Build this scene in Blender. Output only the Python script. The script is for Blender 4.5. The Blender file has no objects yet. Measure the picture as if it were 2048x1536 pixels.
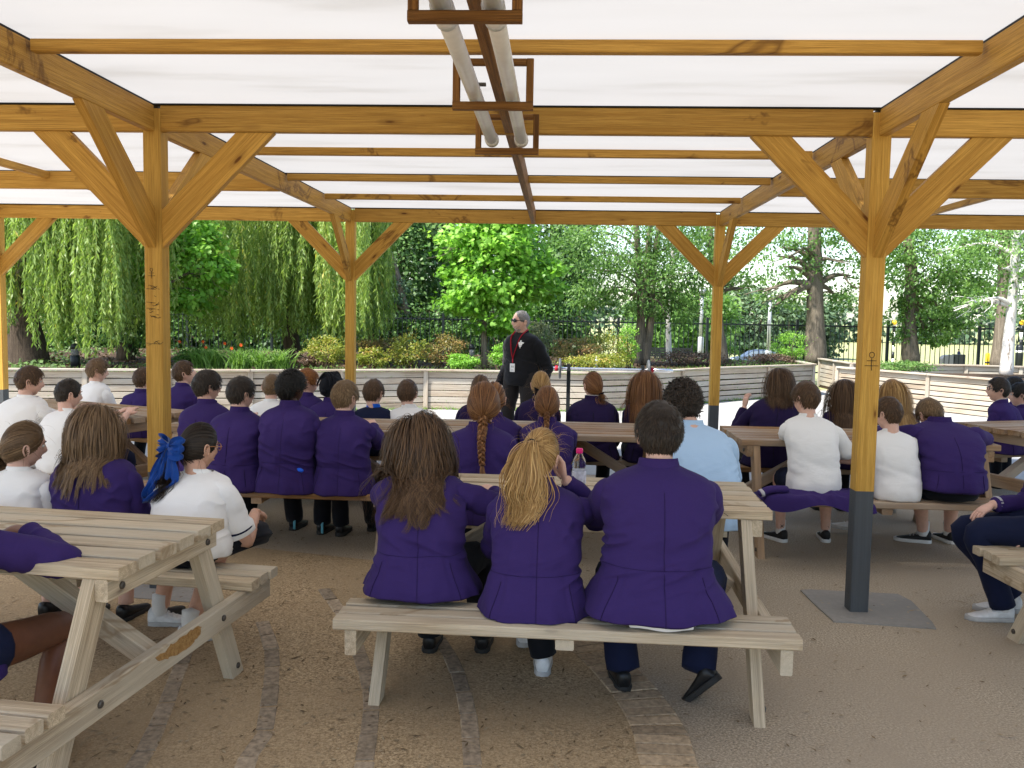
import bpy, math, random
import numpy as np
from mathutils import Matrix, Vector

SC = bpy.context.scene
COL = SC.collection
rad = math.radians
random.seed(7)
RNG = np.random.default_rng(11)

# ------------------------------------------------------------------ camera
F_PX, PITCH, YAW, ROLL, CAM_H = 1767.17, .07725, .05092, .01752, 1.6
def cam_axes():
    cy, sy, cp, sp = math.cos(YAW), math.sin(YAW), math.cos(PITCH), math.sin(PITCH)
    f = Vector((-sy*cp, cy*cp, -sp)); r = Vector((cy, sy, 0)); u = r.cross(f)
    c, s = math.cos(ROLL), math.sin(ROLL)
    return c*r + s*u, -s*r + c*u, f
CX, CU, CF = cam_axes()
cam = bpy.data.cameras.new('camera'); cam_o = bpy.data.objects.new('camera', cam); COL.objects.link(cam_o)
cam.sensor_width = 36; cam.lens = 36*F_PX/2048; cam.clip_start = .05; cam.clip_end = 2000
cam_o.matrix_world = Matrix(((CX.x, CU.x, -CF.x, 0), (CX.y, CU.y, -CF.y, 0), (CX.z, CU.z, -CF.z, CAM_H), (0, 0, 0, 1)))
SC.camera = cam_o
def at(u, v, Y=None, Z=None):
    """a pixel of the photograph plus a known distance Y or height Z -> a point of the place"""
    d = CX*((u-1024)/F_PX) + CU*((768-v)/F_PX) + CF
    t = Y/d.y if Y is not None else (Z-CAM_H)/d.z
    return Vector((0, 0, CAM_H)) + d*t

# ------------------------------------------------------------------ sky, sun, exposure
SUN_EL, SUN_AZ = rad(55), rad(236)          # azimuth clockwise from +Y: behind the camera, to the left
world = bpy.data.worlds.new('World'); SC.world = world; world.use_nodes = True
wn = world.node_tree.nodes; wl = world.node_tree.links
sky = wn.new('ShaderNodeTexSky'); sky.sky_type = 'NISHITA'; sky.sun_disc = False
sky.sun_elevation = SUN_EL; sky.sun_rotation = SUN_AZ; sky.dust_density = 1.0; sky.air_density = 1.0; sky.ozone_density = 1.0
wl.new(sky.outputs[0], wn['Background'].inputs[0]); wn['Background'].inputs[1].default_value = .15
sun = bpy.data.lights.new('sun', 'SUN'); sun.energy = 5.0; sun.angle = rad(4); sun.color = (1, .95, .87)
sun_o = bpy.data.objects.new('sun', sun); COL.objects.link(sun_o)
sd = Vector((math.sin(SUN_AZ)*math.cos(SUN_EL), math.cos(SUN_AZ)*math.cos(SUN_EL), math.sin(SUN_EL)))
sun_o.rotation_euler = sd.to_track_quat('Z', 'Y').to_euler()
SC.view_settings.view_transform = 'Standard'; SC.view_settings.look = 'None'
SC.view_settings.exposure = 1.3; SC.view_settings.gamma = 1; SC.view_settings.use_curve_mapping = False
SC.render.engine = 'CYCLES'
SC.cycles.use_denoising = True
SC.cycles.max_bounces = 8; SC.cycles.diffuse_bounces = 4; SC.cycles.glossy_bounces = 3
SC.cycles.transmission_bounces = 6; SC.cycles.transparent_max_bounces = 8
SC.cycles.sample_clamp_indirect = 6

# ------------------------------------------------------------------ materials
def new_mat(name):
    m = bpy.data.materials.new(name); m.use_nodes = True
    nt = m.node_tree; return m, nt, nt.nodes['Principled BSDF']
def node(nt, typ, **kw):
    n = nt.nodes.new('ShaderNode'+typ)
    for k, v in kw.items():
        if k.startswith('i_'):
            key = k[2:]
            n.inputs[int(key) if key.isdigit() else key.replace('_', ' ')].default_value = v
        else: setattr(n, k, v)
    return n
def ramp(nt, fac, stops):
    r = nt.nodes.new('ShaderNodeValToRGB'); e = r.color_ramp.elements
    while len(e) < len(stops): e.new(.5)
    for k, (p, c) in enumerate(stops): e[k].position = p; e[k].color = (*c, 1)
    nt.links.new(fac, r.inputs[0]); return r
def mixc(nt, fac, a, b, mode='MIX'):
    m = nt.nodes.new('ShaderNodeMix'); m.data_type = 'RGBA'; m.blend_type = mode
    for s, v in ((0, fac), (6, a), (7, b)):
        if hasattr(v, 'is_output'): nt.links.new(v, m.inputs[s])
        else: m.inputs[s].default_value = v if s == 0 else (*v, 1)
    return m.outputs[2]
def bump(nt, bsdf, h, strength=.3, dist=.01):
    b = nt.nodes.new('ShaderNodeBump'); b.inputs['Strength'].default_value = strength; b.inputs['Distance'].default_value = dist
    nt.links.new(h, b.inputs['Height']); nt.links.new(b.outputs[0], bsdf.inputs['Normal']); return b
def local_coords(nt, scale, jitter=True):
    tc = node(nt, 'TexCoord'); mp = node(nt, 'Mapping'); mp.inputs['Scale'].default_value = scale
    if jitter:
        oi = node(nt, 'ObjectInfo'); mu = node(nt, 'Math', operation='MULTIPLY', i_1=37.)
        nt.links.new(oi.outputs['Random'], mu.inputs[0]); cb = node(nt, 'CombineXYZ')
        for i in range(3): nt.links.new(mu.outputs[0], cb.inputs[i])
        ad = node(nt, 'VectorMath', operation='ADD'); nt.links.new(tc.outputs['Object'], ad.inputs[0]); nt.links.new(cb.outputs[0], ad.inputs[1])
        nt.links.new(ad.outputs[0], mp.inputs[0])
    else: nt.links.new(tc.outputs['Object'], mp.inputs[0])
    return mp.outputs[0], tc
def plain(name, col, rough=.6, var=.12, scale=30., metallic=0., bmp=.1, spec=.3, each=0.):
    m, nt, b = new_mat(name)
    v, _ = local_coords(nt, (1, 1, 1))
    n = node(nt, 'TexNoise', i_Scale=scale, i_Detail=4.); nt.links.new(v, n.inputs['Vector'])
    c = ramp(nt, n.outputs[0], [(.3, tuple(x*(1-var) for x in col)), (.7, tuple(min(1, x*(1+var)) for x in col))])
    co = c.outputs[0]
    if each:
        oi = node(nt, 'ObjectInfo'); co = mixc(nt, 1., co, ramp(nt, oi.outputs['Random'], [(0, (1-each,)*3), (1, (1+each,)*3)]).outputs[0], 'MULTIPLY')
    nt.links.new(co, b.inputs['Base Color'])
    b.inputs['Roughness'].default_value = rough; b.inputs['Metallic'].default_value = metallic
    b.inputs['Specular IOR Level'].default_value = spec
    if bmp: bump(nt, b, n.outputs[0], bmp, .004)
    return m
def wood(name, light, dark, knot, rough=.55, weather=None, knots=.07, stain=None, paint=None):
    """timber with its grain along local X"""
    m, nt, b = new_mat(name); L = nt.links
    v, tc = local_coords(nt, (1, 1, 1))
    def mapped(s):
        mp = node(nt, 'Mapping'); mp.inputs['Scale'].default_value = s; L.new(v, mp.inputs[0]); return mp.outputs[0]
    g = node(nt, 'TexNoise', i_Scale=3.2, i_Detail=7., i_Roughness=.62, i_Distortion=.5); L.new(mapped((.55, 16, 16)), g.inputs['Vector'])
    f = node(nt, 'TexNoise', i_Scale=8., i_Detail=5., i_Roughness=.7); L.new(mapped((.5, 45, 45)), f.inputs['Vector'])
    big = node(nt, 'TexNoise', i_Scale=1.6, i_Detail=2.); L.new(mapped((.8, 2, 2)), big.inputs['Vector'])
    c = ramp(nt, g.outputs[0], [(.36, dark), (.60, light)]).outputs[0]
    c = mixc(nt, ramp(nt, f.outputs[0], [(.44, (0, 0, 0)), (.62, (.75,)*3)]).outputs[0], c, tuple(x*.62 for x in dark))
    k = node(nt, 'TexVoronoi', i_Scale=1.); L.new(mapped((2.1, 7.5, 7.5)), k.inputs['Vector'])
    kr = ramp(nt, k.outputs['Distance'], [(knots*.55, (1, 1, 1)), (knots, (.35,)*3), (knots*2.2, (0, 0, 0))])
    c = mixc(nt, kr.outputs[0], c, knot)
    oi = node(nt, 'ObjectInfo'); ov = ramp(nt, oi.outputs['Random'], [(0, (.82, .80, .78)), (1, (1.1, 1.08, 1.06))])
    c = mixc(nt, 1., c, ov.outputs[0], 'MULTIPLY')
    if weather:
        wr = ramp(nt, big.outputs[0], [(.35, (0, 0, 0)), (.72, (.85,)*3)])
        c = mixc(nt, wr.outputs[0], c, weather)
    if stain:
        s = node(nt, 'TexNoise', i_Scale=1.7, i_Detail=4., i_Roughness=.6, i_Distortion=1.2); L.new(mapped((1, 1.6, 1.6)), s.inputs['Vector'])
        sr = ramp(nt, s.outputs[0], [(.60, (0, 0, 0)), (.645, (.75,)*3), (.68, (.12,)*3), (1, (.3,)*3)])
        c = mixc(nt, sr.outputs[0], c, stain)
    if paint:
        sp = node(nt, 'SeparateXYZ'); L.new(tc.outputs['Object'], sp.inputs[0])
        lt = node(nt, 'Math', operation='LESS_THAN', i_1=paint[0]); L.new(sp.outputs[0], lt.inputs[0])
        pc = ramp(nt, g.outputs[0], [(.3, tuple(x*.8 for x in paint[1])), (.7, paint[1])])
        c = mixc(nt, lt.outputs[0], c, pc.outputs[0])
    L.new(c, b.inputs['Base Color']); b.inputs['Roughness'].default_value = rough; b.inputs['Specular IOR Level'].default_value = .12
    h = node(nt, 'Math', operation='ADD'); L.new(g.outputs[0], h.inputs[0]); L.new(f.outputs[0], h.inputs[1])
    bump(nt, b, h.outputs[0], .7, .004)
    return m
def fabric(name, col, rough=.85, weave=900., sheen=.02, wrinkle=.35, var=.1, wscale=7.):
    m, nt, b = new_mat(name); L = nt.links
    v, _ = local_coords(nt, (1, 1, 1))
    n = node(nt, 'TexNoise', i_Scale=wscale, i_Detail=3., i_Distortion=.6)
    mp = node(nt, 'Mapping'); mp.inputs['Scale'].default_value = (1, 1, 1.9); L.new(v, mp.inputs[0]); L.new(mp.outputs[0], n.inputs['Vector'])
    w = node(nt, 'TexNoise', i_Scale=weave, i_Detail=1.); L.new(v, w.inputs['Vector'])
    c = ramp(nt, w.outputs[0], [(.3, tuple(x*(1-var) for x in col)), (.7, tuple(min(1, x*(1+var)) for x in col))])
    L.new(c.outputs[0], b.inputs['Base Color']); b.inputs['Roughness'].default_value = rough
    b.inputs['Sheen Weight'].default_value = sheen; b.inputs['Sheen Roughness'].default_value = .5
    b.inputs['Specular IOR Level'].default_value = .08
    bump(nt, b, n.outputs[0], wrinkle, .02)
    return m
def toned(name, stops, rough=.5, spec=.4, transl=0., transl_boost=1., attr='tone', aniso=0., bmp=None):
    """colour picked per piece from the mesh attribute 'tone'"""
    m, nt, b = new_mat(name); L = nt.links
    a = node(nt, 'Attribute', attribute_name=attr)
    r = ramp(nt, a.outputs['Fac'], stops)
    L.new(r.outputs[0], b.inputs['Base Color']); b.inputs['Roughness'].default_value = rough
    b.inputs['Specular IOR Level'].default_value = spec
    if aniso: b.inputs['Anisotropic'].default_value = aniso
    if transl:
        t = node(nt, 'BsdfTranslucent'); tb = mixc(nt, 1., r.outputs[0], (transl_boost, transl_boost*1.05, transl_boost*.6), 'MULTIPLY'); L.new(tb, t.inputs[0])
        mx = node(nt, 'MixShader', i_0=transl); L.new(b.outputs[0], mx.inputs[1]); L.new(t.outputs[0], mx.inputs[2])
        L.new(mx.outputs[0], nt.nodes['Material Output'].inputs['Surface'])
    return m

MAT = {}
MAT['shelter'] = wood('honey stained softwood', (.60, .35, .082), (.44, .235, .048), (.13, .05, .012), .5, knots=.085, stain=(.12, .05, .014))
MAT['post'] = wood('honey stained post', (.64, .385, .088), (.49, .27, .055), (.17, .07, .016), .5, knots=.07, paint=(.70, (.085, .093, .102)))
MAT['table_pale'] = wood('weathered pale timber', (.66, .545, .385), (.43, .335, .225), (.16, .105, .065), .75, weather=(.55, .49, .385), stain=(.30, .21, .12))
MAT['table_brown'] = wood('brown stained timber', (.42, .245, .11), (.24, .125, .05), (.08, .04, .02), .5, weather=(.44, .375, .30))
MAT['wall_slat'] = wood('silvered slat timber', (.48, .41, .32), (.30, .24, .18), (.16, .10, .07), .8, weather=(.42, .40, .35))
MAT['bracket'] = wood('dark bracket timber', (.26, .125, .035), (.13, .06, .02), (.05, .02, .01), .55)
MAT['gasket'] = plain('black rubber', (.006, .006, .007), .6)
MAT['tube'] = plain('grey translucent tube', (.60, .60, .61), .3, .05)
MAT['bolt'] = plain('dull steel bolt', (.12, .11, .10), .5, metallic=.8)
MAT['ink'] = plain('black marker', (.012, .010, .010), .6, bmp=0)
MAT['skin_pale'] = plain('pale skin', (.66, .40, .31), .5, .06, 40, bmp=.05)
MAT['skin_tan'] = plain('tan skin', (.56, .32, .225), .5, .06, 40, bmp=.05)
MAT['skin_dark'] = plain('dark skin', (.075, .034, .02), .45, .06, 40, bmp=.05)
MAT['skin_brown'] = plain('brown skin', (.15, .06, .032), .45, .08, 40, bmp=.05)
MAT['blazer'] = fabric('purple wool', (.037, .021, .106), weave=700.)
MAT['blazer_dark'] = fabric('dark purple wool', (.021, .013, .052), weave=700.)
MAT['seam'] = fabric('dark purple seam', (.019, .011, .055))
MAT['white_shirt'] = fabric('white cotton', (.80, .785, .77), .8, 900., .1, .3, .03)
MAT['blue_shirt'] = fabric('pale blue cotton', (.40, .56, .76), .7, 900., .1, .35, .04)
MAT['navy'] = fabric('navy jersey', (.010, .014, .040), .8)
MAT['black'] = fabric('black cloth', (.009, .010, .014), .8, sheen=.05)
MAT['black_knit'] = fabric('black sweatshirt', (.012, .012, .014), .85, sheen=.12)
MAT['charcoal'] = fabric('charcoal cotton', (.030, .026, .025), .8, sheen=.05)
MAT['trim'] = fabric('silver trim', (.45, .44, .46), .6)
MAT['ribbon'] = fabric('blue satin', (.010, .055, .27), .32, 900., .1, .5)
MAT['red'] = plain('red ribbon', (.42, .008, .025), .55)
MAT['shoe_black'] = plain('black shoe', (.010, .010, .011), .38)
MAT['shoe_sport'] = plain('black mesh trainer', (.014, .014, .015), .6)
MAT['shoe_white'] = plain('white trainer', (.66, .66, .66), .5)
MAT['shoe_sole'] = plain('grey rubber sole', (.40, .39, .38), .6)
MAT['shoe_black_sole'] = plain('black rubber sole', (.022, .021, .020), .7)
MAT['sock_white'] = fabric('white sock', (.66, .65, .64), .9)
MAT['lens'] = plain('dark lens', (.008, .008, .01), .12)
MAT['frame_brown'] = plain('amber spectacle frame', (.30, .12, .04), .3)
MAT['frame_black'] = plain('black spectacle frame', (.01, .01, .011), .3)
MAT['eye'] = plain('eye', (.55, .53, .50), .2, bmp=0)
MAT['lip'] = plain('lips', (.50, .25, .20), .45, bmp=0)
MAT['steel'] = plain('polished steel', (.62, .62, .63), .22, .05, metallic=.9)
MAT['iron'] = plain('grey iron plate', (.075, .08, .085), .45)
MAT['black_metal'] = plain('black painted metal', (.012, .014, .016), .4)
MAT['fence'] = plain('black green railing paint', (.010, .016, .017), .45)

# ------------------------------------------------------------------ object helpers
WM = {}
def mesh_np(name, V, F, smooth=False, tone=None, mats=None, midx=None):
    """V (n,3); F = array (m,k) or a list of index lists"""
    me = bpy.data.meshes.new(name)
    V = np.asarray(V, dtype=np.float32)
    if isinstance(F, np.ndarray):
        m, k = F.shape
        me.vertices.add(len(V)); me.vertices.foreach_set('co', V.ravel())
        me.loops.add(m*k); me.loops.foreach_set('vertex_index', F.astype(np.int32).ravel())
        me.polygons.add(m); me.polygons.foreach_set('loop_start', np.arange(0, m*k, k, dtype=np.int32))
        me.update(calc_edges=True)
    else:
        me.from_pydata(V.tolist(), [], F)
    if smooth:
        me.polygons.foreach_set('use_smooth', np.ones(len(me.polygons), dtype=bool))
    if midx is not None: me.polygons.foreach_set('material_index', np.asarray(midx, dtype=np.int32))
    if tone is not None:
        a = me.attributes.new('tone', 'FLOAT', 'POINT'); a.data.foreach_set('value', np.asarray(tone, dtype=np.float32))
    return me
def link(name, me, mat=None, parent=None, M=None, label=None, cat=None, group=None, kind=None):
    o = bpy.data.objects.new(name, me); COL.objects.link(o)
    if me is not None and mat is not None and len(me.materials) == 0:
        for q in (mat if isinstance(mat, (list, tuple)) else [mat]): me.materials.append(MAT[q] if isinstance(q, str) else q)
    M = M if M is not None else (WM[parent.name] if parent is not None else Matrix())
    WM[o.name] = M.copy()
    if parent is not None:
        o.parent = parent; o.matrix_local = WM[parent.name].inverted() @ M
    else: o.matrix_world = M
    for k, v in (('label', label), ('category', cat), ('group', group), ('kind', kind)):
        if v: o[k] = v
    return o
def thing(name, label, cat, loc=(0, 0, 0), rotz=0, group=None, kind=None):
    return link(name, None, None, None, Matrix.Translation(loc) @ Matrix.Rotation(rotz, 4, 'Z'), label, cat, group, kind)
_boxes = {}
def box_mesh(l, w, h, ch=.004):
    """timber length l along X, chamfered long edges, origin at its centre"""
    key = (round(l, 3), round(w, 3), round(h, 3), ch)
    if key in _boxes: return _boxes[key]
    a, b = w/2, h/2; c = min(ch, a*.5, b*.5)
    pr = [(-a+c, -b), (a-c, -b), (a, -b+c), (a, b-c), (a-c, b), (-a+c, b), (-a, b-c), (-a, -b+c)]
    V = [(x, y, z) for x in (-l/2, l/2) for y, z in pr]
    Fs = [[(i+1) % 8, i, 8+i, 8+(i+1) % 8] for i in range(8)]
    Fs = [[i, (i+1) % 8, 8+(i+1) % 8, 8+i] for i in range(8)] + [list(range(7, -1, -1)), list(range(8, 16))]
    me = mesh_np('timber', V, Fs); _boxes[key] = me; return me
def frame_from(p0, p1, up=(0, 0, 1)):
    p0, p1 = Vector(p0), Vector(p1); x = (p1-p0).normalized(); up = Vector(up)
    y = up.cross(x)
    if y.length < 1e-4: y = Vector((0, 1, 0)).cross(x)
    y.normalize(); z = x.cross(y); c = (p0+p1)/2
    return Matrix(((x.x, y.x, z.x, c.x), (x.y, y.y, z.y, c.y), (x.z, y.z, z.z, c.z), (0, 0, 0, 1))), (p1-p0).length
def beam(name, p0, p1, w, h, mat, parent=None, up=(0, 0, 1), ch=.004, base=Matrix(), **kw):
    M, l = frame_from(p0, p1, up)
    key = mat if isinstance(mat, str) else mat.name
    me = box_mesh(l, w, h, ch)
    if me.materials and me.materials[0] != MAT.get(key):
        k2 = (round(l, 3), round(w, 3), round(h, 3), ch, key)
        if k2 not in _boxes:
            m2 = me.copy(); m2.materials.clear(); _boxes[k2] = m2
        me = _boxes[k2]
    return link(name, me, mat, parent, base @ M, **kw)
def prism(poly, d0, d1, axis):
    """extrude a 2-D polygon between two offsets; axis 'x' -> poly is (y,z), 'y' -> (x,z), 'z' -> (x,y)"""
    n = len(poly); V = []
    for d in (d0, d1):
        for a, b in poly: V.append({'x': (d, a, b), 'y': (a, d, b), 'z': (a, b, d)}[axis])
    Fs = [list(range(n-1, -1, -1)), list(range(n, 2*n))] + [[i, (i+1) % n, n+(i+1) % n, n+i] for i in range(n)]
    return V, Fs
class Bag:
    """collects numpy pieces into one mesh"""
    def __init__(s): s.V = []; s.F = []; s.T = []; s.I = []; s.n = 0
    def add(s, V, F, tone=.5, mi=0):
        V = np.asarray(V, dtype=float).reshape(-1, 3)
        s.V.append(V); s.F.extend([[int(i)+s.n for i in f] for f in F]); s.n += len(V)
        s.T.append(np.full(len(V), tone) if np.isscalar(tone) else np.asarray(tone)); s.I += [mi]*len(F)
        return s
    def mesh(s, name, smooth=True, tone=False):
        return mesh_np(name, np.vstack(s.V), s.F, smooth, np.concatenate(s.T) if tone else None, midx=s.I)

# numpy shapes ------------------------------------------------------
def _h(n):
    n = np.asarray(n, dtype=np.int64); n = (n << 13) ^ n
    return ((n*(n*n*15731+789221)+1376312589) & 0x7fffffff)/1073741824.0 - 1
def vnoise(P):
    """smooth value noise in [-1,1] for points (n,3)"""
    P = np.asarray(P, dtype=float); i = np.floor(P).astype(np.int64); f = P-i; f = f*f*(3-2*f); r = 0
    for dx in (0, 1):
        for dy in (0, 1):
            for dz in (0, 1):
                w = (f[..., 0] if dx else 1-f[..., 0])*(f[..., 1] if dy else 1-f[..., 1])*(f[..., 2] if dz else 1-f[..., 2])
                r = r + w*_h((i[..., 0]+dx)+57*(i[..., 1]+dy)+131*(i[..., 2]+dz)*7)
    return r
def smooth_path(pts, n):
    """Catmull-Rom through the points, n samples"""
    P = np.asarray(pts, dtype=float)
    if len(P) == 2: return P[0]+(P[1]-P[0])*np.linspace(0, 1, n)[:, None]
    Q = np.vstack([2*P[0]-P[1], P, 2*P[-1]-P[-2]]); k = len(P)-1
    t = np.linspace(0, k-1e-9, n); i = t.astype(int); u = (t-i)[:, None]
    a, b, c, d = Q[i], Q[i+1], Q[i+2], Q[i+3]
    return .5*((2*b)+(c-a)*u+(2*a-5*b+4*c-d)*u**2+(3*b-a-3*c+d)*u**3)
def tube(pts, radii, seg=10, n=None, caps=True, squash=1., up=(0, 0, 1), ease=True):
    """lofted tube through pts with a radius per point; closed ends"""
    n = n or max(6, 4*len(pts)); C = smooth_path(pts, n)
    R = np.interp(np.linspace(0, 1, n), np.linspace(0, 1, len(radii)), radii)
    T = np.gradient(C, axis=0); T /= np.linalg.norm(T, axis=1)[:, None]+1e-12
    u = np.asarray(up, float); N = np.zeros_like(C)
    v = u-T[0]*u.dot(T[0])
    if np.linalg.norm(v) < 1e-3: v = np.array([0, 1., 0])-T[0]*T[0][1]
    v /= np.linalg.norm(v); N[0] = v
    for k in range(1, n):
        v = N[k-1]-T[k]*N[k-1].dot(T[k]); N[k] = v/(np.linalg.norm(v)+1e-12)
    B = np.cross(T, N); a = np.linspace(0, 2*np.pi, seg, endpoint=False)
    V = C[:, None]+R[:, None, None]*(np.cos(a)[None, :, None]*N[:, None]*squash+np.sin(a)[None, :, None]*B[:, None])
    V = V.reshape(-1, 3)
    Fs = [[r*seg+j, r*seg+(j+1) % seg, (r+1)*seg+(j+1) % seg, (r+1)*seg+j] for r in range(n-1) for j in range(seg)]
    if caps:
        V = np.vstack([V, C[0]-T[0]*R[0]*.35, C[-1]+T[-1]*R[-1]*.35]); k = len(V)
        Fs += [[(j+1) % seg, j, k-2] for j in range(seg)]
        Fs += [[(n-1)*seg+j, (n-1)*seg+(j+1) % seg, k-1] for j in range(seg)]
    return V, Fs
def ball(c, r, nu=14, nv=9, R=None):
    """ellipsoid"""
    V = [(0, 0, -1)]
    for j in range(1, nv):
        t = np.pi*j/nv-np.pi/2
        V += [(np.cos(t)*np.cos(2*np.pi*i/nu), np.cos(t)*np.sin(2*np.pi*i/nu), np.sin(t)) for i in range(nu)]
    V.append((0, 0, 1)); V = np.array(V)*np.asarray(r)
    if R is not None: V = V@np.asarray(R).T
    Fs = [[0, 1+(i+1) % nu, 1+i] for i in range(nu)]
    for j in range(nv-2):
        Fs += [[1+j*nu+i, 1+j*nu+(i+1) % nu, 1+(j+1)*nu+(i+1) % nu, 1+(j+1)*nu+i] for i in range(nu)]
    b = 1+(nv-2)*nu; k = len(V)-1
    Fs += [[b+i, b+(i+1) % nu, k] for i in range(nu)]
    return V+np.asarray(c), Fs
def lathe(profile, seg=24):
    """profile [(r,z)] revolved about Z"""
    n = len(profile); V = [(r*math.cos(2*math.pi*i/seg), r*math.sin(2*math.pi*i/seg), z) for r, z in profile for i in range(seg)]
    Fs = [[r*seg+j, r*seg+(j+1) % seg, (r+1)*seg+(j+1) % seg, (r+1)*seg+j] for r in range(n-1) for j in range(seg)]
    Fs += [list(range(seg-1, -1, -1)), [(n-1)*seg+j for j in range(seg)]]
    return np.array(V), Fs
# ------------------------------------------------------------------ ground
def terrain_z(y):
    return float(np.interp(y, [26, 45, 80, 400], [-.02, -1.0, -2.6, -2.6]))
def ground_mat(name, stops, scale=90, rough=.85, detail=8., big=None, spots=None, bmp=.5, spec=.12, wet=None):
    m, nt, b = new_mat(name); L = nt.links
    tc = node(nt, 'TexCoord')
    n = node(nt, 'TexNoise', i_Scale=scale, i_Detail=detail, i_Roughness=.75); L.new(tc.outputs['Object'], n.inputs['Vector'])
    c = ramp(nt, n.outputs[0], stops).outputs[0]
    n2 = node(nt, 'TexNoise', i_Scale=1.1, i_Detail=5.); L.new(tc.outputs['Object'], n2.inputs['Vector'])
    if big: c = mixc(nt, ramp(nt, n2.outputs[0], [(.38, (0, 0, 0)), (.62, (.8,)*3)]).outputs[0], c, big)
    if spots:
        v = node(nt, 'TexVoronoi', i_Scale=spots[0]); L.new(tc.outputs['Object'], v.inputs['Vector'])
        s = ramp(nt, v.outputs['Distance'], [(.18, (1, 1, 1)), (.34, (0, 0, 0))])
        pick = node(nt, 'Math', operation='GREATER_THAN', i_1=spots[2]); sp = node(nt, 'SeparateColor'); L.new(v.outputs['Color'], sp.inputs[0]); L.new(sp.outputs[0], pick.inputs[0])
        f = node(nt, 'Math', operation='MULTIPLY'); L.new(s.outputs[0], f.inputs[0]); L.new(pick.outputs[0], f.inputs[1])
        c = mixc(nt, f.outputs[0], c, spots[1])
    L.new(c, b.inputs['Base Color']); b.inputs['Specular IOR Level'].default_value = spec
    if wet:
        L.new(ramp(nt, n2.outputs[0], [(.4, (wet,)*3), (.65, (rough,)*3)]).outputs[0], b.inputs['Roughness'])
    else: b.inputs['Roughness'].default_value = rough
    if bmp: bump(nt, b, n.outputs[0], bmp, .006)
    return m
MAT['yard'] = ground_mat('gravelly tarmac', [(.36, (.13, .105, .075)), (.5, (.37, .30, .215)), (.62, (.62, .52, .39))], 105, .8, big=(.35, .285, .21), spots=(110., (.42, .34, .24), .86), wet=.62)
MAT['yard_brown'] = ground_mat('tarmac strewn with bark dust', [(.36, (.13, .088, .05)), (.5, (.37, .265, .15)), (.62, (.62, .47, .29))], 95, .85, big=(.35, .255, .15), spots=(95., (.46, .34, .20), .74), wet=.75)
MAT['paving'] = ground_mat('pale paving', [(.3, (.29, .284, .27)), (.7, (.39, .382, .365))], 40, .7, bmp=.15)
MAT['concrete'] = ground_mat('old concrete footing', [(.3, (.25, .232, .21)), (.7, (.36, .335, .30))], 30, .8, big=(.20, .192, .18), spots=(30., (.33, .27, .20), .88), bmp=.3)
MAT['brick'] = plain('worn paving brick', (.31, .24, .165), .85, .35, 45, bmp=.5, each=.22)
MAT['brick_tan'] = plain('tan paving brick', (.37, .275, .175), .85, .3, 45, bmp=.5, each=.2)
MAT['soil'] = ground_mat('bark mulch', [(.3, (.022, .014, .009)), (.7, (.085, .055, .035))], 30, .95, spots=(28., (.16, .11, .07), .8))
MAT['field'] = ground_mat('mown grass', [(.3, (.22, .25, .10)), (.7, (.33, .36, .16))], 3., .9, big=(.38, .36, .19), bmp=.2)
MAT['road'] = ground_mat('asphalt road', [(.3, (.045, .045, .047)), (.7, (.07, .07, .072))], 20, .9)

ys = [-60, -20, 0, 20, 26, 30, 35, 40, 45, 52, 60, 68, 74, 80, 120, 200, 400, 1200]; xs = np.linspace(-900, 900, 31)
V = [(x, y, terrain_z(y)-.03) for y in ys for x in xs]; nx = len(xs)
Fs = [[j*nx+i, j*nx+i+1, (j+1)*nx+i+1, (j+1)*nx+i] for j in range(len(ys)-1) for i in range(nx-1)]
link('ground', mesh_np('ground', V, Fs, True), 'field', kind='structure')
def sheet(name, poly, z, mat, parent=None, kind='structure'):
    return link(name, mesh_np(name, [(x, y, z) for x, y in poly], [list(range(len(poly)))]), mat, parent, kind=kind if parent is None else None)
YARD = sheet('yard', [(-14, -8), (14, -8), (14, 21), (-14, 21)], 0, 'yard')
# the bark-strewn part ends along the brick strip right of the front table
sheet('bark_strewn_yard', [(-8, -3), (.62, -3), (.58, 2.6), (.53, 3.1), (.52, 3.4), (.44, 3.75), (.22, 4.3), (-.1, 4.9), (-.9, 5.5), (-2.5, 5.9), (-5, 6.2), (-8, 6.4)], .004, 'yard_brown')
sheet('pale_paving', [(-13, 8.9), (-3, 9.1), (2, 8.8), (6, 9.0), (13, 8.7), (13, 20.5), (-13, 20.5)], .004, 'paving')
# brick strips let into the yard
def brick_strip(path, along, across, n_max, mat, gap=.014):
    P = smooth_path(path, 200); d = np.r_[0, np.cumsum(np.linalg.norm(np.diff(P, axis=0), axis=1))]
    me = None; k = 0; s = along/2
    while s < d[-1] and k < n_max:
        i = np.searchsorted(d, s); i = min(max(i, 1), len(P)-2); t = P[i+1]-P[i-1]; a = math.atan2(t[1], t[0])
        key = ('brick', along, across, mat)
        if key not in _boxes:
            _boxes[key] = box_mesh(along-gap, across, .04, .006).copy()
        M = Matrix.Translation((P[i][0], P[i][1], -.012+random.uniform(-.0015, .002))) @ Matrix.Rotation(a+random.uniform(-.02, .02), 4, 'Z')
        link('brick', _boxes[key], mat, YARD, M); s += along; k += 1
brick_strip([(-.60, 2.6), (-.654, 2.99), (-.738, 3.5), (-.874, 3.93), (-1.05, 4.4), (-1.3, 4.9)], .205, .072, 12, 'brick')
brick_strip([(-.22, 2.6), (-.271, 3.02), (-.341, 3.49), (-.461, 3.97), (-.66, 4.5)], .205, .072, 12, 'brick')
brick_strip([(.46, 2.6), (.431, 3.08), (.42, 3.385), (.345, 3.745), (.2, 4.15), (-.05, 4.6)], .078, .215, 26, 'brick_tan')
brick_strip([(-1.0, 2.6), (-1.072, 2.98), (-1.097, 3.25), (-1.294, 3.93), (-1.5, 4.4)], .205, .072, 12, 'brick')
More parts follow.
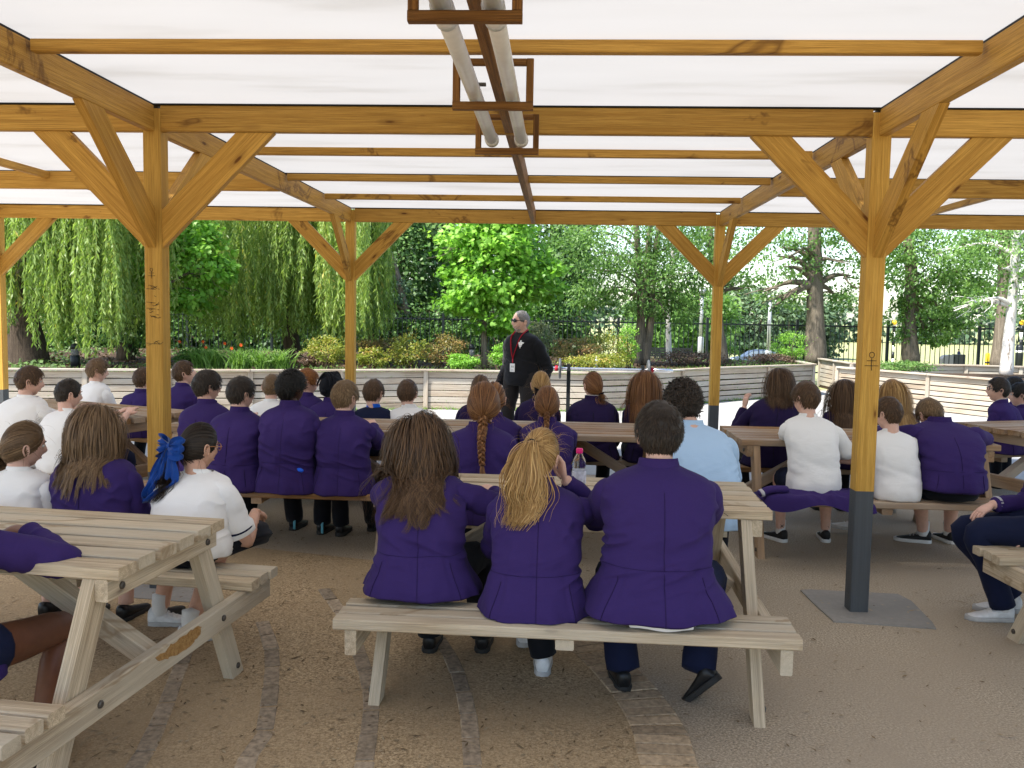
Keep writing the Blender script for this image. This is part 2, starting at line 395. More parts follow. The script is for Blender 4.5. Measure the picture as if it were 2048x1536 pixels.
brick_strip([(-1.40, 2.6), (-1.45, 2.95), (-1.506, 3.21), (-1.614, 3.61), (-1.75, 4.1)], .205, .072, 12, 'brick')

# ------------------------------------------------------------------ timber shelter
XL, XR, Y1, Y2, ZS, ZT, PW = -2.208, 1.636, 4.8425, 9.4957, 2.577, 2.718, .10
PXC = [XL-.05-3.944, XL-.05, XR+.05, XR+.05+3.944]          # post centres across
PYF = [Y1-4.653, Y1, Y2]                        # post fronts in depth
SH = thing('timber_shelter', 'honey stained timber shelter with pale translucent roof over the tables', 'shelter', (PXC[1], Y1, 0))
BT = .047
def tri_brace(poly, d0, d1, axis):
    V, Fs = prism(poly, d0, d1, axis); V = np.array(V)
    # local X along the brace for the grain
    a = V[0]; b = V[3]; M, l = frame_from(a, b, (0, 1, 0) if axis == 'y' else (1, 0, 0)); Mi = M.inverted()
    return mesh_np('brace', [Mi @ Vector(v) for v in V], Fs), M
for j, yf in enumerate(PYF):
    for i, xc in enumerate(PXC):
        M, l = frame_from((xc, yf+.05, -.02), (xc, yf+.05, 2.70), (0, -1, 0))
        M = M @ Matrix.Translation((-l/2, 0, 0))
        me = _boxes.get('post') or box_mesh(l, PW, PW, .005).copy()
        if 'post' not in _boxes:
            for v in me.vertices: v.co.x += l/2
            _boxes['post'] = me
        link('post', me, 'post', SH, M)
        for s in (-1, 1):
            if (i == 0 and s < 0) or (i == 3 and s > 0): continue
            f = xc+s*.05
            poly = [(f, 1.942), (f, 2.152), (f+s*.42, ZS-.001), (f+s*.63, ZS-.001)]
            if s > 0: poly = poly[::-1]
            me, M = tri_brace(poly, yf+.012, yf+.012+BT, 'y'); link('brace', me, 'shelter', SH, M)
            pass
        for s in (-1, 1):
            if (j == 0 and s < 0) or (j == 2 and s > 0): continue
            f = yf if s < 0 else yf+.1
            poly = [(f, 1.942), (f, 2.152), (f+s*.54, ZS-.001), (f+s*.74, ZS-.001)]
            xb = xc+(.008 if i >= 2 else -.008)
            me, M = tri_brace(poly, xb-BT/2, xb+BT/2, 'x'); link('brace', me, 'shelter', SH, M)
zc, hb = (ZS+ZT)/2, ZT-ZS
for yf in PYF:                                              # cross beams between the posts
    for i in range(3):
        beam('cross_beam', (PXC[i]+.051, yf+.003+BT/2, zc), (PXC[i+1]-.051, yf+.003+BT/2, zc), BT, hb, 'shelter', SH)
for i, xc in enumerate(PXC):                                # long beams between the posts
    xb = xc+(.008 if i >= 2 else -.008)
    for j in range(2):
        beam('long_beam', (xb, PYF[j]+.101, zc), (xb, PYF[j+1]-.001, zc), BT, hb, 'shelter', SH)
for j in range(2):
    y0 = PYF[j]+.003+BT; y1 = PYF[j+1]+.002; st = (y1-y0)/4
    for i in range(3):
        xa, xb = PXC[i], PXC[i+1]; xm = (xa+xb)/2
        mid = i != 1
        # middle rafter
        segs = [(y0+.001, y1-.001)] if i == 1 else [(y0+.001, y0+2*st-.026), (y0+2*st+.026, y1-.001)]
        for a, b in segs: beam('rafter', (xm, a, ZT-.07 if i == 1 else ZT-.03), (xm, b, ZT-.07 if i == 1 else ZT-.03), BT, hb-.004 if i == 1 else .056, 'bracket' if i == 1 else 'shelter', SH)
        for k in (1, 2, 3):
            yk = y0+k*st
            if mid and k == 2:
                beam('cross_beam', (xa+.036, yk, zc), (xb-.036, yk, zc), BT, hb, 'shelter', SH)
                continue
            if mid: continue
            for a, b in ((xa+.036, xm-BT/2-.001), (xm+BT/2+.001, xb-.036)):
                beam('purlin', (a, yk, ZT-.027), (b, yk, ZT-.027), BT, .052, 'shelter', SH)
def polycarb():
    m, nt, b = new_mat('opal polycarbonate'); L = nt.links
    tc = node(nt, 'TexCoord'); w = node(nt, 'TexWave', wave_type='BANDS', bands_direction='Y', i_Scale=31., i_Distortion=.0)
    L.new(tc.outputs['Object'], w.inputs['Vector'])
    n = node(nt, 'TexNoise', i_Scale=.9, i_Detail=5.); mp = node(nt, 'Mapping'); mp.inputs['Scale'].default_value = (.6, 3, 1)
    L.new(tc.outputs['Object'], mp.inputs[0]); L.new(mp.outputs[0], n.inputs['Vector'])
    c = ramp(nt, n.outputs[0], [(.30, (.225, .214, .196)), (.46, (.305, .295, .281)), (.75, (.334, .325, .312))]).outputs[0]
    c = mixc(nt, ramp(nt, w.outputs[0], [(.2, (.0,)*3), (.8, (.40,)*3)]).outputs[0], c, (.215, .209, .199))
    t = node(nt, 'BsdfTranslucent'); L.new(c, t.inputs[0]); d = node(nt, 'BsdfDiffuse'); d.inputs[0].default_value = (.8, .8, .8, 1)
    mx = node(nt, 'MixShader', i_0=.33); L.new(t.outputs[0], mx.inputs[1]); L.new(d.outputs[0], mx.inputs[2])
    L.new(mx.outputs[0], nt.nodes['Material Output'].inputs['Surface']); return m
MAT['roof'] = polycarb()
for i in range(3):
    for j in range(2):
        for h in range(2):
            xa, xb = PXC[i]-(.35 if i == 0 else -.004), PXC[i+1]+(.35 if i == 2 else -.004)
            ya = PYF[j]+(.05+h*2.3265 if (j or h) else -.3)+.004; yb = PYF[j]+.05+(h+1)*2.3265+(.14 if j == 1 and h == 1 else 0)-.004
            c = Vector(((xa+xb)/2, (ya+yb)/2, ZT+.012)); nxx, w2, d2 = 2, (xb-xa)/2, (yb-ya)/2
            link('roof_sheet', mesh_np('roof_sheet', [(-w2, -d2, 0), (w2, -d2, 0), (w2, d2, 0), (-w2, d2, 0)], [[0, 1, 2, 3]]), 'roof', SH, Matrix.Translation(c))
for yf in PYF[1:]:
    beam('gasket', (PXC[0], yf+.02, ZT+.005), (PXC[3], yf+.026, ZT+.005), .05, .008, 'gasket', SH, ch=.001)
for j in range(2): beam('gasket', (PXC[0], PYF[j]+.05+2.3265, ZT+.005), (PXC[3], PYF[j]+.05+2.3265, ZT+.005), .05, .009, 'gasket', SH, ch=.001)
for i, xc in enumerate(PXC):
    xb = xc+(.008 if i >= 2 else -.008)
    beam('gasket', (xb, PYF[0]+.2, ZT+.0062), (xb, PYF[-1]-.02, ZT+.0062), .036, .0105, 'gasket', SH, ch=.001)
# marks drawn on the posts in black marker
def pen(name, strokes, face_y, parent, r=.0016):
    b = Bag()
    for st in strokes:
        b.add(*tube([(x, face_y-.001, z) for x, z in st], [r]*len(st), 5, max(3, 4*(len(st)-1))))
    link(name, b.mesh(name), 'ink', parent, Matrix())
def figure(u, v, Y, s):
    p = at(u, v, Y=Y); c = (p.x, p.z)
    circ = [(c[0]+s*.32*math.cos(a), c[1]+s*1.1+s*.35*math.sin(a)) for a in np.linspace(0, 6.5, 12)]
    return [circ, [(c[0], c[1]+s*.75), (c[0]+s*.02, c[1]-s*.9)], [(c[0]-s*.6, c[1]+s*.35), (c[0]+s*.6, c[1]+s*.36)], [(c[0]-s*.85, c[1]-s*.3), (c[0]+s*.85, c[1]-s*.29)]]
pen('pen_mark', figure(1743, 727, Y1, .042), Y1, SH)
pen('pen_mark', figure(303, 549, Y1, .024), Y1, SH, .0012)
rs = random.Random(3); sc_ = []
for k in range(26):
    u, v = rs.uniform(296, 318), rs.choice([rs.uniform(566, 580), rs.uniform(590, 625), rs.uniform(628, 645), rs.uniform(680, 692)])
    p = at(u, v, Y=Y1); q = [(p.x, p.z)]
    for _ in range(rs.randint(2, 5)): q.append((q[-1][0]+rs.uniform(.002, .009), q[-1][1]+rs.uniform(-.006, .006)))
    sc_.append(q)
for v in (577, 604, 616, 686):
    a = at(293, v, Y=Y1); b_ = at(311, v+2, Y=Y1); sc_.append([(a.x, a.z), (b_.x, b_.z)])
pen('pen_mark', sc_, Y1, SH, .0011)

# strip lights under the middle rafter, in timber cradles
xm = (PXC[1]+PXC[2])/2
for s, side in ((-1, 'left'), (1, 'right')):
    for y0, y1, w in ((2.75, 4.62, 'far'), (.75, 2.68, 'near')):
        t = thing('strip_light', f'grey tube strip light slung {side} of the middle rafter, {w}er the camera' if w == 'near' else f'grey tube strip light hung along the {side} side of the middle rafter', 'light', (xm+s*.076, (y0+y1)/2, 2.515), 0, 'strip lights under the shelter roof')
        V, Fs = tube([(xm+s*.076, y0, 2.503), (xm+s*.076, (y0+y1)/2, 2.503), (xm+s*.076, y1, 2.503)], [.030]*3, 16, 5)
        link('tube', mesh_np('tube', V, Fs, True), 'tube', t, Matrix())
        for ye in (y0, y1):
            V, Fs = tube([(xm+s*.076, ye-.03, 2.503), (xm+s*.076, ye+.03, 2.503)], [.036, .036], 16, 3); link('end_cap', mesh_np('end_cap', V, Fs, True), 'tube', t, Matrix())
        beam('bracket', (xm+s*.03, (y0+y1)/2, 2.54), (xm+s*.09, (y0+y1)/2, 2.54), .03, .01, 'bolt', t)
for k, yk in enumerate((.95, 2.60, 3.68, 4.675)):
    w = ['out of sight behind the camera', 'at the top edge of the view', 'halfway along the strip lights', 'at the far end of the strip lights'][k]
    t = thing('timber_cradle', f'dark timber cradle holding the tubes, {w}', 'cradle', (xm, yk, 2.45), 0, 'cradles under the strip lights')
    beam('bottom_rail', (xm-.165, yk, 2.452), (xm+.165, yk, 2.452), .035, .032, 'bracket', t)
    for s in (-1, 1):
        beam('upright', (xm+s*.15, yk, 2.469), (xm+s*.15, yk, 2.64), .03, .028, 'bracket', t, up=(0, 1, 0))
        beam('top_rail', (xm+s*.1345, yk, 2.627), (xm+s*.026, yk, 2.627), .03, .026, 'bracket', t)

# concrete footings round the near posts
for xc, lab in ((PXC[2], 'rough concrete footing around the right front post'), (PXC[1], 'rough concrete footing around the left front post')):
    o = xc-PXC[2]
    pts = [(1.47+o, 5.22), (1.53+o, 5.235), (2.03+o, 5.203), (2.06+o, 5.08), (2.03+o, 4.72), (2.01+o, 4.625), (1.6+o, 4.675), (1.5+o, 4.68), (1.48+o, 4.95)]
    V, Fs = prism(pts, -.02, .0075, 'z'); link('concrete_footing', mesh_np('concrete_footing', V, Fs[::-1]), 'concrete', None, label=lab, cat='footing', group='post footings')

# ------------------------------------------------------------------ picnic tables
ZTOP, ZBEN = .77, .43
def bolt_mesh():
    if 'bolt' not in _boxes:
        V, Fs = lathe([(.013, 0), (.013, .006), (.009, .009)], 10); _boxes['bolt'] = mesh_np('bolt', V, Fs)
    return _boxes['bolt']
def picnic_table(label, c, rot, mat, L=1.76, half=.355, inner=.68, outer=.95, foot=.71, n_top=6, n_ben=3):
    t = thing('picnic_table', label, 'picnic table', (c[0], c[1], 0), rad(rot), 'picnic tables under the shelter')
    B = WM[t.name]; rr = random.Random(label)
    def bm(name, p0, p1, w, h, **k): return beam(name, p0, p1, w, h, mat, t, base=B, **k)
    bw = 2*half/n_top
    for i in range(n_top):
        y = -half+bw*(i+.5); e0, e1 = rr.uniform(-.006, .006), rr.uniform(-.006, .006)
        bm('top_plank', (-L/2+e0, y, ZTOP-.02+rr.uniform(-.002, .002)), (L/2+e1, y, ZTOP-.02+rr.uniform(-.002, .002)), bw-.025, .04, ch=.003)
    bb = (outer-inner)/n_ben
    for s in (-1, 1):
        for i in range(n_ben):
            y = s*(inner+bb*(i+.5)); e0 = rr.uniform(-.008, .008)
            bm('bench_plank', (-L/2-.01+e0, y, ZBEN-.021+rr.uniform(-.0015, .0015)), (L/2-.01+e0, y, ZBEN-.021+rr.uniform(-.0015, .0015)), bb-.019, .042, ch=.005)
    for e in (-1, 1):
        xo = e*(L/2-.06)
        bm('top_bearer', (xo, -half+.015, ZTOP-.0785), (xo, half-.015, ZTOP-.0785), .045, .074)
        bm('bench_bearer', (xo, -outer+.02, ZBEN-.092), (xo, outer-.02, ZBEN-.092), .045, .098)
        for s in (-1, 1):
            xi = xo-e*.0465
            bm('leg', (xi, s*foot, -.0), (xi, s*(half-.06), ZTOP-.043), .045, .092, up=(1, 0, 0)) if False else None
            M, l = frame_from((xi, s*foot, 0), (xi, s*(half-.07), ZTOP-.042), (0, 1, 0))
            V, Fs = prism([(s*(foot-.05), 0), (s*(foot+.05), 0), (s*(half-.02), ZTOP-.042), (s*(half-.12), ZTOP-.042)][::s], xi-.0225, xi+.0225, 'x')
            key = ('leg', mat, L, half, foot, e, s); Mi = M.inverted()
            link('leg', mesh_np('leg', [Mi @ Vector(v) for v in V], Fs), mat, t, B @ M)
            for yy, zz, xx in ((s*(foot-.19*1.2), .34, xo+e*.0225), (s*(half-.09), ZTOP-.08, xo+e*.0225), (s*(foot-.01), .05, xi+e*.0225)):
                link('bolt', bolt_mesh(), 'bolt', t, B @ Matrix.Translation((xx, yy, zz)) @ Matrix.Rotation(e*math.pi/2, 4, 'Y'))
        # diagonal stay from the bench bearer up to the middle of the top
        bm('stay', (xo-e*.05, 0, ZBEN-.10), (e*.12, 0, ZTOP-.045), .07, .07)
    bm('centre_batten', (0, -half+.03, ZTOP-.059), (0, half-.03, ZTOP-.059), .07, .036)
    for s in (-1, 1): bm('bench_batten', (0, s*(inner+.02), ZBEN-.064), (0, s*(outer-.025), ZBEN-.064), .07, .042)
    return t
picnic_table('pale weathered picnic table at the front, water bottle on its top', (.075, 4.21), -1.5, 'table_pale', outer=.985, inner=.70, foot=.73)
picnic_table('pale weathered picnic table at the front left, its whole end frame showing', (-2.23, 3.16), -6.0, 'table_pale', half=.375, inner=.60, outer=.885, foot=.64)
picnic_table('brown picnic table in the middle row, left of centre', (-1.93, 6.50), -1., 'table_brown', half=.40, inner=.64, outer=.92)
picnic_table('brown picnic table in the middle row, behind the two girls with braids', (-.05, 6.57), 0, 'table_brown', half=.415, inner=.62, outer=.90)
picnic_table('brown picnic table in the middle row, right, beside the grey-footed post', (2.16, 6.56), .8, 'table_brown', half=.415, inner=.5, outer=.78, foot=.6)
picnic_table('brown picnic table turned at an angle on the far left', (-3.93, 7.12), -23, 'table_brown', half=.40)
picnic_table('brown picnic table at an angle by the right edge', (4.33, 7.55), 20, 'table_brown', half=.40)
picnic_table('pale picnic table mostly beyond the right edge, one bench end showing', (3.18, 3.85), 4, 'table_pale')

# ------------------------------------------------------------------ slatted planter walls
WALL_H = .68
def slat_wall(label, pts, panel=1.3, h=WALL_H, n=6):
    t = thing('planter_wall', label, 'wall', (pts[0][0], pts[0][1], 0))
    rr = random.Random(label); P = [Vector((x, y, 0)) for x, y in pts]
    for a, b in zip(P[:-1], P[1:]):
        d = b-a; L = d.length; k = max(1, round(L/panel)); u = d/L; nrm = Vector((u.y, -u.x, 0))   # towards the yard
        for q in range(k):
            p0, p1 = a+u*(L*q/k), a+u*(L*(q+1)/k)
            beam('wall_post', p0+nrm*.012+Vector((0, 0, -.02)), p0+nrm*.012+Vector((0, 0, h-.034)), .075, .06, 'wall_slat', t, up=nrm)
            hh = (h-.05)/n
            for i in range(n):
                z = .01+hh*(i+.5); g = rr.uniform(.010, .024) if i < n-1 else .008; dz = rr.uniform(-.004, .004)
                beam('slat', p0+u*.039+Vector((0, 0, z+dz)), p1-u*.039+Vector((0, 0, z-dz)), .022, hh-g, 'wall_slat', t, ch=.003)
            beam('cap_rail', p0+u*.002+Vector((0, 0, h-.0155))+nrm*.015, p1-u*.002+Vector((0, 0, h-.0155))+nrm*.015, .12, .032, 'wall_slat', t)
    e = P[-1]; beam('wall_post', e+nrm*.012+Vector((0, 0, -.02)), e+nrm*.012+Vector((0, 0, h-.034)), .075, .06, 'wall_slat', t, up=nrm)
    return t
WALL_A = [(-12.0, 12.0), (-8.4, 12.85), (-4.84, 13.7), (-2.2, 14.72), (.55, 14.9), (1.5, 15.45), (3.07, 17.2), (5.5, 19.3), (5.55, 22.4)]
WALL_B = [(5.75, 18.4), (6.77, 16.45), (7.7, 14.9), (9.3, 12.6)]
WALL_C = [(6.55, 22.4), (6.6, 20.2), (9.2, 20.4), (12.5, 19.8)]
slat_wall('long low wall of silvered timber slats behind the rows of pupils', WALL_A)
slat_wall('low pale slatted wall running in from the right edge', WALL_B, panel=1.75, n=7)
slat_wall('short brown slatted wall behind the white birch trunk', WALL_C)
def bed(name, poly, z):
    V, Fs = prism(poly, -.05, z, 'z'); link(name, mesh_np(name, V, Fs), 'soil', kind='structure')
off = [(x-.02, y+.05) for x, y in WALL_A]
bed('planting_bed', off+[(5.4, 22.5), (-12, 22.5)], .58)
bed('planting_bed_by_the_gap', [(x+.06, y+.02) for x, y in WALL_B]+[(10.5, 12.7), (10.5, 18.9), (6.3, 18.9)], .56)
bed('planting_bed_at_the_back', [(x, y+.05) for x, y in WALL_C]+[(12.5, 22.5), (6.6, 22.5)], .58)

# ------------------------------------------------------------------ railings
FY, FT = 24.0, 1.61
fe = thing('metal_railing', 'tall black metal railing fence behind the planting beds', 'fence', (0, FY, 0))
pale = mesh_np('pale', *tube([(0, 0, 0), (0, 0, FT)], [.011, .011], 5, 3))
for k in range(212):
    x = -11.0+k*.125
    if k % 19 == 6: beam('fence_post', (x, FY, -.2), (x, FY, FT+.03), .07, .07, 'fence', fe, up=(0, 1, 0))
    else: link('pale', pale, 'fence', fe, Matrix.Translation((x, FY, random.uniform(-.006, .006))))
for z in (.22, FT-.14): beam('rail', (-11, FY+.021, z), (15.4, FY+.021, z), .012, .04, 'fence', fe)
# ------------------------------------------------------------------ people
HAIRC = {
 'dark':   [(0, (.010, .007, .005)), (.5, (.024, .016, .011)), (1, (.052, .035, .024))],
 'black':  [(0, (.003, .003, .003)), (.5, (.007, .006, .006)), (1, (.016, .014, .013))],
 'brown':  [(0, (.024, .012, .006)), (.5, (.075, .039, .018)), (1, (.17, .095, .045))],
 'midbrown': [(0, (.030, .015, .007)), (.5, (.085, .045, .021)), (1, (.17, .095, .045))],
 'lightbrown': [(0, (.055, .030, .014)), (.5, (.145, .085, .042)), (1, (.27, .17, .09))],
 'auburn': [(0, (.055, .020, .007)), (.5, (.17, .070, .024)), (1, (.32, .15, .055))],
 'ginger': [(0, (.09, .026, .006)), (.5, (.24, .085, .018)), (1, (.40, .17, .045))],
 'blonde': [(0, (.14, .070, .020)), (.5, (.36, .205, .070)), (1, (.58, .38, .16))],
 'sandy':  [(0, (.06, .036, .018)), (.5, (.17, .105, .052)), (1, (.31, .20, .105))],
 'grey':   [(0, (.10, .09, .085)), (.5, (.26, .25, .24)), (1, (.42, .41, .40))],
}
for k, st in HAIRC.items(): MAT['hair_'+k] = toned('hair '+k, [(p, c) for p, c in st], .48, .28)
HA, HB, HC_ = .073, .093, .110
def smst(x): x = np.clip(x, 0, 1); return x*x*(3-2*x)
def head_surface(th, ph):
    """th latitude, ph longitude from the face (+Y) -> points of a head centred on the skull"""
    nx, ny, nz = np.cos(th)*np.sin(ph), np.cos(th)*np.cos(ph), np.sin(th)
    x, y, z = HA*nx, HB*ny, HC_*nz
    lo = np.clip(-nz, 0, 1); fr = np.clip(ny, 0, 1); bk = np.clip(-ny, 0, 1)
    x = x*(1-.22*lo**1.6); y = np.where(ny < 0, y*(1-.42*lo**1.5+.05*np.clip(nz, 0, 1)), y*(1-.02*lo))
    g = lambda cx, cz, sx, sz: np.exp(-((x-cx)/sx)**2-((z-cz)/sz)**2)*(ny > 0)
    y = y-.007*fr**2*np.exp(-((z+.01)/.06)**2)
    y = y+.020*g(0, -.026, .010, .018)+.010*g(0, -.005, .009, .02)+.005*(g(.025, .028, .02, .01)+g(-.025, .028, .02, .01))
    y = y-.009*(g(.031, .008, .015, .012)+g(-.031, .008, .015, .012))+.006*g(0, -.060, .022, .008)-.004*g(0, -.075, .025, .007)+.010*g(0, -.097, .022, .016)
    x = x+np.sign(x)*.003*np.exp(-((z+.025)/.025)**2)*fr
    return np.stack([x, y, z], -1)
def head_geo(nu, nv):
    th = np.linspace(-np.pi/2, np.pi/2, nv+1); ph = np.linspace(-np.pi, np.pi, nu, endpoint=False)
    T, P = np.meshgrid(th, ph, indexing='ij'); V = head_surface(T, P).reshape(-1, 3)
    Fs = [[j*nu+i, j*nu+(i+1) % nu, (j+1)*nu+(i+1) % nu, (j+1)*nu+i] for j in range(nv) for i in range(nu)]
    return V, Fs
def hairline(ph, style):
    a = np.abs(ph)
    if style == 'short': return np.interp(a, [0, .5, .85, 1.1, 1.3, 1.5, 1.75, 2.0, 2.5, 3.15], [.066, .062, .040, .004, -.012, .012, .010, -.030, -.066, -.078])
    if style == 'balding': return np.interp(a, [0, .4, .9, 1.2, 1.5, 1.9, 2.4, 3.15], [.098, .092, .055, .012, .012, -.02, -.06, -.07])
    return np.interp(a, [0, .5, .9, 1.2, 1.5, 1.9, 2.4, 3.15], [.070, .064, .036, .0, -.012, -.045, -.075, -.085])
def rot(yaw, pitch, roll):
    """yaw left +, pitch nose-down +, roll towards the right shoulder +"""
    return np.array((Matrix.Rotation(yaw, 3, 'Z') @ Matrix.Rotation(-pitch, 3, 'X') @ Matrix.Rotation(roll, 3, 'Y')))
def ik(S, T, l1, l2, hint):
    S, T, hint = map(lambda q: np.asarray(q, float), (S, T, hint)); d = T-S; L = np.linalg.norm(d); u = d/L
    L = min(L, (l1+l2)*.999); T = S+u*L
    a = (l1*l1-l2*l2+L*L)/(2*L); h = math.sqrt(max(0, l1*l1-a*a)); v = hint-u*hint.dot(u); v /= np.linalg.norm(v)+1e-9
    return S+u*a+v*h, T
def hand_geo(b, W, D, N, s, curl, side, mi=0):
    """palm and five fingers from wrist W along D, palm facing N"""
    D = D/np.linalg.norm(D); N = N-D*N.dot(D); N /= np.linalg.norm(N)+1e-9; X = np.cross(D, N)*side     # X towards the thumb
    P = lambda x, d, n: W+s*(X*x+D*d+N*n)
    b.add(*tube([P(.004, -.03, 0), P(.003, 0, 0), P(.002, .035, .004), P(0, .075, .004), P(0, .092, .008)], [.024*s, .026*s, .038*s, .040*s, .026*s], 12, 10, squash=.42, up=N), mi=mi)
    for k, (x, l) in enumerate(((.029, .070), (.010, .080), (-.010, .074), (-.028, .058))):
        c = curl*(1+.1*k); pts = [P(x*.9, .07, .004)]; a = 0; p = np.array([x, .08, .004])
        for q in (.45, .32, .23):
            a += c*.6; p = p+np.array([0, math.cos(a), math.sin(a)])*l*q; pts.append(P(*p))
        b.add(*tube(pts, [.0095*s, .0092*s, .0082*s, .0065*s], 7, 9), mi=mi)
    b.add(*tube([P(.020, .012, .006), P(.040, .032, .014), P(.046, .055, .022), P(.044, .078, .028)], [.013*s, .012*s, .010*s, .0075*s], 7, 9), mi=mi)

ST_T = np.array([0, .06, .15, .27, .40, .55, .70, .80, .88, .935, .97, 1.0])
ST_A = {'blazer': np.array([.222, .216, .199, .180, .172, .176, .184, .186, .178, .142, .100, .068]),
        'shirt':  np.array([.168, .177, .180, .174, .168, .170, .176, .178, .172, .146, .104, .064])}
ST_B = {'blazer': np.array([.182, .176, .158, .136, .124, .124, .124, .116, .102, .086, .072, .060]),
        'shirt':  np.array([.142, .148, .148, .134, .122, .120, .120, .112, .098, .082, .068, .056])}
def cubic(x, xp, fp):
    """monotone-ish smooth interpolation"""
    m = np.gradient(fp, xp); i = np.clip(np.searchsorted(xp, x)-1, 0, len(xp)-2); h = xp[i+1]-xp[i]; t = (x-xp[i])/h
    return (2*t**3-3*t**2+1)*fp[i]+(t**3-2*t**2+t)*h*m[i]+(-2*t**3+3*t**2)*fp[i+1]+(t**3-t**2)*h*m[i+1]

class Pose: pass
def strand_mesh(P, width, tone, outward, taper=.35):
    """P (N,n,3) hair paths -> ribbons with a raised middle"""
    N, n, _ = P.shape; T = np.gradient(P, axis=1); T /= np.linalg.norm(T, axis=2, keepdims=True)+1e-9
    O = outward-T*(outward*T).sum(2, keepdims=True); O /= np.linalg.norm(O, axis=2, keepdims=True)+1e-9
    Sd = np.cross(T, O); w = np.asarray(width).reshape(-1, 1)*np.interp(np.linspace(0, 1, n), [0, .15, .6, 1], [.6, 1, .85, taper])[None]
    w = w[..., None]
    V = np.stack([P-Sd*w*.5, P+O*w*.22, P+Sd*w*.5], 2).reshape(-1, 3)
    base = (np.arange(N)[:, None]*n+np.arange(n-1)[None]).ravel()*3
    F = np.vstack([np.stack([base+k, base+k+1, base+k+4, base+k+3], 1) for k in (0, 1)])
    t = np.repeat(np.clip(np.asarray(tone), 0, 1), n*3)+np.tile(np.repeat(np.linspace(-.03, .06, n), 3), N)
    return V, F, np.clip(t, 0, 1)

PEOPLE = []
def person(label, x, y, S, seat=ZBEN, yaw=0, w=1., lean=(0, .06), bulge=.03, head=(0, .05, 0), hs=.97, neck=(0, .03), top='blazer', mat=None,
           legs='trousers', legmat='black', skin='skin_pale', hair=('short', 'brown', {}), arms=('lap', 'lap'), feet=None, shoes='shoe_black', res=1, glasses=None,
           sock=None, hem=.0, flare=1., collar=True, group='pupils seated at the picnic tables', trim=None, extra=None, short_k=.74, hunch=0., cuff=None, seed=None, sl=None, hemfolds=1., leg=.40):
    rg = np.random.default_rng(seed if seed is not None else abs(hash(label)) % 99991 if False else sum(map(ord, label)))
    M = Matrix.Translation((x, y, seat)) @ Matrix.Rotation(yaw, 4, 'Z')
    Rh = rot(*head); q = Pose(); ww = w
    hv = Rh @ np.array([0, 0, HC_*hs])
    hc = np.array([lean[0]+neck[0], lean[1]+neck[1], S-hv[2]*1.0])       # skull centre
    zN = hc[2]-.112*hs+hunch                                                  # neck base height
    kind = 'blazer' if top == 'blazer' else 'shirt'
    A, B = ST_A[kind]*ww*np.where(ST_T < .3, 1+(flare-1)*(1-ST_T/.3), 1), ST_B[kind]*ww
    cen = lambda t: np.stack([lean[0]*np.clip(t, 0, 1.2)**1.4, lean[1]*np.clip(t, 0, 1.2)**1.3-bulge*np.sin(np.pi*np.clip(t, 0, 1)), hem+(zN-hem)*t], -1)
    # ---- top garment body
    nr, ns = (110, 150) if res >= 2 else (36, 56) if res == 1 else (24, 32)
    t = np.linspace(0, 1, nr); t = t**.95
    C = cen(t); a = cubic(t, ST_T, A); b = cubic(t, ST_T, B)
    ph = np.linspace(-np.pi, np.pi, ns, endpoint=False)                  # 0 = right side, -pi/2 = back
    ex = .82
    cx = np.sign(np.cos(ph))*np.abs(np.cos(ph))**ex; sy = np.sign(np.sin(ph))*np.abs(np.sin(ph))**.92
    T_, PH = np.meshgrid(t, ph, indexing='ij')
    Xr = a[:, None]*cx[None]; Yr = b[:, None]*sy[None]
    V = np.stack([C[:, 0:1]+Xr, C[:, 1:2]+Yr, np.repeat(C[:, 2:3], ns, 1)], -1)
    back = np.clip(-np.sin(PH), 0, 1)
    so = rg.uniform(0, 50, 3)
    # folds: horizontal creases in the small of the back, drape at the hem, broad unevenness
    am = 1.15 if kind == 'blazer' else .7
    pn = np.stack([V[..., 0]*5+so[0], V[..., 1]*5+so[1], V[..., 2]*26+V[..., 0]*9*rg.choice([-1, 1])+so[2]], -1)
    rid = lambda N_: (1-np.abs(N_)*2.2)
    d = .0105*am*rid(vnoise(pn))*np.exp(-((T_-.40)/.18)**2)
    d = d+.0065*am*vnoise(np.stack([V[..., 0]*7+so[1], V[..., 1]*9, V[..., 2]*5+so[0]], -1))
    d = d+.0095*am*rid(vnoise(np.stack([V[..., 0]*13+V[..., 2]*15*np.sign(V[..., 0]), V[..., 1]*8+so[2], V[..., 2]*9-np.abs(V[..., 0])*12], -1)))*np.exp(-((T_-.70)/.16)**2)*smst((np.abs(V[..., 0]-C[:, 0:1])/ww-.07)/.06)
    d = d+.0035*am*vnoise(np.stack([V[..., 0]*24+so[1], V[..., 1]*22, V[..., 2]*20+so[0]], -1))
    d = d+hemfolds*(.008 if kind == 'blazer' else .005)*np.sin(PH*7+so[0]+2*vnoise(np.stack([PH*2, T_*3, T_*0], -1)))*(1-smst(T_/.3))
    if kind == 'blazer':
        cb = np.exp(-((PH+np.pi/2)/.04)**2); d = d-.006*cb*(T_ < .92)
        d = d+.0045*(1-smst((T_-.315)/.02))*back+.0025*np.exp(-((T_-.335)/.008)**2)*back
        for sd in (-.62, .62): d = d-.004*np.exp(-((PH+np.pi/2-sd)/.05)**2)*(T_ < .34)
    nrm = np.stack([np.cos(PH)*b[:, None], np.sin(PH)*a[:, None], 0*PH], -1); nrm /= np.linalg.norm(nrm, axis=-1, keepdims=True)
    V = V+nrm*d[..., None]
    V[0, :, 2] += .008*vnoise(np.stack([ph*2+so[0], ph*0, ph*0], -1))
    inner = V[0]+np.array([0, 0, .02]); inner = inner-nrm[0]*.014
    V = np.vstack([inner[None], V]); nrr = nr+1
    Fq = [[r*ns+j, r*ns+(j+1) % ns, (r+1)*ns+(j+1) % ns, (r+1)*ns+j] for r in range(nrr-1) for j in range(ns)]
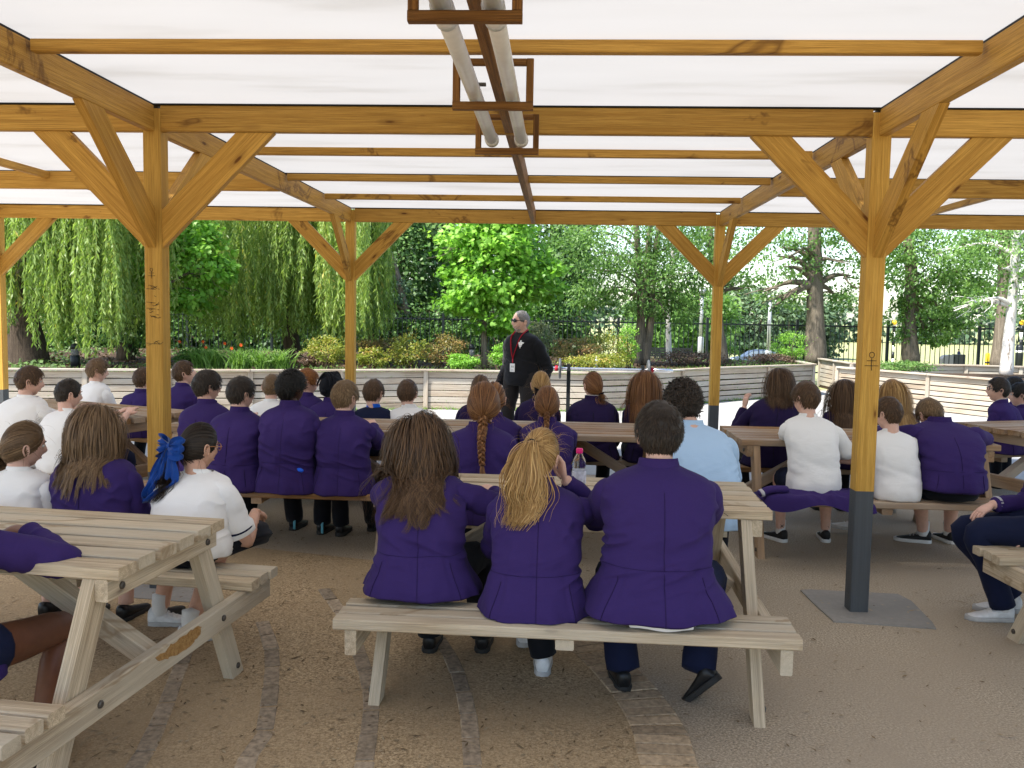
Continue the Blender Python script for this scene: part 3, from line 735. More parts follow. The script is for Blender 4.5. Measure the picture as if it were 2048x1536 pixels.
    g = Bag(); g.add(V.reshape(-1, 3), Fq)
    # ---- arms
    zs = hem+(zN-hem)*.815; cs = cen(np.array([.815]))[0]
    sh = {s: np.array([cs[0]+s*.148*ww, cs[1]+.0, zs-.004]) for s in (-1, 1)}
    hd = {}
    l1, l2 = .275*ww**.5, .245*ww**.5
    presets = {'lap': lambda s: ((s*.09, .27+lean[1], .17), (s*.42, -.6, -.8)),
               'table': lambda s: ((s*.06, .50, .37), (s*.55, -.3, -.8)),
               'fold': lambda s: ((-s*.05, .46, .375), (s*1., -.2, -.4)),
               'bench': lambda s: ((s*.27, .10, .03), (s*.7, -.8, 0))}
    body = Bag()
    cuffs = []; srad = .059*ww if kind == 'blazer' else .062*ww
    for s, spec in zip((-1, 1), arms):
        tgt, hint = presets[spec](s) if isinstance(spec, str) else spec[:2]
        E_, W_ = ik(sh[s], tgt, l1, l2, hint); hd[s] = W_
        mid = lambda p, r, k: p+(r-p)*k
        up = [sh[s]+np.array([-s*.045*ww, 0, .012]), sh[s]+(E_-sh[s])*.10+np.array([s*.004, 0, .0]), mid(sh[s], E_, .5), E_-(E_-sh[s])*.06, mid(E_, W_, .12), mid(E_, W_, .55), mid(E_, W_, .92)]
        if kind == 'blazer' or sl == 'long':
            V2, F2 = tube(up, [srad*.55, srad*.95, srad*.94, srad*.86, srad*.84, srad*.74, srad*.64], 26 if res >= 2 else 14, 64 if res >= 2 else 22, up=(0, 1, .3))
        else:
            up = [sh[s]+np.array([-s*.045*ww, 0, .012]), sh[s]+(E_-sh[s])*.10+np.array([s*.004, 0, 0]), mid(sh[s], E_, .45), mid(sh[s], E_, .84)]
            V2, F2 = tube(up, [srad*.62, srad*.96, srad*.95, srad*1.0], 18 if res >= 2 else 12, 18 if res >= 2 else 10, up=(0, 1, .3))
        axd = np.where((np.linalg.norm(V2-sh[s], axis=1) < np.linalg.norm(V2-W_, axis=1))[:, None], (E_-sh[s])/l1, (W_-E_)/l2)
        sdist = ((V2-sh[s])*axd).sum(1); rn = 1-np.abs(vnoise(np.stack([sdist*26+so[0], V2[:, 0]*9+so[1], V2[:, 2]*9+s*9], -1)))*2
        wn_ = .8*rn*np.exp(-(np.linalg.norm(V2-E_, axis=1)/.15)**2)+.8*vnoise(V2*20+so)+.4*rn
        cl = np.vstack([smooth_path(up, 60)]); near = cl[((V2[:, None]-cl[None])**2).sum(2).argmin(1)]; od = V2-near; od /= np.linalg.norm(od, axis=1)[:, None]+1e-6
        V2 = V2+od*(wn_*.0075)[:, None]
        g.add(V2, F2)
        if cuff:
            p0, p1 = (mid(E_, W_, .84), mid(E_, W_, .90)) if kind == 'blazer' else (mid(sh[s], E_, .735), mid(sh[s], E_, .755))
            cuffs.append((p0, p1, srad*(.72 if kind == 'blazer' else 1.05)))
        # the arm itself and its hand
        body.add(*tube([sh[s]+np.array([-s*.08, 0, -.03]), sh[s]+np.array([0, 0, -.006]), mid(sh[s], E_, .5), E_, mid(E_, W_, .4), W_], [.034*ww, .038*ww, .039*ww, .034*ww, .036*ww, .024*ww], 10, 18))
        pal = np.array([0, .15, -1.]) if isinstance(spec, str) or len(spec) < 3 else np.array(spec[2], float)
        hand_geo(body, W_+(W_-E_)*.02, np.array([-s*.35, .7, -.35]) if spec == 'lap' else (W_-E_) if isinstance(spec, str) or len(spec) < 4 else np.array(spec[3], float), pal, .88*ww**.5, .45 if isinstance(spec, str) or len(spec) < 5 else spec[4], -s)
    # ---- head, neck, trunk, legs
    nu, nv = (44, 32) if res >= 2 else (32, 24)
    Vh, Fh = head_geo(nu, nv); tf = lambda P: (np.asarray(P)*hs)@Rh.T+hc
    lipz = (np.abs(Vh[:, 2]+.058) < .010) & (np.abs(Vh[:, 0]) < .024) & (Vh[:, 1] > .06)
    body.add(tf(Vh), Fh)
    for s in (-1, 1):
        body.add(tf(ball((s*.0735, -.010, -.010), (.008, .017, .030), 12, 8, rot(s*-.45, .15, s*.12))[0]), ball((0, 0, 0), (1, 1, 1), 12, 8)[1])
        body.add(tf(tube([(s*.079, .000, -.036), (s*.082, .002, -.010), (s*.085, -.008, .016), (s*.086, -.022, .014), (s*.083, -.024, -.010), (s*.077, -.012, -.036)], [.004]*6, 6, 14)[0]), tube([(0, 0, 0), (0, 1, 0), (0, 2, 0), (0, 3, 0), (0, 4, 0), (0, 5, 0)], [.004]*6, 6, 14)[1])
        Ve, Fe = ball((s*.031, .072, .008), (.0125, .0115, .0085), 10, 7); body.add(tf(Ve), Fe, mi=1)
        Ve, Fe = ball((s*.031, .0805, .008), (.0055, .0042, .0055), 8, 6); body.add(tf(Ve), Fe, mi=2)
        body.add(tf(tube([(s*.016, .087, .026), (s*.031, .086, .031), (s*.046, .076, .027)], [.002, .0032, .0015], 6, 8)[0]), tube([(0, 0, 0), (0, 1, 0), (0, 2, 0)], [1, 1, 1], 6, 8)[1], mi=2)
    Vl, Fl = ball((0, .0785, -.0585), (.021, .0065, .0055), 12, 7); body.add(tf(Vl), Fl, mi=3)
    nb = cen(np.array([.90]))[0]; nh = Rh@np.array([0, -.018, -.055])*hs+hc
    if hunch > .02:
        n0 = cen(np.array([1.]))[0]+np.array([0, .02, -.05]); body.add(*tube([n0, mid(n0, nh, .5), nh], [.030, .040*hs, .048*hs], 16, 10))
    else: body.add(*tube([cen(np.array([.78]))[0], nb+np.array([0, 0, .0]), mid(nb, nh, .6), nh], [.045*ww, .050*ww**.5, .050*hs, .052*hs], 16, 12))
    body.add(*tube([cen(np.array([k]))[0] for k in (.05, .3, .6, .78)], [.07*ww, .065*ww, .06*ww, .05*ww], 14, 14))
    feet = feet or [(-.10, .36), (.10, .36)]
    low = Bag(); shb = []
    for s, f in zip((-1, 1), feet):
        # f = (x, y[, toe heading, tilt, lift]) of the heel on the ground, local
        fx, fy = f[0], f[1]; hdg = f[2] if len(f) > 2 else 0; tilt = f[3] if len(f) > 3 else 0; lift = f[4] if len(f) > 4 else 0
        an = np.array([fx, fy, -seat+.085+lift]); hip = np.array([s*.085*ww, .03, .085])
        kn, an = ik(hip, an, leg*ww**.5 if leg == .40 else leg, leg, (s*.12, .5, 1.)); q.knee = kn
        bt = np.array([s*.09*ww, .40, .08])
        body.add(*tube([hip+np.array([0, -.05, 0]), hip, mid(hip, kn, .5), kn, mid(kn, an, .3), mid(kn, an, .75), an], [.075*ww, .078*ww, .066*ww, .050*ww, .051*ww, .036*ww, .034*ww], 12, 22))
        if legs == 'trousers':
            Vt, Ft = tube([hip+np.array([0, -.07, .0]), hip, mid(hip, kn, .5), kn, mid(kn, an, .4), mid(kn, an, 1.0)], [.088*ww, .092*ww, .080*ww, .066*ww, .060*ww, .060*ww], 14, 24)
        elif legs == 'shorts':
            Vt, Ft = tube([hip+np.array([0, -.07, .0]), hip, mid(hip, kn, short_k*.6), mid(hip, kn, short_k)], [.090*ww, .096*ww, .088*ww, .082*ww], 14, 14)
        else: Vt = None
        if Vt is not None:
            Vt = Vt+.004*vnoise(Vt*22+so)[:, None]; low.add(Vt, Ft)
        shb.append((an, hdg, tilt))
    pel = ball((0, -.012, .06), ((.168 if kind == 'blazer' else .140)*ww, (.126 if kind == 'blazer' else .105)*ww, .075), 24, 14)
    Vp = pel[0]; Vp[:, 2] = np.maximum(Vp[:, 2], .004)
    low.add(Vp, pel[1])
    if legs == 'skirt':
        R_ = []
        for k, (yy, hw, hh, zz) in enumerate(((-.12, .09, .045, .05), (-.085, .145, .065, .065), (.0, .155, .08, .075), (.12, .178, .09, .085), (.25, .185, .09, .085), (.34, .185, .085, .075), (.36, .17, .07, .07))):
            an_ = np.linspace(0, 2*np.pi, 40, endpoint=False)
            rr_ = 1+.035*np.sin(an_*11+k*.3)
            z_ = zz+hh*np.sin(an_)*rr_; R_.append(np.stack([hw*ww*np.cos(an_)*rr_, np.full(40, yy), np.maximum(z_, .004)], -1))
        V3 = np.vstack(R_); low.add(V3, [[r*40+j, r*40+(j+1) % 40, (r+1)*40+(j+1) % 40, (r+1)*40+j] for r in range(6) for j in range(40)])
    po = link('person', body.mesh('person'), [skin, 'eye', 'lens' if skin != 'x' else 'eye', 'lip' if 'dark' not in skin and 'brown' not in skin else skin], None, M, label=label, cat='person', group=group)
    def child(name, bag_or_mesh, mt, parent=None, smooth=True, lab=None):
        me = bag_or_mesh.mesh(name, smooth) if isinstance(bag_or_mesh, Bag) else bag_or_mesh
        return link(name, me, mt, parent or po, M, label=lab)
    top_o = child({'blazer': 'blazer'}.get(top, 'shirt'), g, mat or {'blazer': 'blazer', 'white': 'white_shirt', 'blue': 'blue_shirt', 'navy': 'navy'}.get(top))
    if kind == 'blazer' and top == 'blazer':
        sm = Bag(); Vg = V[1:]; jb = int(round((np.pi/2)/(2*np.pi)*ns)) % ns
        jb = int(np.argmin(np.abs(ph+np.pi/2))); r_ = .0013 if res >= 2 else .0018
        sm.add(*tube(Vg[::4, jb][: int(nr*.9)//4]+nrm[::4, jb][: int(nr*.9)//4]*.0012, [r_]*(int(nr*.9)//4), 5, nr))
        iw = int(np.argmin(np.abs(t-.345))); js = [j for j in range(ns) if -np.pi*.93 < ph[j] < -np.pi*.07]
        sm.add(*tube((Vg[iw, js]+nrm[iw, js]*.0012)[::3], [r_*.8]*len(js[::3]), 5, len(js)))
        for sd in (-.72, .72):
            jv = int(np.argmin(np.abs(ph+np.pi/2-sd))); k_ = int(np.searchsorted(t, .30)); sm.add(*tube((Vg[:k_, jv]+nrm[:k_, jv]*.001)[::3], [r_*1.3]*len(Vg[:k_:3]), 5, k_))
        child('seam', sm, 'seam' if (mat or 'blazer') == 'blazer' else 'black', top_o)
    child({'trousers': 'trousers', 'skirt': 'skirt', 'shorts': 'shorts'}[legs], low, legmat)
    for p0, p1, r_ in cuffs:
        cb_ = Bag(); cb_.add(*tube([p0, p1], [r_, r_], 16, 4)); child('cuff_stripe', cb_, cuff, top_o)
    # collar
    if collar:
        cb_ = Bag(); aa = np.linspace(0, 2*np.pi, 36, endpoint=False); rows = []
        hcol = .024 if kind == 'blazer' else .020 if sl == 'long' else .009
        for r_, zz, in ((1.10, -.022), (1.02, .0), (.97, hcol*.6), (.95, hcol), (.90, hcol-.003), (.90, -.01)):
            ca, cbk = ST_A[kind][-1]*ww*r_, ST_B[kind][-1]*ww*r_
            rows.append(np.stack([cen(np.array([1.]))[0][0]+ca*np.cos(aa), cen(np.array([1.]))[0][1]+cbk*np.sin(aa), zN+zz-.022*np.clip(np.sin(aa), -.3, 1)+.004*np.clip(-np.sin(aa), 0, 1)], -1))
        V4 = np.vstack(rows); cb_.add(V4, [[r*36+j, r*36+(j+1) % 36, (r+1)*36+(j+1) % 36, (r+1)*36+j] for r in range(5) for j in range(36)])
        child('collar', cb_, collar if isinstance(collar, str) else (mat or {'blazer': 'blazer', 'white': 'white_shirt', 'blue': 'blue_shirt', 'navy': 'navy'}.get(top)), top_o)
        if trim:
            tb = Bag(); rr = rows[3]; tb.add(*tube(np.vstack([rr, rr[:1]])+np.array([0, 0, .001]), [.0028]*37, 5, 60, caps=False)); child('collar_trim', tb, trim, top_o)
    # shoes and socks
    for (an, hdg, tilt), s in zip(shb, (-1, 1)):
        shoe(child, an, hdg, tilt, s, shoes, sock, ww)
    q.hc, q.Rh, q.hs, q.cen, q.a, q.b, q.zN, q.hem, q.sh, q.tf, q.M, q.po, q.rg, q.child, q.A, q.B, q.ww, q.res = hc, Rh, hs, cen, a, b, zN, hem, sh, tf, M, po, rg, child, A, B, ww, res
    q.ankles = [z[0] for z in shb]; q.hands = hd; q.lean = lean
    if hair: HAIR[hair[0]](q, hair[1], **hair[2])
    if glasses: spectacles(q, glasses)
    if extra: extra(q)
    PEOPLE.append(po); return q

def shoe(child, an, hdg, tilt, s, mt, sock, ww):
    """heel under the ankle, toe along the heading"""
    R = np.array(Matrix.Rotation(hdg, 3, 'Z') @ Matrix.Rotation(-tilt, 3, 'X'))
    up = Bag(); so = Bag()
    prof = [(-.055, .020, .030, .075), (-.045, .030, .044, .092), (-.015, .034, .050, .085), (.03, .036, .042, .065), (.09, .041, .031, .048), (.14, .040, .025, .036), (.175, .030, .018, .026), (.19, .012, .012, .018)]
    n = 14; rows = []
    for y, hw, zc, top in prof:
        a = np.linspace(0, 2*np.pi, n, endpoint=False)
        zz = .012+(top-.012)*(.5+.5*np.sin(a)); rows.append(np.stack([hw*np.sign(np.cos(a))*np.abs(np.cos(a))**.75, np.full(n, y), zz], -1))
    V = np.vstack(rows); V[:, 2] -= .085
    up.add(V@R.T+an, [[r*n+j, r*n+(j+1) % n, (r+1)*n+(j+1) % n, (r+1)*n+j] for r in range(len(prof)-1) for j in range(n)]+[list(range(n-1, -1, -1)), [(len(prof)-1)*n+j for j in range(n)]])
    rows = []
    out = [(-.060, 0), (-.052, .026), (-.02, .038), (.03, .037), (.09, .045), (.14, .044), (.18, .030), (.197, 0), (.18, -.030), (.14, -.044), (.09, -.045), (.03, -.037), (-.02, -.038), (-.052, -.026)]
    for z, k in ((-.085, .96), (-.08, 1.), (-.064, 1.), (-.060, .94)): rows.append(np.array([(x*k, y, z) for y, x in out]))
    V = np.vstack(rows); m = len(out)
    so.add(V@R.T+an, [[r*m+j, r*m+(j+1) % m, (r+1)*m+(j+1) % m, (r+1)*m+j] for r in range(3) for j in range(m)]+[list(range(m-1, -1, -1)), [3*m+j for j in range(m)]])
    o = child('shoe', up, mt)
    child('sole', so, {'shoe_white': 'shoe_sole', 'shoe_black': 'shoe_black_sole', 'shoe_sport': 'sock_white'}.get(mt, 'shoe_sole'), o)
    if mt != 'shoe_black' or sock:
        lb = Bag()
        for k in range(4):
            y = .02+k*.022; z = .078-k*.009-.085; lb.add(*tube(np.array([(-.024, y, z-.008), (0, y, z+.004), (.024, y+.006, z-.008)])@R.T+an, [.003]*3, 5, 7))
        child('lace', lb, 'shoe_sole' if mt != 'shoe_white' else 'sock_white', o)
    if sock:
        sb = Bag(); sb.add(*tube([an+np.array([0, 0, -.03]), an+np.array([0, .0, .03]), an+np.array([0, .01, .07])], [.034*ww, .036*ww, .040*ww], 14, 10)); child('sock', sb, sock)

def spectacles(q, mt):
    b = Bag(); T = q.tf
    for s in (-1, 1):
        ring = [(s*.033+.024*math.cos(a), .096-.012*abs(math.cos(a)*.5+.5*s), .008+.017*math.sin(a)) for a in np.linspace(0, 2*np.pi, 14)]
        b.add(T(tube(ring, [.0022]*14, 6, 28)[0]), tube(ring, [.0022]*14, 6, 28)[1])
        arm = [(s*.057, .088, .012), (s*.077, .06, .012), (s*.082, .0, .010), (s*.082, -.022, -.006)]
        b.add(T(tube(arm, [.0022]*4, 6, 12)[0]), tube(arm, [.0022]*4, 6, 12)[1])
    br = [(-.010, .098, .012), (0, .102, .015), (.010, .098, .012)]; b.add(T(tube(br, [.002]*3, 6, 6)[0]), tube(br, [.002]*3, 6, 6)[1])
    q.child('glasses', b, mt)

# ---- hair
def scalp_points(q, n, style, rg):
    out = []
    while sum(map(len, out)) < n:
        d = rg.normal(size=(n*3, 3)); d /= np.linalg.norm(d, axis=1)[:, None]
        th, ph = np.arcsin(d[:, 2]), np.arctan2(d[:, 0], d[:, 1]); P = head_surface(th, ph)
        ok = P[:, 2] > hairline(ph, style)+rg.normal(size=len(ph))*.004; out.append(np.c_[P[ok], d[ok]])
    o = np.vstack(out)[:n]; return o[:, :3], o[:, 3:]
def cap(q, style, thick, mt, bottom=None, shape=None, name='hair', tone=.25, rough=.0):
    nu, nv = 64, 44
    th = np.linspace(-np.pi/2*.75, np.pi/2, nv+1); ph = np.linspace(-np.pi, np.pi, nu, endpoint=False)
    T, P = np.meshgrid(th, ph, indexing='ij'); S_ = head_surface(T, P); hl = hairline(P, style)
    k = smst((S_[..., 2]-hl)/.030+.15); n = np.stack([np.cos(T)*np.sin(P)/HA, np.cos(T)*np.cos(P)/HB, np.sin(T)/HC_], -1); n /= np.linalg.norm(n, axis=-1, keepdims=True)
    tk = thick*k
    if shape is not None: tk = tk*shape(S_, P)
    V = S_+n*(tk[..., None]+.001)
    if rough: V = V+n*(rough*vnoise(S_*55+q.rg.uniform(0, 9))*k)[..., None]
    keep = S_[..., 2] > hl-.006
    idx = np.arange((nv+1)*nu).reshape(nv+1, nu); F = []
    for j in range(nv):
        for i in range(nu):
            i2 = (i+1) % nu
            if keep[j, i] or keep[j, i2] or keep[j+1, i] or keep[j+1, i2]: F.append([idx[j, i], idx[j, i2], idx[j+1, i2], idx[j+1, i]])
    return q.tf(V.reshape(-1, 3)), np.array(F)
def push_head(q, P, layer):
    L = (P-q.hc)@q.Rh/q.hs; r = np.stack([HA+layer, HB+layer, HC_+layer], -1)
    lo = np.clip(-L[..., 2]/HC_, 0, 1); r[..., 0] *= 1-.15*lo; r[..., 1] *= 1-.25*lo*(L[..., 1] < 0)
    k = np.sqrt(((L/r)**2).sum(-1)); ins = k < 1
    L = np.where(ins[..., None], L/np.maximum(k, .2)[..., None], L)
    return np.where(ins[..., None], (L*q.hs)@q.Rh.T+q.hc, P)
def hug_head(q, P, layer):
    L = (P-q.hc)@q.Rh/q.hs; r = np.stack([HA+layer, HB+layer, HC_+layer], -1)
    lo = np.clip(-L[..., 2]/HC_, 0, 1); r[..., 0] *= 1-.10*lo; r[..., 1] *= 1-.22*lo*(L[..., 1] < 0)
    k = np.sqrt(((L/r)**2).sum(-1)); return (L/k[..., None]*q.hs)@q.Rh.T+q.hc
def push_torso(q, P, layer):
    t = np.clip((P[:, 2]-q.hem)/(q.zN-q.hem), 0, 1.02); C = q.cen(t); a = cubic(np.clip(t, 0, 1), ST_T, q.A)+layer; b = cubic(np.clip(t, 0, 1), ST_T, q.B)+layer
    dx, dy = (P[:, 0]-C[:, 0])/a, (P[:, 1]-C[:, 1])/b; k = np.sqrt(dx*dx+dy*dy); ins = (k < 1) & (P[:, 2] < q.zN+.01)
    kk = np.maximum(k, .25); Pn = P.copy()
    Pn[:, 0] = np.where(ins, C[:, 0]+(P[:, 0]-C[:, 0])/kk, P[:, 0]); Pn[:, 1] = np.where(ins, C[:, 1]+(P[:, 1]-C[:, 1])/kk, P[:, 1])
    top = ins & (t > .84) & (k < .96); Pn[:, 0] = np.where(top, P[:, 0]*.985, Pn[:, 0]); Pn[:, 1] = np.where(top, P[:, 1]-.014, Pn[:, 1])
    Pn[:, 2] = np.where(top, P[:, 2]+.010, Pn[:, 2])
    for s in (-1, 1):
        d = Pn-q.sh[s]; r = np.linalg.norm(d, axis=1); R = .075*q.ww+layer; i2 = r < R
        Pn = np.where(i2[:, None], q.sh[s]+d/np.maximum(r, .01)[:, None]*R[:, None], Pn)
    return Pn
def drape(q, R0, D0, L, n, grav, layer, rg, wave=0., wfreq=30., clump=0, jitter=.05, stiff=.6, side=None, hug=False):
    """let N strands fall from R0: gravity, the head and the back push them"""
    hugr = rg.uniform(0, 1, len(R0))**2; N = len(R0); ds = np.asarray(L)/(n-1); P = np.zeros((N, n, 3)); P[:, 0] = R0; v = D0.copy()
    for k in range(1, n):
        g = min(1., grav*(k/n+.25)); tgt = np.tile(np.array([0, 0, -1.]), (N, 1))
        if side is not None: tgt = tgt+side*(k/n)
        v = v*(stiff+(1-stiff)*(1-g))+tgt*g*(1-stiff)*1.6+rg.normal(size=(N, 3))*jitter*.4; v /= np.linalg.norm(v, axis=1)[:, None]
        p = P[:, k-1]+v*ds[:, None]; p = push_head(q, p, layer); p = push_torso(q, p, layer*.7+.004)
        v = p-P[:, k-1]; v /= np.linalg.norm(v, axis=1)[:, None]+1e-9; P[:, k] = P[:, k-1]+v*ds[:, None]
        P[:, k] = push_head(q, P[:, k], layer)
        if hug: P[:, k] = hug_head(q, P[:, k], layer*(.55+.45*k/n)+(.010*hugr*(k/n)**2))
    u = np.linspace(0, 1, n)
    if clump:
        c = rg.integers(0, N, clump); dd = np.linalg.norm(P[:, n//2, None]-P[c, n//2][None], axis=2); own = c[dd.argmin(1)]
        kk = .72*smst((u-.25)/.75)[None, :, None]; P = P+(P[own]-P)*kk
        phs = rg.uniform(0, 6.3, N)[own]; fr = rg.uniform(.8, 1.2, N)[own]
    else: phs = rg.uniform(0, 6.3, N); fr = rg.uniform(.8, 1.2, N)
    if wave:
        arc = u[None]*np.asarray(L)[:, None]; am = wave*smst((u-.15)/.5)[None]
        P[..., 0] += am*np.sin(arc*wfreq*fr[:, None]+phs[:, None]); P[..., 2] += am*.3*np.cos(arc*wfreq*fr[:, None]+phs[:, None]); P[..., 1] += am*.5*np.cos(arc*wfreq*.9*fr[:, None]+phs[:, None])
    return P
def outward(q, P):
    t = np.clip((P[..., 2]-q.hem)/(q.zN-q.hem), 0, 1.0); C = q.cen(t.ravel()).reshape(P.shape); o1 = P-C; o1[..., 2] = 0; o2 = P-q.hc
    k = smst((P[..., 2]-(q.zN-.02))/.08)[..., None]
    o1 /= np.linalg.norm(o1, axis=-1, keepdims=True)+1e-9; o2 /= np.linalg.norm(o2, axis=-1, keepdims=True)+1e-9
    return o1*(1-k)+o2*k
def put_hair(q, name, parts, colour, parent=None):
    Vs, Fs, Ts, n = [], [], [], 0
    for V, F, T in parts: Vs.append(V); Fs.append(np.asarray(F)+n); Ts.append(T); n += len(V)
    return q.child(name, mesh_np(name, np.vstack(Vs), np.vstack(Fs), True, np.concatenate(Ts)), 'hair_'+colour, parent)
def h_short(q, colour, n=1400, L=.048, thick=.022, lift=.12, width=.0052, mess=.08, fringe=.0, style='short', fade=True, curl=0., sweep=(0, 0, 0), lo=.7):
    rg = q.rg; n = int(n*(1.6 if q.res >= 2 else 1 if q.res == 1 else .6))
    shape = (lambda S_, P: np.interp(S_[..., 2], [-.08, -.03, .03, .08], [.25, .45, .85, 1.])) if fade else None
    Vc, Fc = cap(q, style, thick*.72, 'x', shape=shape, rough=.004)
    R0, D = scalp_points(q, n, style, rg); up = np.interp(R0[:, 2], [-.08, -.03, .02, .08], [.28, .5, .85, 1.]) if fade else np.ones(n)
    crown = np.array([.01, -.045, .098]); t = R0-crown; t = t-D*(t*D).sum(1)[:, None]; t /= np.linalg.norm(t, axis=1)[:, None]+1e-6
    t = t+np.array([0, fringe, 0])*np.clip(R0[:, 1:2]/.06, 0, 1)+np.array(sweep)+rg.normal(size=(n, 3))*mess+np.stack([vnoise(R0*38+5), vnoise(R0*38+25), vnoise(R0*38+45)], -1)*.30
    d0 = (t*(1-lift*.5)+D*lift); d0 /= np.linalg.norm(d0, axis=1)[:, None]
    lay = thick*up*rg.uniform(.72, 1.02, n); Ls = L*up**lo*rg.uniform(.7, 1.25, n)
    W = q.tf(R0+D*(lay*.35)[:, None]); P = drape(q, W, d0@q.Rh.T, Ls, 6, .5, lay, rg, wave=curl, wfreq=140, jitter=.03, stiff=.8, hug=True)
    V, F, T = strand_mesh(P, width*rg.uniform(.6, 1.2, n), rg.beta(2, 2.2, n), outward(q, P), .25)
    put_hair(q, 'hair', [(Vc, Fc, np.full(len(Vc), .28)), (V, F, T)], colour)
def h_long(q, colour, n=1500, L=.36, thick=.022, width=.0042, wave=0., wfreq=32., clump=0, back=.9, part=0., jitter=.05, side=None, grav=1., over=0., Lj=.14):
    rg = q.rg; n = int(n*(1.7 if q.res >= 2 else 1 if q.res == 1 else .6))
    Vc, Fc = cap(q, 'long', thick*.8, 'x', rough=.002)
    R0, D = scalp_points(q, n, 'long', rg)
    top = np.clip(R0[:, 2]/.1, 0, 1)[:, None]
    fr_ = smst(R0[:, 1]/.09+.45); t = np.c_[np.sign(R0[:, 0]-part)*.75*fr_, -back*(.35+.65*top[:, 0])*np.ones(n), -.8*np.ones(n)]+rg.normal(size=(n, 3))*.10
    t = t-D*(t*D).sum(1)[:, None]*.95; t /= np.linalg.norm(t, axis=1)[:, None]+1e-6
    lay = thick*rg.uniform(.35, 1.15, n); Ls = (L+np.clip(R0[:, 2], 0, .1)*1.2+(R0[:, 1] > 0)*.05)*rg.uniform(1-Lj, 1+Lj*.5, n)
    P = drape(q, q.tf(R0+D*(lay*.4)[:, None]), t@q.Rh.T, Ls, 20 if q.res >= 2 else 14, grav, lay, rg, wave, wfreq, clump, jitter, .55, side)
    V, F, T = strand_mesh(P, width*rg.uniform(.6, 1.25, n), rg.beta(1.8, 2, n), outward(q, P), .12)
    return put_hair(q, 'hair', [(Vc, Fc, np.full(len(Vc), .25)), (V, F, T)], colour)
def pulled(q, tie, n, thick, width, rg, colour_tone=None):
    """strands combed over the skull to a tie point (head coordinates)"""
    R0, D = scalp_points(q, n, 'long', rg); tie = np.asarray(tie, float); td = tie/np.array([HA, HB, HC_]); tn = td/np.linalg.norm(td)
    e = D/np.array([HA, HB, HC_]); e = R0/np.array([HA, HB, HC_]); e /= np.linalg.norm(e, axis=1)[:, None]
    om = np.arccos(np.clip(e@tn, -1, 1)); u = np.linspace(0, 1, 9)[None, :, None]; so = np.maximum(np.sin(om), .05)[:, None, None]; o = om[:, None, None]
    d = (np.sin((1-u)*o)*e[:, None]+np.sin(u*o)*tn[None, None])/so
    r = 1+(thick*rg.uniform(.3, 1.1, n)/.09)[:, None, None]*(1-.25*u); P = d*np.array([HA, HB, HC_])*r
    end = tie+rg.normal(size=(n, 3))*.006; P = P+(end[:, None]-P[:, -1:])*u**6
    W = q.tf(P); V, F, T = strand_mesh(W, width*rg.uniform(.6, 1.2, n), rg.beta(1.8, 2, n), np.broadcast_to(W-q.hc, W.shape).copy(), .5)
    return V, F, T
def flyaway(q, n, rg, L=.07, width=.0012):
    R0, D = scalp_points(q, n, 'long', rg); t = D+rg.normal(size=(n, 3))*.6; t /= np.linalg.norm(t, axis=1)[:, None]
    P = drape(q, q.tf(R0+D*.014), t@q.Rh.T, L*rg.uniform(.5, 1.4, n), 8, .5, np.full(n, .018), rg, .004, 60, 0, .15, .7)
    return strand_mesh(P, np.full(n, width), rg.beta(3, 2, n), outward(q, P), .3)
def band(q, c, r, tubr, mt, name='hair_tie', axis=(0, -1, 0)):
    ax = Vector(axis).normalized(); u = ax.orthogonal().normalized(); v = ax.cross(u)
    ring = [np.array(c)+r*(math.cos(a)*np.array(u)+math.sin(a)*np.array(v)) for a in np.linspace(0, 2*np.pi, 14)]
    b = Bag(); V, Fs = tube(ring, [tubr]*14, 8, 26, caps=False); b.add(q.tf(V), Fs); q.child(name, b, mt)
def h_pony(q, colour, tie=(0, -.10, .045), n=1100, tail=.36, tn=560, thick=.014, width=.0038, wave=.006, wfreq=30., clump=14, spread=.5, fly=40, tie_mat='black', dirn=(0, -.8, -.4), bangs=0):
    rg = q.rg; k = 1.6 if q.res >= 2 else 1
    Vc, Fc = cap(q, 'long', thick*.6, 'x')
    hs_ = [(Vc, Fc, np.full(len(Vc), .3)), pulled(q, tie, int(n*k), thick, width, rg), flyaway(q, fly, rg)]
    h = put_hair(q, 'hair', hs_, colour)
    m = int(tn*k); R0 = np.tile(np.array(tie)*1.10, (m, 1))+rg.normal(size=(m, 3))*.006; d0 = np.array(dirn)+rg.normal(size=(m, 3))*.28*spread; d0 /= np.linalg.norm(d0, axis=1)[:, None]
    lay = .012+.035*rg.uniform(0, 1, m); P = drape(q, q.tf(R0), d0@q.Rh.T, tail*rg.uniform(.72, 1.06, m), 20 if q.res >= 2 else 12, 1., lay, rg, wave, wfreq, clump, .06, .6)
    sp = np.linspace(0, 1, P.shape[1])[None]; P[..., 0] += spread*.06*rg.normal(size=(m, 1))*np.sin(sp*np.pi*.75)
    V, F, T = strand_mesh(P, width*1.15*rg.uniform(.6, 1.3, m), rg.beta(1.8, 1.8, m), outward(q, P), .25)
    put_hair(q, 'ponytail', [(V, F, T)], colour)
    band(q, np.array(tie)*1.10, .017, .0065, tie_mat, axis=dirn)
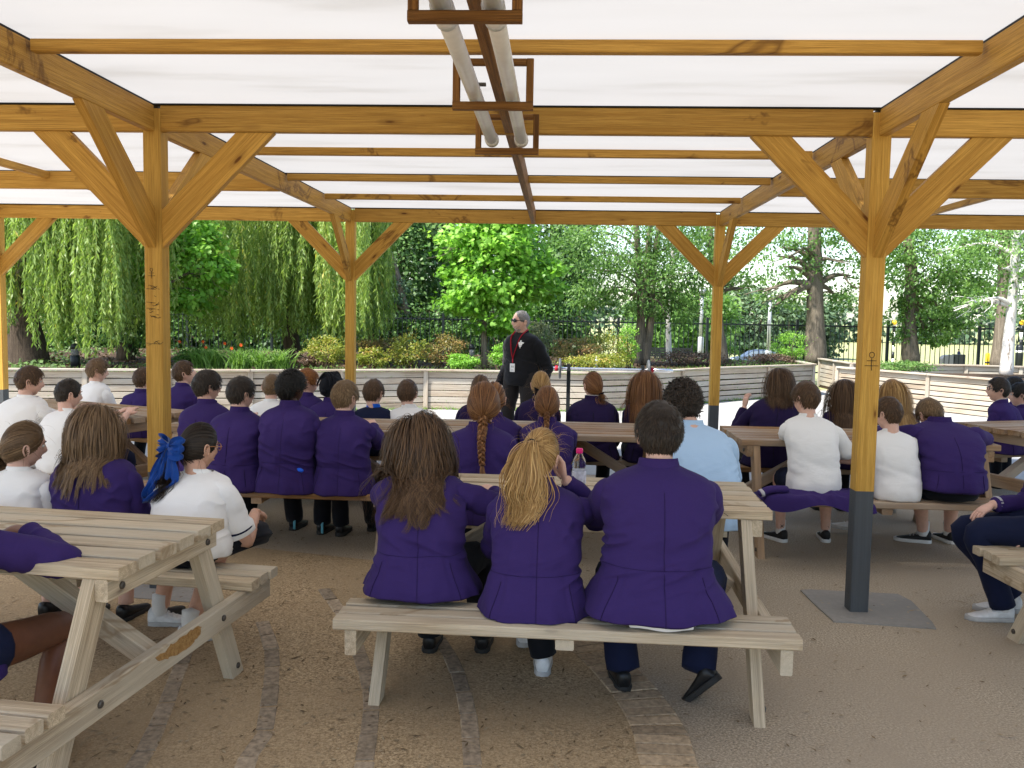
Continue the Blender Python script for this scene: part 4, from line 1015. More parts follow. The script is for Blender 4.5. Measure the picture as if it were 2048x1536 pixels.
def h_braid(q, colour, start=(0, -.085, -.045), n=1100, length=.30, rad_=.020, thick=.020, width=.004, turns=7, fly=60, sway=.0, tie_mat='hair'):
    rg = q.rg
    Vc, Fc = cap(q, 'long', thick*.8, 'x')
    put_hair(q, 'hair', [(Vc, Fc, np.full(len(Vc), .3)), pulled(q, start, int(n*(1.5 if q.res >= 2 else 1)), thick, width, rg), flyaway(q, fly, rg, .09)], colour)
    # centre line draped down the back
    R0 = q.tf(np.array([start]))*1.0; lay = np.array([.034]); Pc = drape(q, R0, np.array([[0, -.35, -1.]])/1.06@q.Rh.T, np.array([length]), 40, 1., lay, np.random.default_rng(1), jitter=0., stiff=.5)[0]
    Pc[:, 0] += sway*np.linspace(0, 1, 40)**1.5
    Tn = np.gradient(Pc, axis=0); Tn /= np.linalg.norm(Tn, axis=1)[:, None]; X = np.array([1., 0, 0])-Tn*Tn[:, :1]; X /= np.linalg.norm(X, axis=1)[:, None]; Y = np.cross(Tn, X)
    Vs, Fs, Ts = [], [], []; nn = 0; u = np.linspace(0, 1, 160); up = lambda A_: np.stack([np.interp(u, np.linspace(0, 1, 40), A_[:, i]) for i in range(3)], -1)
    Cc, Xx, Yy = up(Pc), up(X), up(Y); rr = rad_*np.interp(u, [0, .1, .8, 1], [.85, 1, .72, .55])
    for s in range(3):
        a = 2*np.pi*(turns*u/2*1.0+s/3)
        ctr = Cc+Xx*(np.sin(a)*rr*.85)[:, None]+Yy*(np.sin(2*a)*rr*.42)[:, None]
        k = 10
        for j in range(k):
            an = 2*np.pi*j/k+u*5; off = rr*.62*(.75+.25*rg.uniform()); P = ctr+Xx*(np.cos(an)*off)[:, None]+Yy*(np.sin(an)*off*.85)[:, None]
            V, F, T = strand_mesh(P[None], [rad_*.55], [rg.beta(2, 2)], (P-ctr)[None], .8); Vs.append(V); Fs.append(F+nn); Ts.append(T); nn += len(V)
        V, F = tube(ctr[::6], list((rr*.55)[::6]), 8, 60); F4 = np.array([f if len(f) == 4 else f+[f[-1]] for f in F if len(f) == 4]); Vs.append(V); Fs.append(F4+nn); Ts.append(np.full(len(V), .3)); nn += len(V)
    e = Cc[-1]; m = 40; dd = Tn[-1]+rg.normal(size=(m, 3))*.16; Pt = e+rg.normal(size=(m, 1, 3))*.004+dd[:, None]*(np.linspace(0, .075, 6)[None, :, None]); V, F, T = strand_mesh(Pt, np.full(m, .006), rg.beta(2, 2, m), np.tile(Yy[-1], (m, 6, 1)), .3)
    Vs.append(V); Fs.append(F+nn); Ts.append(T)
    q.child('braid', mesh_np('braid', np.vstack(Vs), np.vstack(Fs), True, np.concatenate(Ts)), 'hair_'+colour)
    b = Bag(); b.add(*tube([Cc[-4], Cc[-1]], [rad_*.62, rad_*.55], 10, 4)); q.child('hair_tie', b, 'hair_'+colour if tie_mat == 'hair' else tie_mat)
def h_bun(q, colour, tie=(0, -.098, .01), r=.036, **kw):
    rg = q.rg; Vc, Fc = cap(q, 'long', .010, 'x'); put_hair(q, 'hair', [(Vc, Fc, np.full(len(Vc), .3)), pulled(q, tie, 360, .016, .008, rg), flyaway(q, 40, rg)], colour)
    m = 120; c = np.array(tie)+np.array([0, -r*.6, 0]); a0 = rg.uniform(0, 6.3, m); e = rg.normal(size=(m, 3)); e /= np.linalg.norm(e, axis=1)[:, None]
    f = np.cross(e, rg.normal(size=(m, 3))); f /= np.linalg.norm(f, axis=1)[:, None]; u = np.linspace(0, 2.2, 10)[None, :, None]
    P = c+r*rg.uniform(.75, 1.05, (m, 1, 1))*(np.cos(u)*e[:, None]+np.sin(u)*f[:, None]); P = q.tf(P)
    V, F, T = strand_mesh(P, np.full(m, .010), rg.beta(2, 2, m), P-q.tf(c[None])[0], .5); put_hair(q, 'bun', [(V, F, T)], colour)
def h_curly(q, colour, thick=.045, n=1300, width=.008):
    rg = q.rg; Vc, Fc = cap(q, 'short', thick*.62, 'x', rough=.012)
    R0, D = scalp_points(q, n, 'short', rg); L = rg.uniform(.03, .075, n); up = np.interp(R0[:, 2], [-.08, -.03, .03, .1], [.45, .8, 1., 1.])
    t = D+rg.normal(size=(n, 3))*.8; u = np.linspace(0, 1, 9)[None, :, None]; side = np.cross(D, rg.normal(size=(n, 3))); side /= np.linalg.norm(side, axis=1)[:, None]; s2 = np.cross(D, side)
    ph = rg.uniform(0, 6.3, (n, 1, 1)); turn = rg.uniform(3, 7, (n, 1, 1)); r = .010*rg.uniform(.6, 1.4, (n, 1, 1))
    P = R0[:, None]+D[:, None]*(thick*.55+thick*.6*u*up[:, None, None])+side[:, None]*(u*.02*rg.normal(size=(n, 1, 1))+r*np.cos(ph+turn*u))+s2[:, None]*(u*.02*rg.normal(size=(n, 1, 1))+r*np.sin(ph+turn*u))
    P = q.tf(P); V, F, T = strand_mesh(P, width*rg.uniform(.5, 1.3, n), rg.beta(2, 2, n), P-q.hc, .4)
    put_hair(q, 'hair', [(Vc, Fc, np.full(len(Vc), .2)), (V, F, T)], colour)
def h_afro(q, colour, thick=.022, n=1500):
    h_curly(q, colour, thick, n, .006)
def h_wrap(q, colour, mt='black'):
    """smooth cloth cap knotted at the back"""
    Vc, Fc = cap(q, 'long', .024, 'x', rough=.006); b = Bag(); b.add(Vc, Fc.tolist())
    for k in range(5):
        y0 = -.09+k*.035; pts = [(-.075, y0-.02, .02), (-.05, y0, .09), (0, y0+.012, .132), (.05, y0, .09), (.075, y0-.02, .02)]; V, Fs = tube(pts, [.006, .011, .012, .011, .006], 8, 18); b.add(q.tf(V), Fs)
    V, Fs = ball((0, -.118, -.03), (.026, .02, .02), 12, 8); b.add(q.tf(V), Fs)
    q.child('head_covering', b, mt)
HAIR = dict(short=h_short, long=h_long, pony=h_pony, braid=h_braid, bun=h_bun, curly=h_curly, afro=h_afro, wrap=h_wrap)
def pupil(label, hip, crown, seat=ZBEN, yaw=0., fwd=.12, nk=.03, feet_px=None, **kw):
    """hip = (u, Y): pixel column and distance of the seat; crown = (u, v): pixel of the crown; fwd = how far the neck leans ahead"""
    hx = at(hip[0], 920, Y=hip[1]).x
    d = Vector((-math.sin(yaw), math.cos(yaw)))*(fwd+nk)
    T = at(crown[0], crown[1], Y=hip[1]+d.y)
    off = Vector((T.x-hx, d.y)); c, s = math.cos(-yaw), math.sin(-yaw); lx, ly = c*off.x-s*off.y, s*off.x+c*off.y
    n = min(max(lx*.3, -.05), .05)
    if feet_px:
        Mi = (Matrix.Translation((hx, hip[1], seat)) @ Matrix.Rotation(yaw, 4, 'Z')).inverted(); kw['feet'] = []
        for f in feet_px:
            if len(f) and f[0] > 30: g = Mi @ at(f[0], f[1], Z=0); kw['feet'].append((g.x, g.y, *f[2:]))
            else: kw['feet'].append(f)
    return person(label, hx, hip[1], T.z-seat, seat=seat, yaw=yaw, lean=(lx-n, ly-nk), neck=(n, nk), **kw)
def W2L(hip_u, Y, seat, yaw, u, v, Yt):
    """a pixel at distance Yt in the sitter's own coordinates"""
    hx = at(hip_u, 920, Y=Y).x
    return tuple((Matrix.Translation((hx, Y, seat)) @ Matrix.Rotation(yaw, 4, 'Z')).inverted() @ at(u, v, Y=Yt))

def sock_mark(q, kind):
    """small black maker's mark on the outer side of each sock"""
    for an in q.ankles:
        b = Bag(); c = np.array(an)+np.array([0, 0, .035])
        for s in (-1, 1):
            o = c+np.array([s*.041, -.005, 0]) if kind == 0 else c+np.array([0, -.041, 0]); 
            if kind == 0: b.add(*tube([o+np.array([0, -.018, .004]), o+np.array([s*.001, -.010, -.006]), o+np.array([0, .020, .008])], [.0012, .0035, .0008], 6, 10))
            else: b.add(*tube([o+np.array([s*.010, .004, .010]), o+np.array([s*.004, 0, .002]), o+np.array([s*.004, 0, -.002]), o+np.array([s*.010, .004, -.010])], [.0022]*4, 6, 10)); b.add(*tube([o+np.array([-.007, 0, 0]), o+np.array([.007, 0, 0])], [.0022]*2, 6, 4))
        q.child('sock_mark', b, 'ink')
def shirt_tail(q):
    a = np.linspace(-2.15, -1.15, 18); rows = []
    for k, (r, z) in enumerate(((.99, .052), (1.0, .03), (.995, .012), (.96, .006))): rows.append(np.stack([.205*q.ww*r*np.cos(a)+.02, -.006-.165*q.ww*r*-np.sin(a), np.full(18, z)+.003*np.sin(a*9)], -1))
    b = Bag(); b.add(np.vstack(rows), [[r*18+j, r*18+j+1, (r+1)*18+j+1, (r+1)*18+j] for r in range(3) for j in range(17)]); q.child('shirt_tail', b, 'white_shirt')
# --- front table, near bench
pupil('girl with long wavy dark brown hair and purple blazer resting her head on her hand', (846, 3.60), (842, 842), w=1.04, res=2, fwd=.20, head=(.1, .25, -.30), bulge=.045, hem=.03, flare=1.08,
      hair=('long', 'brown', dict(n=2300, L=.37, wave=.018, wfreq=30, clump=130, thick=.028, width=.0036, jitter=.09, Lj=.22)), legs='trousers',
      arms=(((-.15, .33, .52), (-.3, .7, -1), (1, .2, .2), (.2, -.2, 1.), .5), (W2L(846, 3.6, ZBEN, 0, 985, 985, 4.0), (.8, -.4, -.3))), feet_px=[(860, 1300), (965, 1300)])
pupil('girl with a golden blonde ponytail and purple blazer, chin on her hand', (1075, 3.46), (1080, 863), w=1.0, res=2, fwd=.20, head=(-.25, .12, .10), bulge=.045, flare=1.02,
      hair=('pony', 'blonde', dict(tie=(-.012, -.094, .050), tail=.37, tn=900, n=1500, wave=.010, wfreq=30, clump=60, spread=.50, fly=130, thick=.014, dirn=(-.05, -.75, -.35))), shoes='shoe_white',
      arms=(((-.10, .40, .36), (-.45, -.5, -1)), ((.115, .28, .475), (.8, 0, -1), (-1, -.3, .3), (-.2, .2, 1), .7)), feet_px=[(1085, 1345), (1045, 1290)])
pupil('broad dark-haired boy in a purple blazer at the right of the front bench', (1320, 3.44), (1320, 812), w=1.22, res=2, fwd=.13, bulge=.03, flare=1.12, hem=.03, hs=1.06, head=(.06, .06, 0), hemfolds=1.5, extra=lambda q: shirt_tail(q),
      hair=('short', 'dark', dict(n=2600, L=.055, thick=.028, lift=.08, mess=.08, width=.0042, fringe=.6, lo=.4)), skin='skin_pale', legmat='navy',
      arms=(((.02, .42, .38), (-1, -.3, -.3)), ((-.0, .44, .38), (1, -.35, -.2))), feet_px=[(1245, 1375, .1), (1395, 1400, .95, .8, .05)])
# --- front table, far bench, backs to the table
pupil('curly dark-haired boy in a pale blue shirt bent forward behind the front table', (1425, 5.02), (1368, 770), w=1.12, res=2, fwd=.22, nk=.07, bulge=.06, top='blue', head=(.1, .12, -.08), sl='long',
      hair=('curly', 'dark', dict(thick=.040, n=1500)), arms=('lap', 'lap'), hs=1.02)
pupil('girl with one thick auburn braid, the nearer of the two with braids', (950, 5.02), (968, 772), w=1.12, res=2, fwd=.10, bulge=.03, head=(.05, .05, 0), hs=1.06,
      hair=('braid', 'auburn', dict(length=.33, rad_=.021, thick=.024, fly=90, start=(0, -.088, -.05), turns=8)), arms=('lap', 'lap'))
# --- middle table, near bench
pupil('girl with a thin auburn braid and purple blazer, farther of the two with braids', (1094, 5.80), (1095, 777), w=.95, fwd=.08, head=(0, .05, 0),
      hair=('braid', 'auburn', dict(length=.24, rad_=.015, thick=.018, fly=70, turns=8)), arms=('table', 'table'))
pupil('auburn-haired girl in a blazer hidden behind the girl with the thick braid', (985, 5.84), (988, 768), w=.95, fwd=.08, hair=('bun', 'auburn', dict(tie=(0, -.09, -.03), r=.03)), arms=('table', 'table'))
# --- middle table, far bench
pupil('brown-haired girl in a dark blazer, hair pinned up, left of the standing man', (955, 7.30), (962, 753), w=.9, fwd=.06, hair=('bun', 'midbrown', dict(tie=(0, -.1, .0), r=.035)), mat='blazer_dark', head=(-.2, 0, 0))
def bow(q, c, size, mt, tails, name='hair_bow', droop=.3):
    """loops and tails of a ribbon bow, head coordinates"""
    b = Bag()
    for s in (-1, 1):
        for k, (up, sc) in enumerate(((.25, 1.), (-.28, .92))):
            u = np.linspace(0, 1, 12); row = []
            for t in u:
                cx = s*size*sc*(math.sin(t*math.pi)*.9+.1*t); cz = up*size*math.sin(t*math.pi)*1.1-droop*size*t*.2; cy = -.012-.35*size*math.sin(t*math.pi*2)*(1 if k else .8)
                h = size*(.13+.42*math.sin(t*math.pi)**.8)
                for v in np.linspace(-1, 1, 7): row.append((c[0]+cx, c[1]+cy-.012*math.cos(v*6), c[2]+cz+v*h*.75))
            b.add(q.tf(np.array(row)), [[r*7+j, r*7+j+1, (r+1)*7+j+1, (r+1)*7+j] for r in range(11) for j in range(6)])
    V, Fs = ball((c[0], c[1]-.02, c[2]), (size*.17, .014, size*.2), 12, 8); b.add(q.tf(V), Fs)
    o = q.child(name, b, mt)
    if tails:
        for s, L, sw, w in tails:
            tb = Bag(); st = q.tf(np.array([[c[0]+s*.01, c[1]-.018, c[2]]]))[0]; row = []
            for t in np.linspace(0, 1, 18):
                p = st+np.array([sw*t**.8, -.05*math.sin(t*3)*.6-.005, -L*t]); h = w*(.25+.75*min(1, t*2.2))
                p = push_torso(q, p[None], np.array([.018]))[0]
                for v in np.linspace(-1, 1, 9): row.append((p[0]+v*h, p[1]-.010*math.cos(v*7+t*5), p[2]+(.05*abs(v) if t > .95 else 0)+.012*v))
            tb.add(np.array(row), [[r*9+j, r*9+j+1, (r+1)*9+j+1, (r+1)*9+j] for r in range(17) for j in range(8)])
            q.child('bow_tail', tb, mt, o)
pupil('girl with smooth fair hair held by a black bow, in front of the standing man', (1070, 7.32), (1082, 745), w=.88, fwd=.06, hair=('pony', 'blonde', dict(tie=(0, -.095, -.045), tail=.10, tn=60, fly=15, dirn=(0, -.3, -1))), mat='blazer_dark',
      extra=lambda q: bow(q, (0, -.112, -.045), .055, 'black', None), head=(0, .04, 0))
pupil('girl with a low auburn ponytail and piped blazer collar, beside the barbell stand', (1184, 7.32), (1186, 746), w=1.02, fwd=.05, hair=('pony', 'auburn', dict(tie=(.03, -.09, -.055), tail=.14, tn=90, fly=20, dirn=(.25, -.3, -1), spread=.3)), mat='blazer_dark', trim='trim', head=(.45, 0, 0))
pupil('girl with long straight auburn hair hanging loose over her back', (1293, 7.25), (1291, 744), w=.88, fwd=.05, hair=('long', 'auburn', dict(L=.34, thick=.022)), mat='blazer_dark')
# --- right table, near bench
pupil('boy in a white sports shirt and navy shorts leaning an arm on the right table', (1628, 5.94), (1613, 767), w=.98, fwd=.12, bulge=.05, top='white', legs='shorts', legmat='navy', head=(.55, .05, .05), hem=.02,
      hair=('short', 'midbrown', dict(L=.06, thick=.026, lift=.15, fringe=.5)), arms=((W2L(1628, 5.94, ZBEN, 0, 1632, 862, 6.36), (-1, .1, -.25), (.2, 0, -1)), ((.16, .34, .20), (1, -.6, -.3))), feet_px=[(1560, 1082, .5), (1650, 1082, -.15)], shoes='shoe_sport', sock='sock_white', extra=lambda q: sock_mark(q, 1))
pupil('small boy in a white sports shirt just right of the grey-footed post', (1796, 5.92), (1778, 797), w=.86, fwd=.12, bulge=.04, top='white', legs='shorts', legmat='navy', head=(.6, .08, 0), hem=.0,
      hair=('short', 'brown', dict(L=.04, thick=.018)), arms=('table', 'table'), feet_px=[(1705, 1068, .9), (1760, 1040)], shoes='shoe_white', sock='sock_white')
pupil('boy in a purple blazer slumped forward with his head down on the right table', (1900, 5.95), (1862, 803), w=1.16, fwd=.24, nk=.17, hunch=.085, bulge=.11, head=(.2, .5, -.1), hem=.075, flare=.86, cuff='trim', legs='shorts', legmat='black',
      hair=('short', 'sandy', dict(L=.055, thick=.022, mess=.2)), arms=((( -.26, .56, .38), (-1, -.2, -.2)), ((.18, .50, .38), (1, -.2, -.2))), feet_px=[(1845, 1085, 1.25), (1898, 1085, .15)], shoes='shoe_sport', sock='sock_white')
# --- right table, far bench
def drink(q):
    b = Bag(); h = q.tf(np.array([[.0, .13, -.05]]))[0]
    V, Fs = lathe([(.012, -.12), (.034, -.10), (.036, .03), (.030, .06), (.014, .085), (.013, .11)], 16); R = np.array(Matrix.Rotation(-1.1, 3, 'Y')); b.add(V@R.T+h+np.array([-.10, .02, .03]), Fs); return b
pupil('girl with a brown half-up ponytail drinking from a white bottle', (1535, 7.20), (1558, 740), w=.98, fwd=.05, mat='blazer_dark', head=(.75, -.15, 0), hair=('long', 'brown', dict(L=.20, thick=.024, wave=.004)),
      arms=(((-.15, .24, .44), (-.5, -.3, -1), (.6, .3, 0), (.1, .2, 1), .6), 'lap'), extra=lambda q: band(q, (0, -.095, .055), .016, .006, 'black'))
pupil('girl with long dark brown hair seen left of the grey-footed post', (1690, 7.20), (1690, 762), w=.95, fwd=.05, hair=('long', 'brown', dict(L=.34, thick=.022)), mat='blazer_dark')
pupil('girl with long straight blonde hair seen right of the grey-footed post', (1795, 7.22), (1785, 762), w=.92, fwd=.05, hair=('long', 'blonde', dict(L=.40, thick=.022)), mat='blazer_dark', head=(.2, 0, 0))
# --- table by the right edge
pupil('dark-haired boy with glasses and piped blazer collar facing left by the right edge', (2005, 8.25), (1998, 757), yaw=.75, w=.92, fwd=.02, hair=('short', 'dark', dict(L=.04, thick=.02, fringe=.4)), trim='trim', head=(.55, -.08, 0), glasses='frame_black')
pupil('black-haired boy half cut off by the right edge of the picture', (2052, 8.42), (2042, 768), yaw=.5, w=.92, fwd=.02, hair=('short', 'black', dict(L=.045, thick=.022)), trim='trim', head=(.6, .0, 0))
pupil('third boy in a blazer mostly hidden at the right edge', (2062, 8.8), (2030, 756), yaw=.4, w=.9, fwd=.02, hair=('short', 'black', {}), head=(.4, 0, 0))
# --- bench end at the right edge
person('pupil beyond the right edge, knee, white sock and white trainer showing', 2.74, 4.84, .78, yaw=math.pi/2-.12, w=1.08, lean=(0, .06), hair=('short', 'brown', {}), legmat='navy', shoes='shoe_white', sock='sock_white', res=2,
       cuff='trim', extra=lambda q: sock_mark(q, 0), arms=(((-.13, .24, .07), (-.6, -.5, -.4), (0, 0, -1), (.2, .5, -.7), .9), 'lap'), feet=[(-.07, .30, .1), (.10, .20, 0)], leg=.43)
# --- front left table
pupil('pupil cut off by the left edge, purple sleeve laid on the front left table', (-150, 2.56), (-170, 880), w=1.06, res=2, fwd=.16, legs='shorts', legmat='navy', skin='skin_brown', hair=('short', 'dark', {}), flare=.8, short_k=.25,
      arms=(((-.25, .40, .38), (-1, -.2, -.3)), ((.06, .40, .385), (.9, -.3, -.3), (0, .1, -1), (-.9, .4, 0), .4)), feet_px=[(-.12, .42), (.14, .30)])
pupil('girl with smooth light brown hair tied low and a white shirt at the left edge', (22, 3.98), (48, 847), yaw=-.12, w=.95, res=2, fwd=.05, top='white', head=(-.65, .12, .12), hair=('pony', 'lightbrown', dict(tie=(-.05, -.085, -.06), tail=.16, tn=120, dirn=(-.5, -.2, -1), fly=30, n=560)), legs='skirt')
pupil('girl with long light brown hair over a purple blazer at the front left table', (196, 3.98), (190, 817), yaw=-.1, w=1.06, res=2, fwd=.05, head=(-.35, .05, 0), hair=('long', 'lightbrown', dict(L=.28, thick=.024, wave=.005, clump=80, n=1700, Lj=.3, side=np.array([-.06, 0, 0]))), legs='skirt')
pupil('girl with a big blue ribbon bow, tortoiseshell glasses and white shirt', (388, 3.95), (398, 850), yaw=-.25, w=1.04, res=2, fwd=.10, bulge=.05, top='white', hem=.05, cuff='navy', head=(-.35, .15, .0), skin='skin_tan', legs='skirt', hair=('pony', 'dark', dict(tie=(-.02, -.098, -.005), tail=.30, tn=150, wave=.012, wfreq=40, clump=8, dirn=(0, -.4, -1), spread=.25, n=620, fly=25, thick=.012)),
      glasses='frame_brown', extra=lambda q: bow(q, (-.025, -.125, -.005), .085, 'ribbon', [(-1, .25, -.07, .040), (1, .27, .03, .045)]), arms=('lap', 'lap'), feet_px=[(320, 1250, -1.2), (380, 1285, -.6)], shoes='shoe_white', sock='sock_white')
# --- left middle table, near bench
pupil('boy with thick dark hair in a blazer, leftmost on the left middle bench', (412, 5.95), (414, 744), yaw=-.2, w=1.02, fwd=.12, head=(-.55, .05, 0), hair=('short', 'dark', dict(L=.06, thick=.028, fringe=.5)), arms=('table', 'table'), glasses='frame_black')
pupil('dark-haired boy in a purple blazer left of the boy with tight black curls', (472, 5.72), (482, 757), yaw=-.15, w=1.0, fwd=.10, head=(-.5, .02, 0), hair=('short', 'dark', dict(L=.05, thick=.024, lift=.18)), arms=('table', 'table'), feet_px=[(455, 1040), (535, 1005)])
def heel_tab(q):
    for ch in [c for c in q.po.children if c.name.startswith('shoe')]:
        c = ch.data.vertices; V = np.array([v.co[:] for v in c]); m = V[V[:, 1].argmin()]
        b = Bag(); b.add(*tube([(m[0], m[1]-.004, m[2]-.03), (m[0], m[1]-.004, m[2]+.05)], [.009, .011], 8, 4, squash=.4)); q.child('heel_tab', b, 'cyan', ch)
    b = Bag(); V, Fs = ball((.125, -.125, .15), (.030, .012, .016), 12, 8); b.add(V, Fs); q.child('pocket_item', b, 'blue_plastic')
MAT['cyan'] = plain('cyan heel tab', (.10, .33, .42), .5); MAT['blue_plastic'] = plain('bright blue plastic', (.01, .12, .75), .35)
pupil('boy with tight black curls in a blazer on the left middle bench', (577, 5.70), (583, 744), yaw=-.1, w=1.04, fwd=.06, head=(-.45, -.02, 0), skin='skin_dark', hair=('afro', 'black', {}), arms=('lap', 'lap'), feet_px=[(590, 1058), (645, 1066)], extra=heel_tab, res=2)
pupil('sandy-haired boy with black glasses at the right end of the left middle bench', (688, 5.70), (690, 764), yaw=-.05, w=1.0, fwd=.08, head=(-.4, .04, 0), hair=('short', 'sandy', dict(L=.05, thick=.022)), arms=('table', 'table'), glasses='frame_black', feet_px=[(682, 1070), (745, 1060)], res=2)
# --- left middle table, far bench
pupil('fair cropped boy in a white shirt behind the boy with tight black curls', (538, 7.3), (544, 750), w=.92, fwd=.05, top='white', hair=('short', 'sandy', dict(L=.022, thick=.012)), head=(0, 0, 0))
pupil('ginger boy in a blazer behind the left middle table', (618, 7.35), (614, 740), yaw=-.3, w=.92, fwd=.05, hair=('short', 'ginger', dict(L=.06, thick=.024, fringe=.7)), head=(-.75, 0, 0))
pupil('boy in a smooth black head covering and blazer', (660, 7.25), (664, 750), yaw=-.1, w=.95, fwd=.05, skin='skin_tan', hair=('wrap', 'black', {}), head=(-.35, 0, 0))
def navy_back(q):
    b = Bag(); z = q.hem+(q.zN-q.hem)*.70
    for k in range(10):
        x = -.05+k*.011
        t_ = np.array([.70]); bb = float(cubic(t_, ST_T, q.B)[0]); c = q.cen(t_)[0]; y = c[1]-bb*math.sqrt(max(.1, 1-(x/.19)**2))-.008
        b.add(*tube([(c[0]+x, y, z), (c[0]+x+.002, y, z+.008+.003*(k % 3))], [.0022]*2, 5, 3))
        b.add(*tube([(c[0]+x, y, z), (c[0]+x+.006, y, z+.001)], [.0018]*2, 5, 3))
    q.child('back_lettering', b, 'trim')
MAT['royal'] = fabric('royal blue collar cloth', (.01, .10, .55), .6)
pupil('boy in a navy sports top with bright blue collar', (748, 7.25), (747, 762), w=.92, fwd=.05, top='navy', sl='long', collar='royal', hair=('short', 'midbrown', dict(L=.055, thick=.024)), head=(-.3, .15, 0), extra=navy_back)
pupil('brown-haired boy in an off-white long shirt right of the navy top', (826, 7.25), (815, 762), w=.98, fwd=.06, top='white', sl='long', hair=('short', 'midbrown', dict(L=.045, thick=.022)), head=(-.1, .1, 0))
# --- far left table
pupil('large boy in a white shirt at the left edge, face turned right', (42, 6.28), (58, 735), yaw=-.4, w=1.18, fwd=.12, bulge=.06, top='white', head=(-.55, .1, 0), hair=('short', 'brown', dict(L=.05, thick=.022)), arms=('table', 'table'), legmat='navy')
pupil('short-haired boy in a white shirt, nearer one at the far left table', (128, 6.10), (136, 760), yaw=-.4, w=1.0, fwd=.14, bulge=.05, top='white', head=(-.3, .12, 0), hair=('short', 'dark', dict(L=.022, thick=.012)), arms=('table', 'table'), legmat='navy')
pupil('sandy-haired boy in a white shirt behind the far left table', (196, 8.15), (194, 720), yaw=-.45, w=.95, fwd=.06, top='white', head=(-.55, .1, 0), hair=('short', 'lightbrown', dict(L=.06, thick=.028)))
pupil('boy in a blazer half hidden behind the left front post', (283, 7.95), (287, 737), yaw=-.3, w=1.0, fwd=.05, hair=('short', 'brown', {}), trim='trim', head=(-.2, 0, 0))
pupil('boy looking upward in a blazer just right of the left front post', (368, 7.72), (368, 724), yaw=-.45, w=.98, fwd=.04, hair=('short', 'brown', dict(L=.05, thick=.02, fringe=.4)), head=(-.6, -.25, 0))

